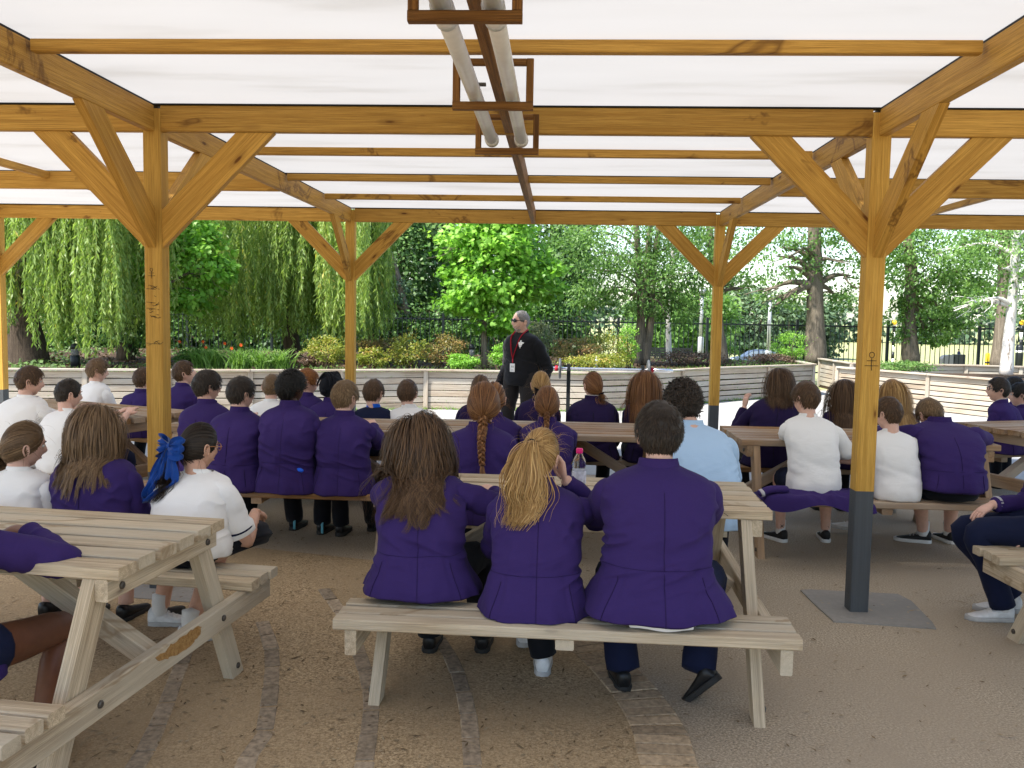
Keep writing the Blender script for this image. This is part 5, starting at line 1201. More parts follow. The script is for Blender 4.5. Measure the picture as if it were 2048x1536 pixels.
# ------------------------------------------------------------------ standing man
def kit(q):
    t = lambda z: (z-q.hem)/(q.zN-q.hem)
    def front(x, z, o=.012):
        tt = np.array([min(max(t(z), 0), 1)]); c = q.cen(tt)[0]; a_, b_ = float(cubic(tt, ST_T, q.A)[0]), float(cubic(tt, ST_T, q.B)[0])
        k = min(abs((x-c[0])/a_), .97); return np.array([x, c[1]+b_*(1-k**2.2)**.5+o, z])
    zn = q.zN
    lb = Bag(); e = front(.01, zn*.48, .016)
    for s in (-1, 1):
        pts = [np.array([s*.045, q.cen(np.array([1.]))[0][1]-.05, zn+.035]), np.array([s*.070, q.cen(np.array([1.]))[0][1]+.0, zn+.03]), front(s*.068, zn*.93, .016), front(s*.050, zn*.78, .014), front(s*.022+.008, zn*.60, .014), e]
        lb.add(*tube(pts, [.010]*6, 8, 26, squash=.3, up=(0, 1, 0)))
    lb.add(*tube([e, e+np.array([0, .002, -.05])], [.010, .008], 8, 4, squash=.3, up=(0, 1, 0)))
    lo = q.child('lanyard', lb, 'red')
    bd = Bag(); c = e+np.array([0, .004, -.105]); V = np.array([(x, y, z) for x in (-.035, .035) for y in (-.002, .002) for z in (-.048, .048)]); bd.add(V+c, [[0, 1, 3, 2], [4, 6, 7, 5], [0, 4, 5, 1], [2, 3, 7, 6], [0, 2, 6, 4], [1, 5, 7, 3]])
    bo = q.child('badge', bd, 'white_shirt', lo, smooth=False)
    bi = Bag()
    for k, (dx, dz, ww_, hh_) in enumerate(((-.012, .012, .016, .022), (.012, .012, .012, .022), (0, -.022, .026, .004), (0, -.032, .026, .003))):
        V = np.array([(x*ww_/2, y, z*hh_/2) for x in (-1, 1) for y in (.001, .0035) for z in (-1, 1)]); bi.add(V+c+np.array([dx, 0, dz]), [[0, 1, 3, 2], [4, 6, 7, 5], [0, 4, 5, 1], [2, 3, 7, 6], [0, 2, 6, 4], [1, 5, 7, 3]])
    q.child('badge_print', bi, 'shoe_sole', bo, smooth=False)
    em = Bag(); ex, ez = -.085, zn*.77
    def flat(poly):
        P = [front(ex+x, ez+z, .009) for x, z in poly]; P2 = [p+np.array([0, .004, 0]) for p in P]; n = len(P)
        em.add(np.array(P+P2), [list(range(n, 2*n)), list(range(n-1, -1, -1))]+[[i, (i+1) % n, n+(i+1) % n, n+i] for i in range(n)])
    flat([(.009*math.cos(a), .037+.009*math.sin(a)) for a in np.linspace(0, 2*np.pi, 9)[:-1]])
    flat([(-.040, .022), (0, .029), (.040, .022), (.034, .008), (.024, .010), (.018, -.012), (-.018, -.012), (-.024, .010), (-.034, .008)])
    flat([(-.018, -.014), (-.004, -.014), (-.004, -.030), (-.014, -.024)]); flat([(.018, -.014), (.004, -.014), (.004, -.030), (.014, -.024)]); flat([(-.003, -.014), (.003, -.014), (.003, -.046), (-.003, -.046)])
    q.child('chest_emblem', em, 'white_shirt', smooth=False)
    g = Bag(); T = q.tf
    for s in (-1, 1):
        V, Fs = ball((s*.032, .087, .010), (.028, .010, .017), 14, 8, rot(-s*.28, 0, 0)); g.add(T(V), Fs)
        arm = [(s*.056, .080, .016), (s*.077, .05, .014), (s*.083, -.01, .010)]; V, Fs = tube(arm, [.003]*3, 6, 10); g.add(T(V), Fs)
    V, Fs = tube([(-.012, .097, .014), (.012, .097, .014)], [.0025]*2, 6, 4); g.add(T(V), Fs)
    q.child('sunglasses', g, 'lens')
    bb = Bag(); rg = q.rg; n = 150; th = rg.uniform(-1.15, -.42, n); ph = rg.uniform(-1.25, 1.25, n); P = head_surface(th, ph); ok = (P[:, 2] < -.045) & ~((np.abs(P[:, 0]) < .024) & (np.abs(P[:, 2]+.058) < .012)); P = P[ok]
    d = P/np.linalg.norm(P, axis=1)[:, None]; d[:, 2] -= .5; Q = P[:, None]+d[:, None]*np.linspace(-.002, .008, 4)[None, :, None]; Q = q.tf(Q)
    V, F, T_ = strand_mesh(Q, np.full(len(P), .006), rg.beta(2, 2, len(P)), Q-q.hc, .4); put_hair(q, 'beard', [(V, F, T_)], 'grey')
mx = at(1048, 622, Y=10.25)
MAN = person('standing man in black sweatshirt, dark glasses and red lanyard before the pupils', mx.x, 10.2, mx.z-.84+.0, seat=.84, yaw=2.50, w=1.26, lean=(0, .015), bulge=.0, neck=(0, .035), head=(-.42, .0, -.04), hs=1.12, top='shirt', mat='black_knit', sl='long', hem=-.04,
       legs='trousers', legmat='charcoal', skin='skin_pale', hair=('short', 'grey', dict(L=.012, thick=.006, style='balding', n=900)), arms=(((-.31, .04, -.06), (-.3, -1, 0), (1, 0, 0), (0, .1, -1), .5), ((.31, .06, -.06), (.3, -1, 0), (-1, 0, 0), (0, .1, -1), .5)),
       feet=[(-.13, -.02, .1), (.13, .04, -.1)], leg=.425, res=2, group='', extra=kit, flare=.9, hemfolds=.4)
# ------------------------------------------------------------------ plants
def leafmat(key, stops, tr=.42, boost=1.5, rough=.45): MAT[key] = toned(key.replace('_', ' '), stops, rough, .35, tr, boost)
leafmat('leaf_bright', [(0, (.08, .20, .02)), (.5, (.19, .40, .045)), (1, (.33, .55, .11))])
leafmat('leaf_willow', [(0, (.095, .165, .030)), (.5, (.21, .31, .07)), (.85, (.33, .43, .13)), (1, (.46, .41, .09))])
leafmat('leaf_dark', [(0, (.032, .075, .022)), (.5, (.092, .185, .05)), (1, (.19, .31, .095))], .35, 1.3)
leafmat('leaf_mid', [(0, (.035, .085, .018)), (.5, (.115, .225, .052)), (1, (.23, .37, .115))], .45, 1.5)
leafmat('leaf_blue', [(0, (.025, .055, .032)), (.5, (.06, .115, .06)), (1, (.12, .19, .10))], .3, 1.2)
leafmat('leaf_yellow', [(0, (.09, .13, .015)), (.5, (.22, .26, .035)), (.85, (.38, .36, .07)), (1, (.42, .26, .08))], .4, 1.3)
leafmat('leaf_rust', [(0, (.10, .09, .025)), (.5, (.24, .20, .055)), (1, (.36, .20, .09))], .3, 1.2)
leafmat('leaf_pale', [(0, (.12, .15, .06)), (.5, (.26, .29, .15)), (1, (.42, .43, .27))], .3, 1.2)
leafmat('leaf_far', [(0, (.055, .10, .055)), (.5, (.10, .165, .085)), (1, (.16, .235, .12))], .2, 1.1)
leafmat('leaf_dry', [(0, (.06, .035, .022)), (.5, (.13, .08, .05)), (1, (.20, .14, .09))], .1, 1.)
leafmat('grass_blade', [(0, (.05, .12, .012)), (.5, (.12, .25, .03)), (1, (.24, .38, .08))], .4, 1.4)
MAT['bark'] = wood('grey brown bark', (.25, .215, .165), (.11, .092, .07), (.05, .04, .03), .9)
MAT['bark_dark'] = wood('dark bark', (.14, .108, .08), (.055, .042, .032), (.02, .016, .012), .9)
def birch_mat():
    m, nt, b = new_mat('white birch bark'); L = nt.links; v, _ = local_coords(nt, (3, 3, 9))
    n = node(nt, 'TexNoise', i_Scale=1.6, i_Detail=5.); L.new(v, n.inputs['Vector'])
    c = ramp(nt, n.outputs[0], [(.0, (.68, .65, .60)), (.60, (.60, .57, .53)), (.66, (.16, .13, .10)), (.72, (.5, .47, .43))]); L.new(c.outputs[0], b.inputs['Base Color']); b.inputs['Roughness'].default_value = .7
    bump(nt, b, n.outputs[0], .4, .01); return m
MAT['birch'] = birch_mat()
STAR = np.array([(0, 0), (.30, .08), (.5, .34), (.27, .40), (.32, .78), (.12, .62), (0, 1.0), (-.12, .62), (-.32, .78), (-.27, .40), (-.5, .34), (-.30, .08)])
KITE = np.array([(0, 0), (.5, .42), (0, 1.0), (-.5, .42)])
def unit(a): return a/(np.linalg.norm(a, axis=-1, keepdims=True)+1e-9)
def leaves(name, C, D, N, length, width, tone, shape=KITE, fold=.18):
    """one leaf blade per point: C base, D along the blade, N the blade's normal"""
    n, k = len(C), len(shape); D = unit(D); S_ = unit(np.cross(D, N)); N2 = np.cross(S_, D)
    length = np.broadcast_to(length, (n,)); width = np.broadcast_to(width, (n,))
    V = C[:, None]+S_[:, None]*(shape[None, :, 0:1]*width[:, None, None])+D[:, None]*(shape[None, :, 1:2]*length[:, None, None])+N2[:, None]*(fold*np.abs(shape[None, :, 0:1])*width[:, None, None])
    F = np.arange(n*k).reshape(n, k)
    return mesh_np(name, V.reshape(-1, 3), F, False, np.repeat(np.clip(tone, 0, 1), k))
def clumps(rg, c, r, n_cl, per, spread=.20, shell=.35, flat=.7):
    """points gathered in tufts through an ellipsoid"""
    d = unit(rg.normal(size=(n_cl, 3))); rr = rg.uniform(shell, 1, (n_cl, 1))**.7; cc = d*rr
    base = rg.normal(size=n_cl)*.20+.10*cc[:, 2]
    P = cc[:, None]+rg.normal(size=(n_cl, per, 3))*spread*rg.uniform(.6, 1.2, (n_cl, 1, 1))*np.array([1, 1, flat])
    out = np.repeat(unit(cc*np.array(r)), per, 0)
    return (P*np.array(r)+np.array(c)).reshape(-1, 3), out, np.repeat(base, per)
def crown_mesh(rg, blobs, size, aspect=.6, star=False, droop=.5, tone0=.45, name='crown'):
    Cs, Os, Ts = [], [], []
    for c, r, n_cl, per in blobs:
        P, o, b = clumps(rg, c, r, int(n_cl*1.35), per); Cs.append(P); Os.append(o); Ts.append(b)
    C, O, B = np.vstack(Cs), np.vstack(Os), np.concatenate(Ts); n = len(C)
    D = O*.6+rg.normal(size=(n, 3))*.6+np.array([0, 0, -droop]); N = O*.35+rg.normal(size=(n, 3))*.55+np.array([0, -.25, .9])
    L = size*rg.uniform(.6, 1.25, n)
    return leaves(name, C, D, N, L, L*aspect*(1.3 if star else 1), tone0+B+rg.normal(size=n)*.16, STAR if star else KITE)
def limb(b, pts, r0, r1, seg=10, n=None): b.add(*tube(pts, list(np.linspace(r0, r1, len(pts))), seg, n or 5*len(pts)))
def tree(label, base, height, trunk_r, blobs, leaf, size, bark='bark', star=False, aspect=.6, lean=(0, 0), limbs=6, group=None, seed=1, droop=.5, name='tree', stems=1, tone0=.45, fork=.45, limb_r=.5, cat='tree'):
    rg = np.random.default_rng(seed); bx, by, bz = base
    t = thing(name, label, cat, base, 0, group); b = Bag()
    for k in range(stems):
        ox, oy = (rg.normal()*.16, rg.normal()*.1) if stems > 1 else (0, 0); ln = (lean[0]+(rg.normal()*.35 if stems > 1 else 0), lean[1])
        zz = np.linspace(0, 1, 6); pts = np.stack([bx+ox+ln[0]*zz+rg.normal(size=6)*trunk_r*.25, by+oy+ln[1]*zz+rg.normal(size=6)*trunk_r*.25, bz+height*zz], -1); pts[0, :2] = bx+ox, by+oy
        b.add(*tube(pts, [trunk_r*1.35, trunk_r, trunk_r*.88, trunk_r*.72, trunk_r*.5, trunk_r*.25], 14, 36))
        for j in range(limbs):
            bl = blobs[rg.integers(len(blobs))]; c, r = np.array(bl[0]), np.array(bl[1]); e = c+rg.normal(size=3)*r*.45
            f = min(rg.uniform(fork, .95), max(.3, (e[2]-bz-.35*abs(e[0]-bx))/height)); s = np.array([np.interp(f, zz, pts[:, i]) for i in range(3)]); m = (s+e)/2+np.array([0, 0, .12*np.linalg.norm(e-s)]); limb(b, [s, m, e], trunk_r*limb_r*(1.2-f), trunk_r*.08, 7, 9)
            for q in range(2):
                e2 = e+rg.normal(size=3)*r*.4; limb(b, [m*.4+e*.6, (m+e2)/2, e2], trunk_r*.16, trunk_r*.04, 5, 6)
    V = np.vstack(b.V); V += (vnoise(V*6)*trunk_r*.10)[:, None]*np.array([1, 1, .2])
    # grain runs up the trunk: local X is up
    R = Matrix(((0, 0, 1, 0), (0, 1, 0, 0), (-1, 0, 0, 0), (0, 0, 0, 1)))
    Vl = np.stack([V[:, 2]-bz, V[:, 1]-by, -(V[:, 0]-bx)], -1)
    Ml = Matrix.Translation(base) @ Matrix(((0, 0, -1, 0), (0, 1, 0, 0), (1, 0, 0, 0), (0, 0, 0, 1)))
    link('trunk', mesh_np('trunk', Vl, b.F, True), bark, t, Ml)
    link('crown', crown_mesh(rg, blobs, size, aspect, star, droop, tone0), leaf, t, Matrix())
    return t
def P3(u, v, Y): return tuple(at(u, v, Y=Y))
def blob(u, v, Y, ru, rv, n_cl, per, rd=None):
    """crown lobe given by its place and size in the picture at distance Y"""
    s = Y/F_PX; return (P3(u, v, Y), (ru*s, (rd or ru*s*.8), rv*s), n_cl, per)
BZ = .57
MAT['orange_petal'] = plain('orange petals', (.75, .10, .01), .5)
# --- weeping willows: curtains of hanging shoots
def willow(label, trunk, tr, top, curtains, seed):
    rg = np.random.default_rng(seed); t = thing('willow_tree', label, 'tree', trunk, 0, 'weeping willows'); b = Bag()
    bx, by, bz = trunk
    b.add(*tube([(bx, by, bz), (bx-.1, by, bz+1), (bx+.1, by+.1, bz+2.2), (bx+.25, by, bz+3.6), (bx+.2, by, top)], [tr*1.3, tr, tr*.9, tr*.7, tr*.3], 16, 30))
    for c in curtains:
        for k in range(5):
            e = (rg.uniform(c[0], c[1]), rg.uniform(c[2], c[3]), top+rg.uniform(-1., .3)); limb(b, [(bx+.1, by, bz+2.4+rg.uniform(0, 1)), ((bx+e[0])/2, (by+e[1])/2, top+.4), e], tr*.4, tr*.06, 7, 12)
    V = np.vstack(b.V); V = V+(vnoise(V*np.array([9, 9, 2.2]))*tr*.10)[:, None]*np.array([1, 1, 0])
    Vl = np.stack([V[:, 2]-bz, V[:, 1]-by, -(V[:, 0]-bx)], -1); Ml = Matrix.Translation(trunk) @ Matrix(((0, 0, -1, 0), (0, 1, 0, 0), (1, 0, 0, 0), (0, 0, 0, 1)))
    link('trunk', mesh_np('trunk', Vl, b.F, True), 'bark_dark', t, Ml)
    Cs, Ds, Ns, Ts, Sv, Sf, n0 = [], [], [], [], [], [], 0; stems = Bag(); allp = []
    for x0, x1, y0, y1, z0, z1, n in curtains:
        # shoots hang in bunches
        nb = max(6, n//9); bxs, bys = rg.uniform(x0, x1, nb), rg.uniform(y0, y1, nb); bl = rg.uniform(z0, z1, nb); bt = rg.normal(size=nb)*.13
        for k in range(n):
            j = rg.integers(nb); x, y = bxs[j]+rg.normal()*.10, bys[j]+rg.normal()*.12; zb = max(z0-.1, bl[j]+abs(rg.normal())*.5); zt = rg.uniform(3.6, 4.6)
            m = int((zt-zb)/.042); s = np.linspace(0, 1, m); dr = rg.normal(size=2)*.12; ph = rg.uniform(0, 6, 2)
            p = np.stack([x+dr[0]*s+.05*np.sin(s*5+ph[0])+.02*np.sin(s*17+ph[1]), y+dr[1]*s+.04*np.sin(s*4+ph[1]), zt+(zb-zt)*s], -1)
            a = rg.uniform(0, 2*np.pi, m); out = np.stack([np.cos(a), np.sin(a), np.zeros(m)], -1)
            for q in range(2):
                o = out if q == 0 else np.stack([np.cos(a+2.4), np.sin(a+2.4), np.zeros(m)], -1)
                Cs.append(p+rg.normal(size=(m, 3))*.008); Ds.append(o*.45+np.array([0, 0, -1.])+rg.normal(size=(m, 3))*.25); Ns.append(np.cross(o, np.array([0, 0, 1.]))*.6+o*.5+rg.normal(size=(m, 3))*.3); Ts.append(.47+bt[j]+rg.normal(size=m)*.15+(.45 if rg.uniform() < .015 else 0))
            allp.append(p[::max(1, m//10)])
    C = np.vstack(Cs); n = len(C); L = .105*rg.uniform(.6, 1.3, n)
    link('crown', leaves('crown', C, np.vstack(Ds), np.vstack(Ns), L, L*.25, np.concatenate(Ts), KITE, .1), 'leaf_willow', t, Matrix())
    sv, sf, k = [], [], 0
    for p in allp:
        m = len(p); V = np.concatenate([p-np.array([.0022, 0, 0]), p+np.array([.0022, 0, 0])]); sv.append(V); i = np.arange(m-1); sf.append(np.stack([i, i+1, i+1+m, i+m], 1)+k); k += 2*m
    V = np.vstack(sv); link('shoots', mesh_np('shoots', V, np.vstack(sf), False, np.full(len(V), .9)), 'leaf_willow', t, Matrix())
willow('weeping willow at the far left with a thick dark trunk', P3(62, 735, 15.6), .27, 6.5, [(-10.4, -6.5, 14.2, 15.4, 1.1, 2.4, 360), (-10.6, -6.8, 15.8, 17.5, .75, 2.0, 300), (-8.9, -7.2, 13.9, 14.6, .75, 1.3, 110)], 3)
willow('weeping willow curtain right of the left front post', P3(590, 735, 18.6), .16, 6.5, [(-6.6, -3.3, 16.2, 17.8, .95, 1.9, 480), (-7.6, -3.6, 18.0, 19.4, .7, 1.4, 360), (-4.4, -3.15, 15.6, 16.4, 1.1, 1.9, 90)], 5)
tree('ivy-clad dark trunk standing between the willows', P3(252, 725, 17.2), 5.6, .14, [blob(250, 430, 17.2, 120, 60, 30, 60), blob(252, 640, 17.2, 26, 80, 26, 55, .2), blob(250, 560, 17.2, 22, 60, 14, 40, .2)], 'leaf_dark', .085, 'bark_dark', seed=8, limbs=5)
tree('young maple with pointed bright leaves behind the left front post', P3(318, 725, 15.4), 4.2, .045, [blob(400, 520, 15.4, 60, 75, 46, 26, .6), blob(262, 545, 15.4, 50, 26, 24, 24, .4), blob(350, 450, 15.4, 70, 50, 36, 26, .6), blob(385, 600, 15.4, 40, 28, 18, 20, .4), blob(440, 545, 15.4, 36, 22, 14, 20, .3)], 'leaf_bright', .115, star=True, seed=9, group='young bright-leaved trees')
tree('young bright green maple behind the standing man', P3(968, 735, 16.4), 4.6, .05, [blob(1000, 560, 16.4, 95, 60, 70, 34, .8), blob(985, 490, 16.4, 95, 55, 66, 34, .8), blob(935, 605, 16.4, 58, 30, 30, 30, .5), blob(1075, 560, 16.4, 52, 45, 34, 30, .5), blob(1000, 430, 16.4, 70, 50, 40, 30, .6), blob(1000, 640, 16.4, 60, 34, 28, 28, .5), blob(905, 540, 16.4, 30, 16, 9, 22, .3)], 'leaf_bright', .115, star=True, seed=10, group='young bright-leaved trees', limbs=9, fork=.25)
# --- trees in and behind the beds
tree('many-stemmed ash tree right of the standing man', P3(1290, 728, 19.), 4.6, .085, [blob(1280, 560, 19, 130, 70, 90, 44, 1.1), blob(1230, 500, 19, 130, 60, 70, 44, 1.1), blob(1370, 520, 19, 80, 80, 50, 44, .9), blob(1185, 590, 19, 60, 28, 22, 40, .6), blob(1360, 620, 19, 50, 40, 24, 40, .6), blob(1300, 440, 19, 150, 40, 40, 40, 1.)], 'leaf_mid', .085, stems=3, lean=(.1, .1), seed=12, aspect=.45, tone0=.5)
tree('slender white birch trunk beside the ash tree', P3(1338, 728, 20.5), 5.4, .055, [blob(1345, 470, 20.5, 70, 60, 34, 40, .8)], 'leaf_mid', .06, 'birch', seed=13, limbs=5, group='white birches')
tree('sparse oak with a stout pale trunk right of the far post', P3(1632, 724, 23.), 6.5, .21, [blob(1560, 520, 23, 80, 55, 40, 26, 1.3), blob(1690, 500, 23, 80, 70, 44, 28, 1.3), blob(1600, 460, 23, 120, 40, 34, 26, 1.4), blob(1560, 600, 23, 60, 24, 14, 24, .8), blob(1700, 590, 23, 40, 30, 14, 24, .8)], 'leaf_mid', .10, lean=(-.1, 0), seed=14, limbs=12, fork=.38, tone0=.38, limb_r=.6)
tree('leafy ivy-trunked tree right of the grey-footed post', P3(1822, 724, 23.5), 5.5, .17, [blob(1840, 530, 23.5, 110, 70, 80, 44, 1.5), blob(1900, 600, 23.5, 80, 60, 50, 44, 1.1), blob(1800, 480, 23.5, 70, 50, 34, 40, 1.), blob(1880, 665, 23.5, 46, 26, 18, 36, .6), blob(1935, 540, 23.5, 70, 60, 40, 40, 1.), blob(1800, 640, 23.5, 20, 60, 16, 40, .25)], 'leaf_mid', .10, 'bark', lean=(-.3, 0), seed=15, limbs=9, tone0=.5)
tree('white birch with spreading pale limbs near the right edge', P3(2012, 748, 17.5), 4.4, .095, [blob(2000, 500, 17.5, 90, 50, 34, 34, 1.), blob(2060, 560, 17.5, 60, 80, 34, 34, .8), blob(1950, 600, 17.5, 40, 40, 12, 30, .5), blob(2060, 470, 17.5, 70, 60, 30, 30, .8)], 'leaf_mid', .075, 'birch', seed=16, limbs=11, fork=.36, group='white birches', tone0=.6, limb_r=.75)
tree('thick grey trunk half behind the right-hand birch', P3(1998, 735, 21.5), 6, .16, [blob(2020, 470, 21.5, 100, 60, 40, 40, 1.2)], 'leaf_mid', .10, seed=17, limbs=6)
tree('leaning grey trunk behind the far right post', P3(1446, 728, 21.), 5, .12, [blob(1450, 500, 21, 70, 60, 34, 40, 1.), blob(1470, 570, 21, 50, 30, 16, 36, .6)], 'leaf_mid', .09, lean=(-.6, 0), seed=18, limbs=6)
# --- dark mass beyond the railing
DK = [('dark evergreen beyond the railing, right of the left far post', 800, 520, 29, 90, 130, 100, .5), ('dark evergreen filling the gap behind the left willow', 120, 560, 27, 170, 150, 110, .4), ('dark evergreen behind the willow curtain', 420, 560, 28, 170, 160, 120, .4),
      ('dark evergreen behind the young maple', 900, 540, 31, 110, 150, 110, .5), ('dark ivy-covered tree behind the standing man', 1100, 580, 28, 90, 140, 110, .35), ('dark evergreen behind the left far post', 640, 560, 30, 110, 150, 90, .4)]
for k, (lab, u, v, Y, ru, rv, n, t0) in enumerate(DK):
    b = at(u, 700, Y=Y); tree(lab, (b.x, Y, -.1), 6, .2, [blob(u, v, Y, ru, rv, n, 60, 1.6), blob(u+20, v-90, Y, ru*.8, rv*.7, n//2, 60, 1.4), blob(u-20, 680, Y, ru, 60, n//2, 60, 1.2)], 'leaf_mid' if u < 700 else 'leaf_dark', .17, 'bark_dark', seed=30+k, group='dark trees beyond the railing', tone0=t0)
tree('greyer feathery conifer with brown dead wood beyond the railing', P3(830, 690, 26.5), 3.4, .12, [blob(770, 580, 26.5, 50, 34, 30, 50, .8), blob(745, 640, 26.5, 40, 34, 24, 50, .7), blob(740, 520, 26.5, 40, 40, 24, 50, .7)], 'leaf_blue', .10, 'bark', lean=(-.9, 0), seed=41, limbs=16, fork=.2)
for k, (lab, u, v, Y, ru, rv, n, t0) in enumerate([('rounded green tree beyond the road, left of the parked car', 1410, 640, 55, 60, 60, 60, .5), ('rounded tree above the parked car', 1520, 640, 95, 90, 60, 80, .55), ('pale green tree beyond the car, behind the oak', 1610, 650, 100, 70, 46, 60, .6), ('dark shrubby tree low beyond the railing by the birch', 1400, 670, 50, 40, 34, 40, .3), ('tree far beyond the railing behind the birch trunk', 1330, 640, 48, 70, 70, 60, .4)]):
    b = at(u, 700, Y=Y); tree(lab, (b.x, Y, terrain_z(Y)), 5, .2, [blob(u, v, Y, ru, rv, n, 60, 3.), blob(u, 690, Y, ru, 24, n//2, 50, 2.)], 'leaf_far' if Y > 60 else 'leaf_mid', .0055*Y, seed=50+k, group='trees beyond the road', tone0=t0)
for k, (lab, x) in enumerate((('dark ivy hedge beyond the railing at the far left', -13.2), ('dark ivy hedge beyond the railing behind the far left willow trunk', -10.6), ('dark ivy hedge beyond the railing behind the left front post', -8.), ('dark ivy hedge beyond the railing behind the day lilies', -5.4), ('dark ivy hedge beyond the railing behind the left far post', -2.9), ('dark ivy hedge beyond the railing behind the standing man', -.4))):
    rg = np.random.default_rng(200+k); t = thing('hedge', lab, 'hedge', (x, 26.4, -.05), 0, 'ivy hedges beyond the railing'); b = Bag()
    for q in range(7): b.add(*tube([(x+rg.normal()*.6, 26.4, -.05), (x+rg.normal()*.8, 26.4+rg.normal()*.2, .9), (x+rg.normal()*.9, 26.4, 1.7)], [.03, .02, .008], 5, 7))
    link('stems', b.mesh('stems'), 'bark_dark', t, Matrix()); link('foliage', crown_mesh(rg, [((x, 26.4, 1.0), (1.5, .6, 1.15), 90, 50)], .13, .7, False, .5, .35, 'foliage'), 'leaf_dark', t, Matrix())
# far woodland at the edge of the field, one mass
rg = np.random.default_rng(70); Cs, Os, Bs = [], [], []
for k in range(60):
    x = -30+k*5.2+rg.normal()*1.5; h = rg.uniform(4, 6.5); P, o, b = clumps(rg, (x, 188+rg.normal()*4, -2.6+h*.85), (5., 4, h), 18, 22, .34, .3); Cs.append(P); Os.append(o); Bs.append(b)
C, O, B = np.vstack(Cs), np.vstack(Os), np.concatenate(Bs); n = len(C); L = 1.25*rg.uniform(.6, 1.3, n)
link('far_woodland', leaves('far_woodland', C, O+rg.normal(size=(n, 3))*.6+np.array([0, 0, -.4]), O*.4+rg.normal(size=(n, 3))*.5+np.array([0, -.3, .8]), L, L*.8, .45+B+rg.normal(size=n)*.15), 'leaf_far', label='belt of far trees along the edge of the field', cat='trees', kind='stuff')
# --- shrubs in the beds
def shrub(label, u, v, Y, ru, rv, leaf, size=.05, n=40, per=40, seed=1, group='shrubs in the planting beds', stems=14, aspect=.55, rd=None, tone0=.5, twig='leaf_dry'):
    rg = np.random.default_rng(seed); s = Y/F_PX; c = at(u, v, Y=Y); base = (c.x, Y, BZ); t = thing('shrub', label, 'shrub', base, 0, group); b = Bag()
    for k in range(stems):
        e = np.array([c.x, Y, c.z])+rg.normal(size=3)*np.array([ru*s, ru*s*.7, rv*s])*.55; b.add(*tube([(c.x+rg.normal()*ru*s*.3, Y+rg.normal()*ru*s*.3, BZ-.02), ((c.x+e[0])/2, (Y+e[1])/2, (BZ+e[2])/2+.05), e], [.008, .006, .002], 5, 7), tone=rg.uniform())
    link('stems', b.mesh('stems', True, True), twig, t, Matrix())
    link('foliage', crown_mesh(rg, [((c.x, Y, c.z), (ru*s, rd or ru*s*.8, rv*s), n, per)], size, aspect, False, .2, tone0, 'foliage'), leaf, t, Matrix())
SH_ = [('yellow-green clipped shrub left of the left far post', 655, 700, 15.2, 42, 26, 'leaf_yellow'), ('rusty low shrub just right of the left far post', 745, 715, 15.4, 34, 20, 'leaf_yellow'), ('yellow-green shrub with rusty tips, left of the bollard light', 820, 700, 16., 50, 30, 'leaf_yellow'),
       ('rusty golden shrub left of the young maple', 890, 700, 16.2, 46, 30, 'leaf_rust'), ('small bright shrub at the foot of the young maple', 925, 722, 15.7, 34, 14, 'leaf_bright'), ('leafy green shrub between maple and standing man', 1005, 712, 15.8, 26, 24, 'leaf_bright'),
       ('pale variegated shrub behind the standing man', 1080, 672, 17.8, 36, 26, 'leaf_pale'), ('golden shrub behind the barbell', 1150, 700, 16.6, 50, 28, 'leaf_rust'), ('yellow bamboo-like shrub right of the barbell', 1210, 695, 17.2, 46, 32, 'leaf_yellow'), ('green climber at the foot of the ash', 1258, 690, 17.4, 20, 38, 'leaf_bright'),
       ('round bright green shrub left of the oak', 1580, 690, 20.8, 34, 28, 'leaf_bright'), ('dry twiggy shrub in front of the parked car', 1385, 715, 19.4, 70, 12, 'leaf_dry'), ('brown twiggy plant below the round green shrub', 1540, 716, 20.2, 40, 10, 'leaf_dry'),
       ('low clipped hedge plant right of the grey-footed post', 1812, 733, 18.6, 50, 10, 'leaf_mid'), ('dark low shrub left of the left far post', 620, 720, 15.8, 30, 16, 'leaf_dry'), ('green leafy shrub by the willow trunk', 380, 712, 15.6, 30, 16, 'leaf_mid'), ('rust-tipped shrub at the far side of the bed', 770, 690, 17.5, 60, 16, 'leaf_rust'), ('low yellow shrub under the ash', 1195, 722, 15.9, 60, 14, 'leaf_yellow')]
for k, (lab, u, v, Y, ru, rv, lf) in enumerate(SH_):
    shrub(lab, u, v, Y, ru, rv, lf, .045 if lf != 'leaf_pale' else .05, int(10+ru*.7), 46, 80+k, aspect=.5)
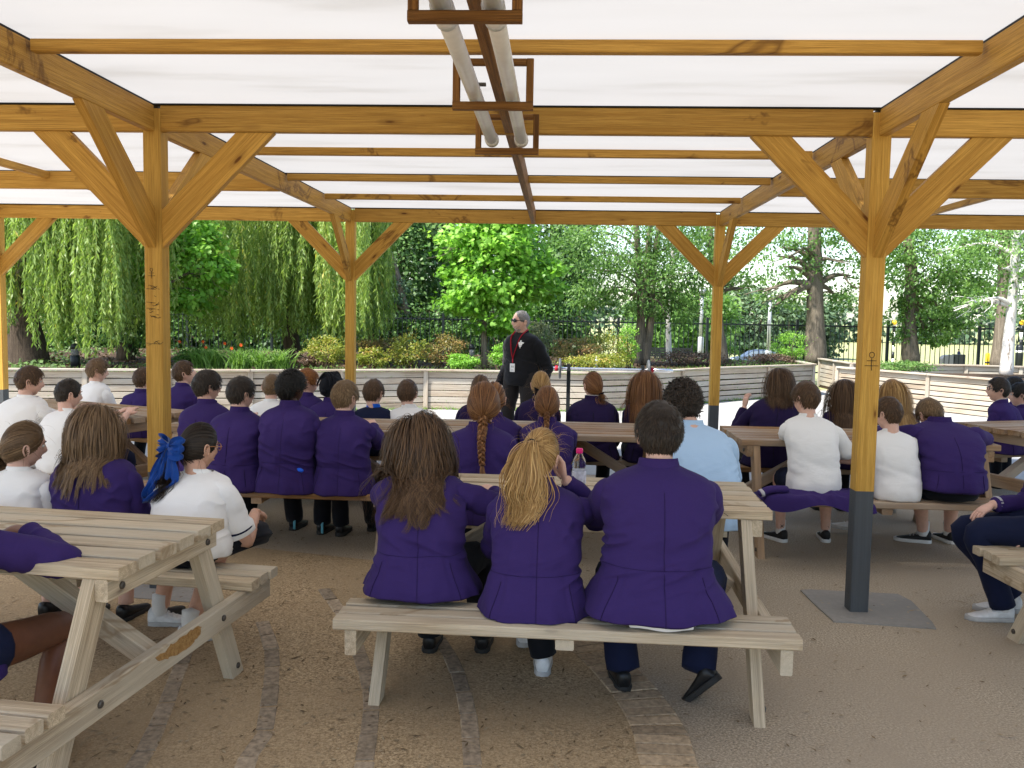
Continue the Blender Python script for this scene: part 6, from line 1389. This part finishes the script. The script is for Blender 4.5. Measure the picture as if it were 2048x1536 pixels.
# strappy day lilies with orange flowers
rg = np.random.default_rng(90); lil = [(430, 15.1), (475, 14.9), (520, 15.0), (560, 15.2), (495, 15.6), (400, 15.4)]
WORDS = ['leftmost clump of strappy day lilies by the wall, orange flowers', 'strappy day lily clump, second from the left', 'strappy day lily clump in the middle of the row', 'strappy day lily clump at the right end of the row', 'strappy day lily clump at the back of the row', 'strappy day lily clump next to the left front post']
for k, (u, Y) in enumerate(lil):
    c = at(u, 735, Y=Y); t = thing('day_lily', WORDS[k], 'plant', (c.x, Y, BZ), 0, 'day lilies along the wall'); n = 150
    a = rg.uniform(0, 6.28, n); h = rg.uniform(.22, .50, n); rch = rg.uniform(.08, .34, n); s = np.linspace(0, 1, 7)[None]
    P = np.stack([c.x+rg.normal(size=(n, 1))*.07+np.cos(a)[:, None]*rch[:, None]*s**1.6, Y+rg.normal(size=(n, 1))*.07+np.sin(a)[:, None]*rch[:, None]*s**1.6, BZ+h[:, None]*(1.25*s-.45*s**3)], -1)
    V, F, T = strand_mesh(P, rg.uniform(.010, .018, n), rg.beta(2, 2, n), np.tile(np.array([0, -.6, .8]), (n, 7, 1)), .1)
    link('blades', mesh_np('blades', V, F, True, T), 'grass_blade', t, Matrix())
    if k in (0, 1, 5):
        for j in range(2):
            b = Bag(); o = np.array([c.x+rg.normal()*.14, Y-.08, BZ+rg.uniform(.38, .5)])
            b.add(*tube([(o[0], Y, BZ), tuple(o)], [.004, .003], 5, 4))
            for q in range(6):
                a2 = q*1.047; b.add(np.array([o, o+np.array([.02*math.cos(a2+.4), -.02, .02*math.sin(a2+.4)]), o+np.array([.034*math.cos(a2), -.015, .034*math.sin(a2)]), o+np.array([.02*math.cos(a2-.4), -.02, .02*math.sin(a2-.4)])]), [[0, 1, 2, 3]], mi=1)
            link('flower', b.mesh('flower', False), ['grass_blade', 'orange_petal'], t, Matrix()) if 'orange_petal' in MAT else None
# grass tufts growing through and along the walls, one mass
rg = np.random.default_rng(95); n = 5200; seg = rg.integers(0, len(WALL_A)-1, n); f = rg.uniform(0, 1, n); A_ = np.array(WALL_A); p = A_[seg]+(A_[seg+1]-A_[seg])*f[:, None]
z0 = np.where(rg.uniform(size=n) < .45, BZ, np.where(rg.uniform(size=n) < .5, 0., rg.integers(1, 6, n)*.105)); s = np.linspace(0, 1, 5)[None]; dn = rg.normal(size=(n, 2))*.05
oy = np.where(z0 == BZ, .12+rg.uniform(0, .4, n), np.where(z0 == 0, -.05, .03))
P = np.stack([p[:, 0:1]+dn[:, 0:1]*s**1.5, p[:, 1:2]+oy[:, None]+dn[:, 1:2]*s**1.5, z0[:, None]+rg.uniform(.02, .10, (n, 1))*np.where(z0 == BZ, 1.6, .8)[:, None]*s], -1)
V, F, T = strand_mesh(P, rg.uniform(.006, .012, n), rg.beta(2, 2, n), np.tile(np.array([0, -1., .3]), (n, 5, 1)), .1)
link('weeds', mesh_np('weeds', V, F, True, T), 'grass_blade', label='weeds and grass growing along the slatted wall', cat='grass', kind='stuff')
# ivy and leaf litter covering the shaded soil under the willows, one mass
rg = np.random.default_rng(97); n = 16000; x = rg.uniform(-12, 5.2, n); y = rg.uniform(13., 22., n); ok = y > np.interp(x, [p[0] for p in WALL_A[:-1]], [p[1] for p in WALL_A[:-1]])+.15; x, y = x[ok], y[ok]; n = len(x)
dens = vnoise(np.stack([x*.9, y*.9, x*0], -1)); z = BZ+.012+np.clip(dens, 0, 1)*.16*rg.uniform(0, 1, n); L = .075*rg.uniform(.5, 1.3, n)
MAT['litter'] = toned('ivy and leaf litter', [(0, (.05, .03, .018)), (.35, (.13, .085, .05)), (.5, (.05, .095, .025)), (1, (.13, .22, .06))], .7, .3, .2, 1.2)
link('ground_ivy', leaves('ground_ivy', np.stack([x, y, z], -1), rg.normal(size=(n, 3))*np.array([1, 1, .35]), rg.normal(size=(n, 3))*.45+np.array([0, -.2, 1]), L, L*.8, np.where(dens+rg.normal(size=n)*.25 > .12, rg.uniform(.5, 1, n), rg.uniform(0, .38, n))), 'litter', label='ivy and brown leaf litter over the soil of the beds', cat='ground cover', kind='stuff')
# bark chips and straw scattered over the yard
rg = np.random.default_rng(96); n = 5200; x = rg.uniform(-3, 3.2, n); y = 2.4+rg.uniform(0, 1, n)**1.3*4.2; keep = (x < .6) | (rg.uniform(size=n) < .22); x, y = x[keep], y[keep]; n = len(x); a = rg.uniform(0, 3.14, n); L = rg.gamma(2., .010, n)+.007
D = np.stack([np.cos(a), np.sin(a), np.zeros(n)], -1)
MAT['chip'] = toned('bark chips', [(0, (.07, .045, .025)), (.5, (.19, .13, .07)), (1, (.42, .34, .22))], .9, .2)
link('bark_chips', leaves('bark_chips', np.stack([x, y, np.full(n, .008)], -1), D, np.stack([rg.normal(size=n)*.15, rg.normal(size=n)*.15, np.ones(n)], -1), L, np.minimum(L*.45, .006+.004*rg.uniform(size=n)), rg.beta(2.6, 1.8, n)), 'chip', label='bark chips and straw scattered over the yard', cat='litter', kind='stuff')
# ------------------------------------------------------------------ props
def box_bag(b, c, d, R=None, mi=0):
    V = np.array([(x, y, z) for x in (-.5, .5) for y in (-.5, .5) for z in (-.5, .5)])*np.array(d)
    if R is not None: V = V@np.asarray(R).T
    b.add(V+np.array(c), [[0, 1, 3, 2], [4, 6, 7, 5], [0, 4, 5, 1], [2, 3, 7, 6], [0, 2, 6, 4], [1, 5, 7, 3]], mi=mi); return b
# water bottle on the front table
def glassy(name, col, rough=.05, tr=1.):
    m, nt, b = new_mat(name); b.inputs['Base Color'].default_value = (*col, 1); b.inputs['Roughness'].default_value = rough; b.inputs['Transmission Weight'].default_value = tr; b.inputs['IOR'].default_value = 1.2; return m
MAT['clear'] = glassy('clear plastic', (.95, .96, .97)); MAT['pink'] = plain('pink plastic cap', (.75, .01, .18), .4); MAT['bottle_label'] = plain('pale printed label', (.55, .56, .66), .5, .25, 60)
p = at(1157, 988, Z=ZTOP+.002); t = thing('water_bottle', 'clear water bottle with a pink cap on the front table', 'bottle', (p.x, p.y, ZTOP+.002))
def lathe_at(name, prof, mat, parent, loc, seg=24): V, Fs = lathe(prof, seg); return link(name, mesh_np(name, V, Fs, True), mat, parent, Matrix.Translation(loc))
lathe_at('bottle_body', [(.026, 0), (.032, .004), (.033, .03), (.030, .04), (.033, .05), (.033, .115), (.030, .125), (.032, .14), (.028, .165), (.014, .188), (.0125, .20)], 'clear', t, p)
lathe_at('water', [(.024, .003), (.0305, .006), (.0305, .03), (.0285, .04), (.0305, .05), (.0305, .12)], 'clear', t, p)
lathe_at('label', [(.0336, .052), (.0337, .055), (.0337, .108), (.0336, .111)], 'bottle_label', t, p)
lathe_at('cap', [(.0155, .193), (.016, .196), (.016, .213), (.014, .216)], 'pink', t, p)
# folded blazer on the right bench
rg = np.random.default_rng(5); b = Bag(); c0, c1 = at(1515, 975, Y=5.86), at(1735, 985, Y=5.82); nx_, ny_ = 60, 22; V = []
for i in range(nx_):
    u = i/(nx_-1)
    for j in range(ny_):
        v = j/(ny_-1); y = 5.66+v*.34
        h = .055*math.sin(min(1, u*7)*math.pi/2)*math.sin(min(1, (1-u)*7)*math.pi/2)*(math.sin(v*math.pi)**.5)
        x = c0.x+(c1.x-c0.x)*u
        V.append((x, y-(.03*u if v < .2 else 0), ZBEN+.006+h+(.020*float(vnoise(np.array([[x*9, y*16, 3.]]))[0])+.014*(1-2*abs(float(vnoise(np.array([[x*15+y*10, y*20, 8.]]))[0]))))*(h > .01)-(.06*(max(0, .12-v)/.12)*(.55+.45*math.sin(u*9)) if v < .12 else 0)))
V = np.array(V); Fs = [[i*ny_+j, (i+1)*ny_+j, (i+1)*ny_+j+1, i*ny_+j+1] for i in range(nx_-1) for j in range(ny_-1)]
fb = link('folded_blazer', mesh_np('folded_blazer', V, Fs, True), 'blazer', label='purple blazer lying folded along the right bench', cat='blazer')
sl = Bag(); sl.add(*tube([(c0.x-.02, 5.72, ZBEN+.05), (c0.x+.06, 5.74, ZBEN+.075), (c0.x+.16, 5.78, ZBEN+.07)], [.035, .042, .045], 12, 10, squash=.6)); link('sleeve', sl.mesh('sleeve'), 'blazer', fb, Matrix())
sl = Bag(); sl.add(*tube([(c0.x-.012, 5.72, ZBEN+.052), (c0.x+.004, 5.722, ZBEN+.058)], [.040, .041], 12, 4, squash=.62)); link('cuff_trim', sl.mesh('cuff_trim'), 'trim', fb, Matrix())
# barbell on stands
BY = 11.4; a, z = at(1096, 738, Y=BY), at(1220, 739, Y=BY).z; e = at(1346, 740, Y=BY)
t = thing('barbell', 'steel barbell with grey iron plates resting on black stands', 'barbell', ((a.x+e.x)/2, BY, z))
b = Bag(); b.add(*tube([(a.x-.35, BY, z), (e.x, BY, z)], [.019, .019], 12, 4)); link('bar', b.mesh('bar'), 'steel', t, Matrix())
xl, xr = at(1120, 735, Y=BY).x, at(1297, 735, Y=BY).x
for x, s in ((xl, -1), (xr, 1)):
    R = Matrix.Translation((x, BY, z)) @ Matrix.Rotation(math.pi/2, 4, 'Y')
    V, Fs = lathe([(.03, -.016), (.105, -.018), (.125, -.014), (.135, -.006), (.135, .006), (.125, .014), (.105, .018), (.03, .016)], 36); pl = link('plate', mesh_np('plate', V, Fs, True), 'iron', t, R)
    V, Fs = lathe([(.034, -.021), (.034, .021)], 18); link('plate_hub', mesh_np('plate_hub', V, Fs), 'steel', pl, R)
    R2 = Matrix.Translation((x+s*.045, BY, z)) @ Matrix.Rotation(math.pi/2, 4, 'Y'); V, Fs = lathe([(.03, -.018), (.036, -.014), (.036, .014), (.03, .018)], 18); link('collar', mesh_np('collar', V, Fs, True), 'red', t, R2)
    b = Bag(); b.add(*tube([(x+s*.02, BY, z), (x+s*.28, BY, z)], [.025, .025], 14, 3)); link('bar_sleeve', b.mesh('bar_sleeve'), 'steel', t, Matrix())
for u, lab in ((1137, 'black squat stand under the left end of the barbell'), (1285, 'black squat stand under the right end of the barbell')):
    x = at(u, 760, Y=BY).x; s = thing('squat_stand', lab, 'stand', (x, BY+.03, 0), 0, 'stands holding the barbell')
    beam('upright', (x, BY+.045, .04), (x, BY+.045, z+.055), .05, .05, 'black_metal', s, up=(0, 1, 0)); beam('cradle', (x, BY-.03, z-.032), (x, BY+.018, z-.032), .05, .03, 'black_metal', s); beam('cradle_lip', (x, BY-.033, z-.03), (x, BY-.033, z+.03), .04, .012, 'black_metal', s, up=(0, 1, 0))
    beam('foot', (x, BY-.25, .022), (x, BY+.25, .022), .05, .04, 'black_metal', s); beam('cross_foot', (x-.2, BY+.045, .022), (x-.026, BY+.045, .022), .05, .036, 'black_metal', s)
# bottle and jacket on the back wall
w0 = at(1193, 737, Z=WALL_H); p = Vector((w0.x, w0.y+.02, WALL_H+.002)); t = thing('water_bottle', 'pale plastic bottle standing on the slatted wall', 'bottle', p)
MAT['pale_bottle'] = plain('pale blue plastic', (.50, .58, .66), .25)
lathe_at('bottle_body', [(.03, 0), (.036, .005), (.036, .13), (.030, .15), (.015, .175), (.014, .185)], 'pale_bottle', t, p); lathe_at('cap', [(.016, .186), (.016, .205), (.013, .208)], 'white_shirt', t, p)
MAT['grey_jersey'] = fabric('light grey jersey', (.30, .34, .40), .85)
c = at(1214, 738, Z=WALL_H); V = []; nx_, ny_ = 26, 30
for i in range(nx_):
    u = i/(nx_-1)*2-1
    for j in range(ny_):
        v = j/(ny_-1); w = .14+.05*v-.02*math.sin(v*5); x = c.x+u*w; drop = max(0, v*1.15-.15)*.45*(1-.25*abs(u)**2); y = c.y-.10-.03*math.sin(u*6+v*2)*v if v > .13 else c.y+.12-v/.13*.2
        V.append((x, y-.012, WALL_H+.012-drop+.006*math.sin(u*9)))
Fs = [[i*ny_+j, (i+1)*ny_+j, (i+1)*ny_+j+1, i*ny_+j+1] for i in range(nx_-1) for j in range(ny_-1)]
jk = link('hanging_jacket', mesh_np('hanging_jacket', V, Fs, True), 'grey_jersey', label='light grey jacket hung over the slatted wall', cat='jacket')
sl = Bag(); sl.add(*tube([(c.x+.02, c.y-.15, WALL_H-.32), (c.x+.0, c.y-.15, WALL_H-.45), (c.x+.01, c.y-.14, WALL_H-.55)], [.05, .045, .04], 10, 8, squash=.5)); link('sleeve', sl.mesh('sleeve'), 'grey_jersey', jk, Matrix())
# bollard lights in the beds
def bollard(label, u, Y, ztop, r=.055, lamp=True):
    c = at(u, 710, Y=Y); t = thing('bollard_light', label, 'bollard', (c.x, Y, BZ-.02), 0, 'bollard lights in the beds'); z = ztop-BZ+.02
    lathe_at('bollard_post', [(r, 0), (r, z*.55), (r*.9, z*.56)], 'black_metal', t, (c.x, Y, BZ-.02), 18)
    lathe_at('bollard_lens', [(r*.8, z*.56), (r*.8, z*.80)], 'shoe_sole', t, (c.x, Y, BZ-.02), 18)
    for k in range(4): lathe_at('louvre', [(r*.98, z*(.60+k*.05)), (r*.98, z*(.612+k*.05))], 'black_metal', t, (c.x, Y, BZ-.02), 18)
    lathe_at('bollard_cap', [(r, z*.80), (r, z*.88), (r*.8, z*.96), (r*.3, z)], 'black_metal', t, (c.x, Y, BZ-.02), 18)
bollard('black bollard light beside the young maple', 943, 16.2, 1.07); bollard('dark bollard light under the far left willow', 150, 14.6, 1.0, .075)
# --- street beyond the railing
MAT['lamp_grey'] = plain('galvanised lamp column', (.35, .36, .37), .5, metallic=.3)
for u, Y, vt, lab in ((1400, 34, 590, 'grey lamp column left of the far right post'), (1536, 66, 598, 'slim lamp column above the parked car')):
    c = at(u, 720, Y=Y); zt = at(u, vt, Y=Y).z; g = terrain_z(Y); t = thing('lamp_column', lab, 'lamp post', (c.x, Y, g), 0, 'lamp columns beyond the railing'); s = Y/34
    lathe_at('base_section', [(.12*s, 0), (.12*s, 1.3), (.075*s, 1.36)], 'lamp_grey', t, (c.x, Y, g), 14); lathe_at('column', [(.075*s, 1.36), (.06*s, zt-g)], 'lamp_grey', t, (c.x, Y, g), 12); lathe_at('lantern', [(.05, zt-g), (.16*s, zt-g+.06), (.16*s, zt-g+.2), (.05, zt-g+.28)], 'lamp_grey', t, (c.x, Y, g), 12)
MAT['amber'] = plain('amber globe', (.85, .48, .03), .3); MAT['white_paint'] = plain('white paint', (.75, .75, .74), .5)
for u, Y, lab in ((1786, 60, 'striped crossing beacon with an amber globe beside the grey-footed post'), (2041, 60, 'striped crossing beacon by the right edge')):
    c = at(u, 700, Y=Y); g = terrain_z(Y); zt = at(u, 646, Y=Y).z; t = thing('crossing_beacon', lab, 'beacon', (c.x, Y, g), 0, 'crossing beacons by the road'); h = zt-g-.17
    for k in range(7): lathe_at('pole_band', [(.10, h*k/7), (.10, h*(k+1)/7)], 'white_paint' if k % 2 else 'black_metal', t, (c.x, Y, g), 14)
    V, Fs = ball((0, 0, h+.2), (.17, .17, .17), 16, 10); link('globe', mesh_np('globe', V, Fs, True), 'amber', t, Matrix.Translation((c.x, Y, g)))
# parked car
def car(label, x0, x1, Y):
    g = terrain_z(Y); L = 4.3; cx = (x0+x1)/2; t = thing('parked_car', label, 'car', (cx, Y, g))
    MAT['car_paint'] = plain('blue grey car paint', (.10, .13, .20), .3, .03, metallic=.5); MAT['car_glass'] = plain('car glass', (.16, .20, .25), .12); MAT['tyre'] = plain('tyre', (.012, .012, .012), .8); MAT['rim'] = plain('alloy rim', (.35, .35, .36), .35, metallic=.7)
    low = [(-2.1, .35), (-2.15, .62), (-1.9, .78), (-1.25, .90), (1.5, .92), (2.0, .86), (2.12, .62), (2.1, .35)]
    roof = [(-1.3, .90), (-.65, 1.34), (-.1, 1.45), (.7, 1.44), (1.35, 1.24), (1.85, .90)]
    V, Fs = prism(low, -.84, .84, 'y'); link('body', mesh_np('body', V, Fs), 'car_paint', t, Matrix.Translation((cx, Y, g)))
    V, Fs = prism(roof, -.66, .66, 'y'); V = [(x, y*(1-.12*(z-.9)/.55), z) for x, y, z in V]; link('cabin', mesh_np('cabin', V, Fs), 'car_paint', t, Matrix.Translation((cx, Y, g)))
    for poly in ([(-1.15, .93), (-.62, 1.30), (-.08, 1.38), (-.02, .94)], [(.04, .94), (.02, 1.385), (.68, 1.375), (1.2, 1.19), (1.5, .93)]):
        V, Fs = prism(poly, -.685, -.665, 'y'); link('window', mesh_np('window', [(x, y*(1-.10*(z-.9)/.55), z) for x, y, z in V], Fs), 'car_glass', t, Matrix.Translation((cx, Y, g)))
    for x in (-1.3, 1.3):
        for y in (-.80, .80):
            M = Matrix.Translation((cx+x, Y+y, g+.32)) @ Matrix.Rotation(math.pi/2, 4, 'X'); V, Fs = lathe([(.2, -.1), (.32, -.09), (.32, .09), (.2, .1)], 22); w = link('wheel', mesh_np('wheel', V, Fs, True), 'tyre', t, M); V, Fs = lathe([(.2, -.105), (.2, .105)], 16); link('rim', mesh_np('rim', V, Fs), 'rim', w, M)
    for x in (-2.08, 2.08):
        for y in (-.6, .6): b = box_bag(Bag(), (cx+x, Y+y, g+.68), (.1, .3, .12)); link('headlight' if x < 0 else 'tail_light', b.mesh('lamp', False), 'white_paint' if x < 0 else 'red', t, Matrix())
CY = 72; a, b_ = at(1462, 700, Y=CY), at(1570, 700, Y=CY); car('blue grey car parked beyond the railing, seen side on', a.x, b_.x+.0, CY)
MAT['dark_car'] = plain('dark car paint', (.02, .025, .04), .3)
c = at(1420, 715, Y=70); g = terrain_z(70)
# low black fence and skip left of the far right post, litter bins, bollards, walker
b = at(1345, 710, Y=40); t = thing('black_bin_store', 'low black slatted bin store beyond the railing by the birch', 'bin store', (b.x, 40, terrain_z(40)))
for k in range(9): beam('board', (b.x-1.4, 40, terrain_z(40)+.1+k*.11), (b.x+.85, 40, terrain_z(40)+.1+k*.11), .03, .095, 'black_metal', t)
for x in (-1.4, -.3, .85): beam('corner_post', (b.x+x, 40.05, terrain_z(40)), (b.x+x, 40.05, terrain_z(40)+1.15), .06, .06, 'black_metal', t, up=(0, 1, 0))
Y = 88; g = terrain_z(Y); c = at(1893, 715, Y=Y); t = thing('litter_bin', 'dark hooded litter bin beyond the railing near the walker', 'bin', (c.x, Y, g))
V, Fs = prism([(-.55, 0), (-.55, .75), (-.35, 1.05), (.1, 1.15), (.55, 1.15), (.6, 0)], -.4, .4, 'y'); link('bin_body', mesh_np('bin_body', V, Fs), 'iron', t, Matrix.Translation((c.x, Y, g)))
bb = box_bag(Bag(), (c.x+1.15, Y, g+.6), (1.0, .7, 1.2)); link('side_bin', bb.mesh('side_bin', False), 'black_metal', t, Matrix())
for dx in (.9, 1.4): bb = box_bag(Bag(), (c.x+dx, Y-.36, g+.95), (.35, .03, .3)); link('notice', bb.mesh('notice', False), 'leaf_notice', t, Matrix()) if 'leaf_notice' in MAT else None
c = at(1975, 715, Y=70); g = terrain_z(70); t = thing('yellow_bollard', 'yellow bollard post beyond the railing', 'bollard', (c.x, 70, g)); MAT['yellow'] = plain('yellow paint', (.75, .48, .02), .5)
lathe_at('bollard_body', [(.16, 0), (.16, 1.4), (.12, 1.5)], 'yellow', t, (c.x, 70, g), 12); lathe_at('dark_band', [(.165, .7), (.165, .85)], 'black_metal', t, (c.x, 70, g), 12)
c = at(2038, 720, Y=40); g = terrain_z(40); t = thing('black_bollard', 'black bollard beyond the railing at the right edge', 'bollard', (c.x, 40, g)); lathe_at('bollard_body', [(.16, 0), (.16, 1.35), (.11, 1.45)], 'black_metal', t, (c.x, 40, g), 12); lathe_at('white_band', [(.165, 1.1), (.165, 1.2)], 'white_paint', t, (c.x, 40, g), 12)
wy = 90; wp = at(1919, 691, Y=wy); g = terrain_z(wy)
person('person walking on the field beyond the railing in dark top and shorts', wp.x, wy, wp.z-(g+.86)+.12, seat=g+.86-g, yaw=1.6, w=1.1, lean=(0, .03), bulge=0, neck=(0, .03), top='navy', sl='long', hem=-.03, legs='shorts', legmat='black', hair=('short', 'dark', {}), arms=(((-.28, .1, -.03), (-.3, -1, 0)), ((.28, -.05, -.03), (.3, -1, 0))), feet=[(-.1, .25), (.1, -.2)], leg=.43, group='', flare=.9) if False else None
WK = person('person walking on the field beyond the railing in dark top and shorts', wp.x, wy, .80, seat=.86, yaw=1.6, w=1.1, lean=(0, .03), bulge=0, neck=(0, .03), top='navy', sl='long', hem=-.03, legs='shorts', legmat='black', hair=('short', 'dark', {}), arms=(((-.28, .1, -.03), (-.3, -1, 0)), ((.28, -.05, -.03), (.3, -1, 0))), feet=[(-.1, .25), (.1, -.2)], leg=.43, group='', flare=.9, res=1)
WK.po.location.z += g

# worn bare patch on the end frame of the front left table, and a heart penned on the front table's edge
def on_plane(u, v, P0, N):
    d = CX*((u-1024)/F_PX)+CU*((768-v)/F_PX)+CF; o = Vector((0, 0, CAM_H)); return o+d*((P0-o).dot(N)/d.dot(N))
T2 = [o for o in bpy.data.objects if o.get('label', '').startswith('pale weathered picnic table at the front left')][0]; B2 = WM[T2.name]
P0 = B2 @ Vector((.88-.06+.0225+.0015, 0, .34)); N2 = (B2.to_3x3() @ Vector((1, 0, 0))).normalized()
rj = random.Random(4); top_ = [(312, 1318), (335, 1298), (352, 1282), (380, 1262), (402, 1252)]; bot_ = [(398, 1272), (384, 1291), (366, 1304), (345, 1314), (326, 1321)]; ring_ = []
for A_, B_ in zip(top_+bot_, (top_+bot_)[1:]+top_[:1]):
    for f_ in (0, .25, .5, .75): ring_.append((A_[0]+(B_[0]-A_[0])*f_+rj.uniform(-2.5, 2.5), A_[1]+(B_[1]-A_[1])*f_+rj.uniform(-3, 3)))
poly = [on_plane(u, v, P0, N2) for u, v in ring_]
poly = [p for p in poly]
V = [tuple(p) for p in poly]+[tuple(p-N2*.003) for p in poly]; n = len(poly)
MAT['bare_wood'] = wood('bare orange wood', (.50, .30, .12), (.33, .18, .06), (.1, .05, .02), .6)
br = [c for c in T2.children if c.name.startswith('bench_bearer')]
link('worn_patch', mesh_np('worn_patch', V, [list(range(n)), list(range(2*n-1, n-1, -1))]+[[i, n+i, n+(i+1) % n, (i+1) % n] for i in range(n)]), 'bare_wood', T2, Matrix())
T1 = [o for o in bpy.data.objects if o.get('label', '').startswith('pale weathered picnic table at the front, water')][0]
N1 = (WM[T1.name].to_3x3() @ Vector((0, -1, 0))).normalized(); P1_ = WM[T1.name] @ Vector((0, -.353, .75)); hb_ = Bag()
for pts in (((1430, 1030), (1424, 1022), (1428, 1018), (1433, 1024), (1440, 1018), (1442, 1024), (1430, 1036)), ((1412, 1030), (1418, 1026), (1424, 1032)), ((1448, 1026), (1456, 1032))):
    hb_.add(*tube([tuple(on_plane(u, v, P1_, N1)+N1*.002) for u, v in pts], [.0012]*len(pts), 5, 4*len(pts)))
link('pen_mark', hb_.mesh('pen_mark'), 'ink', T1, Matrix())
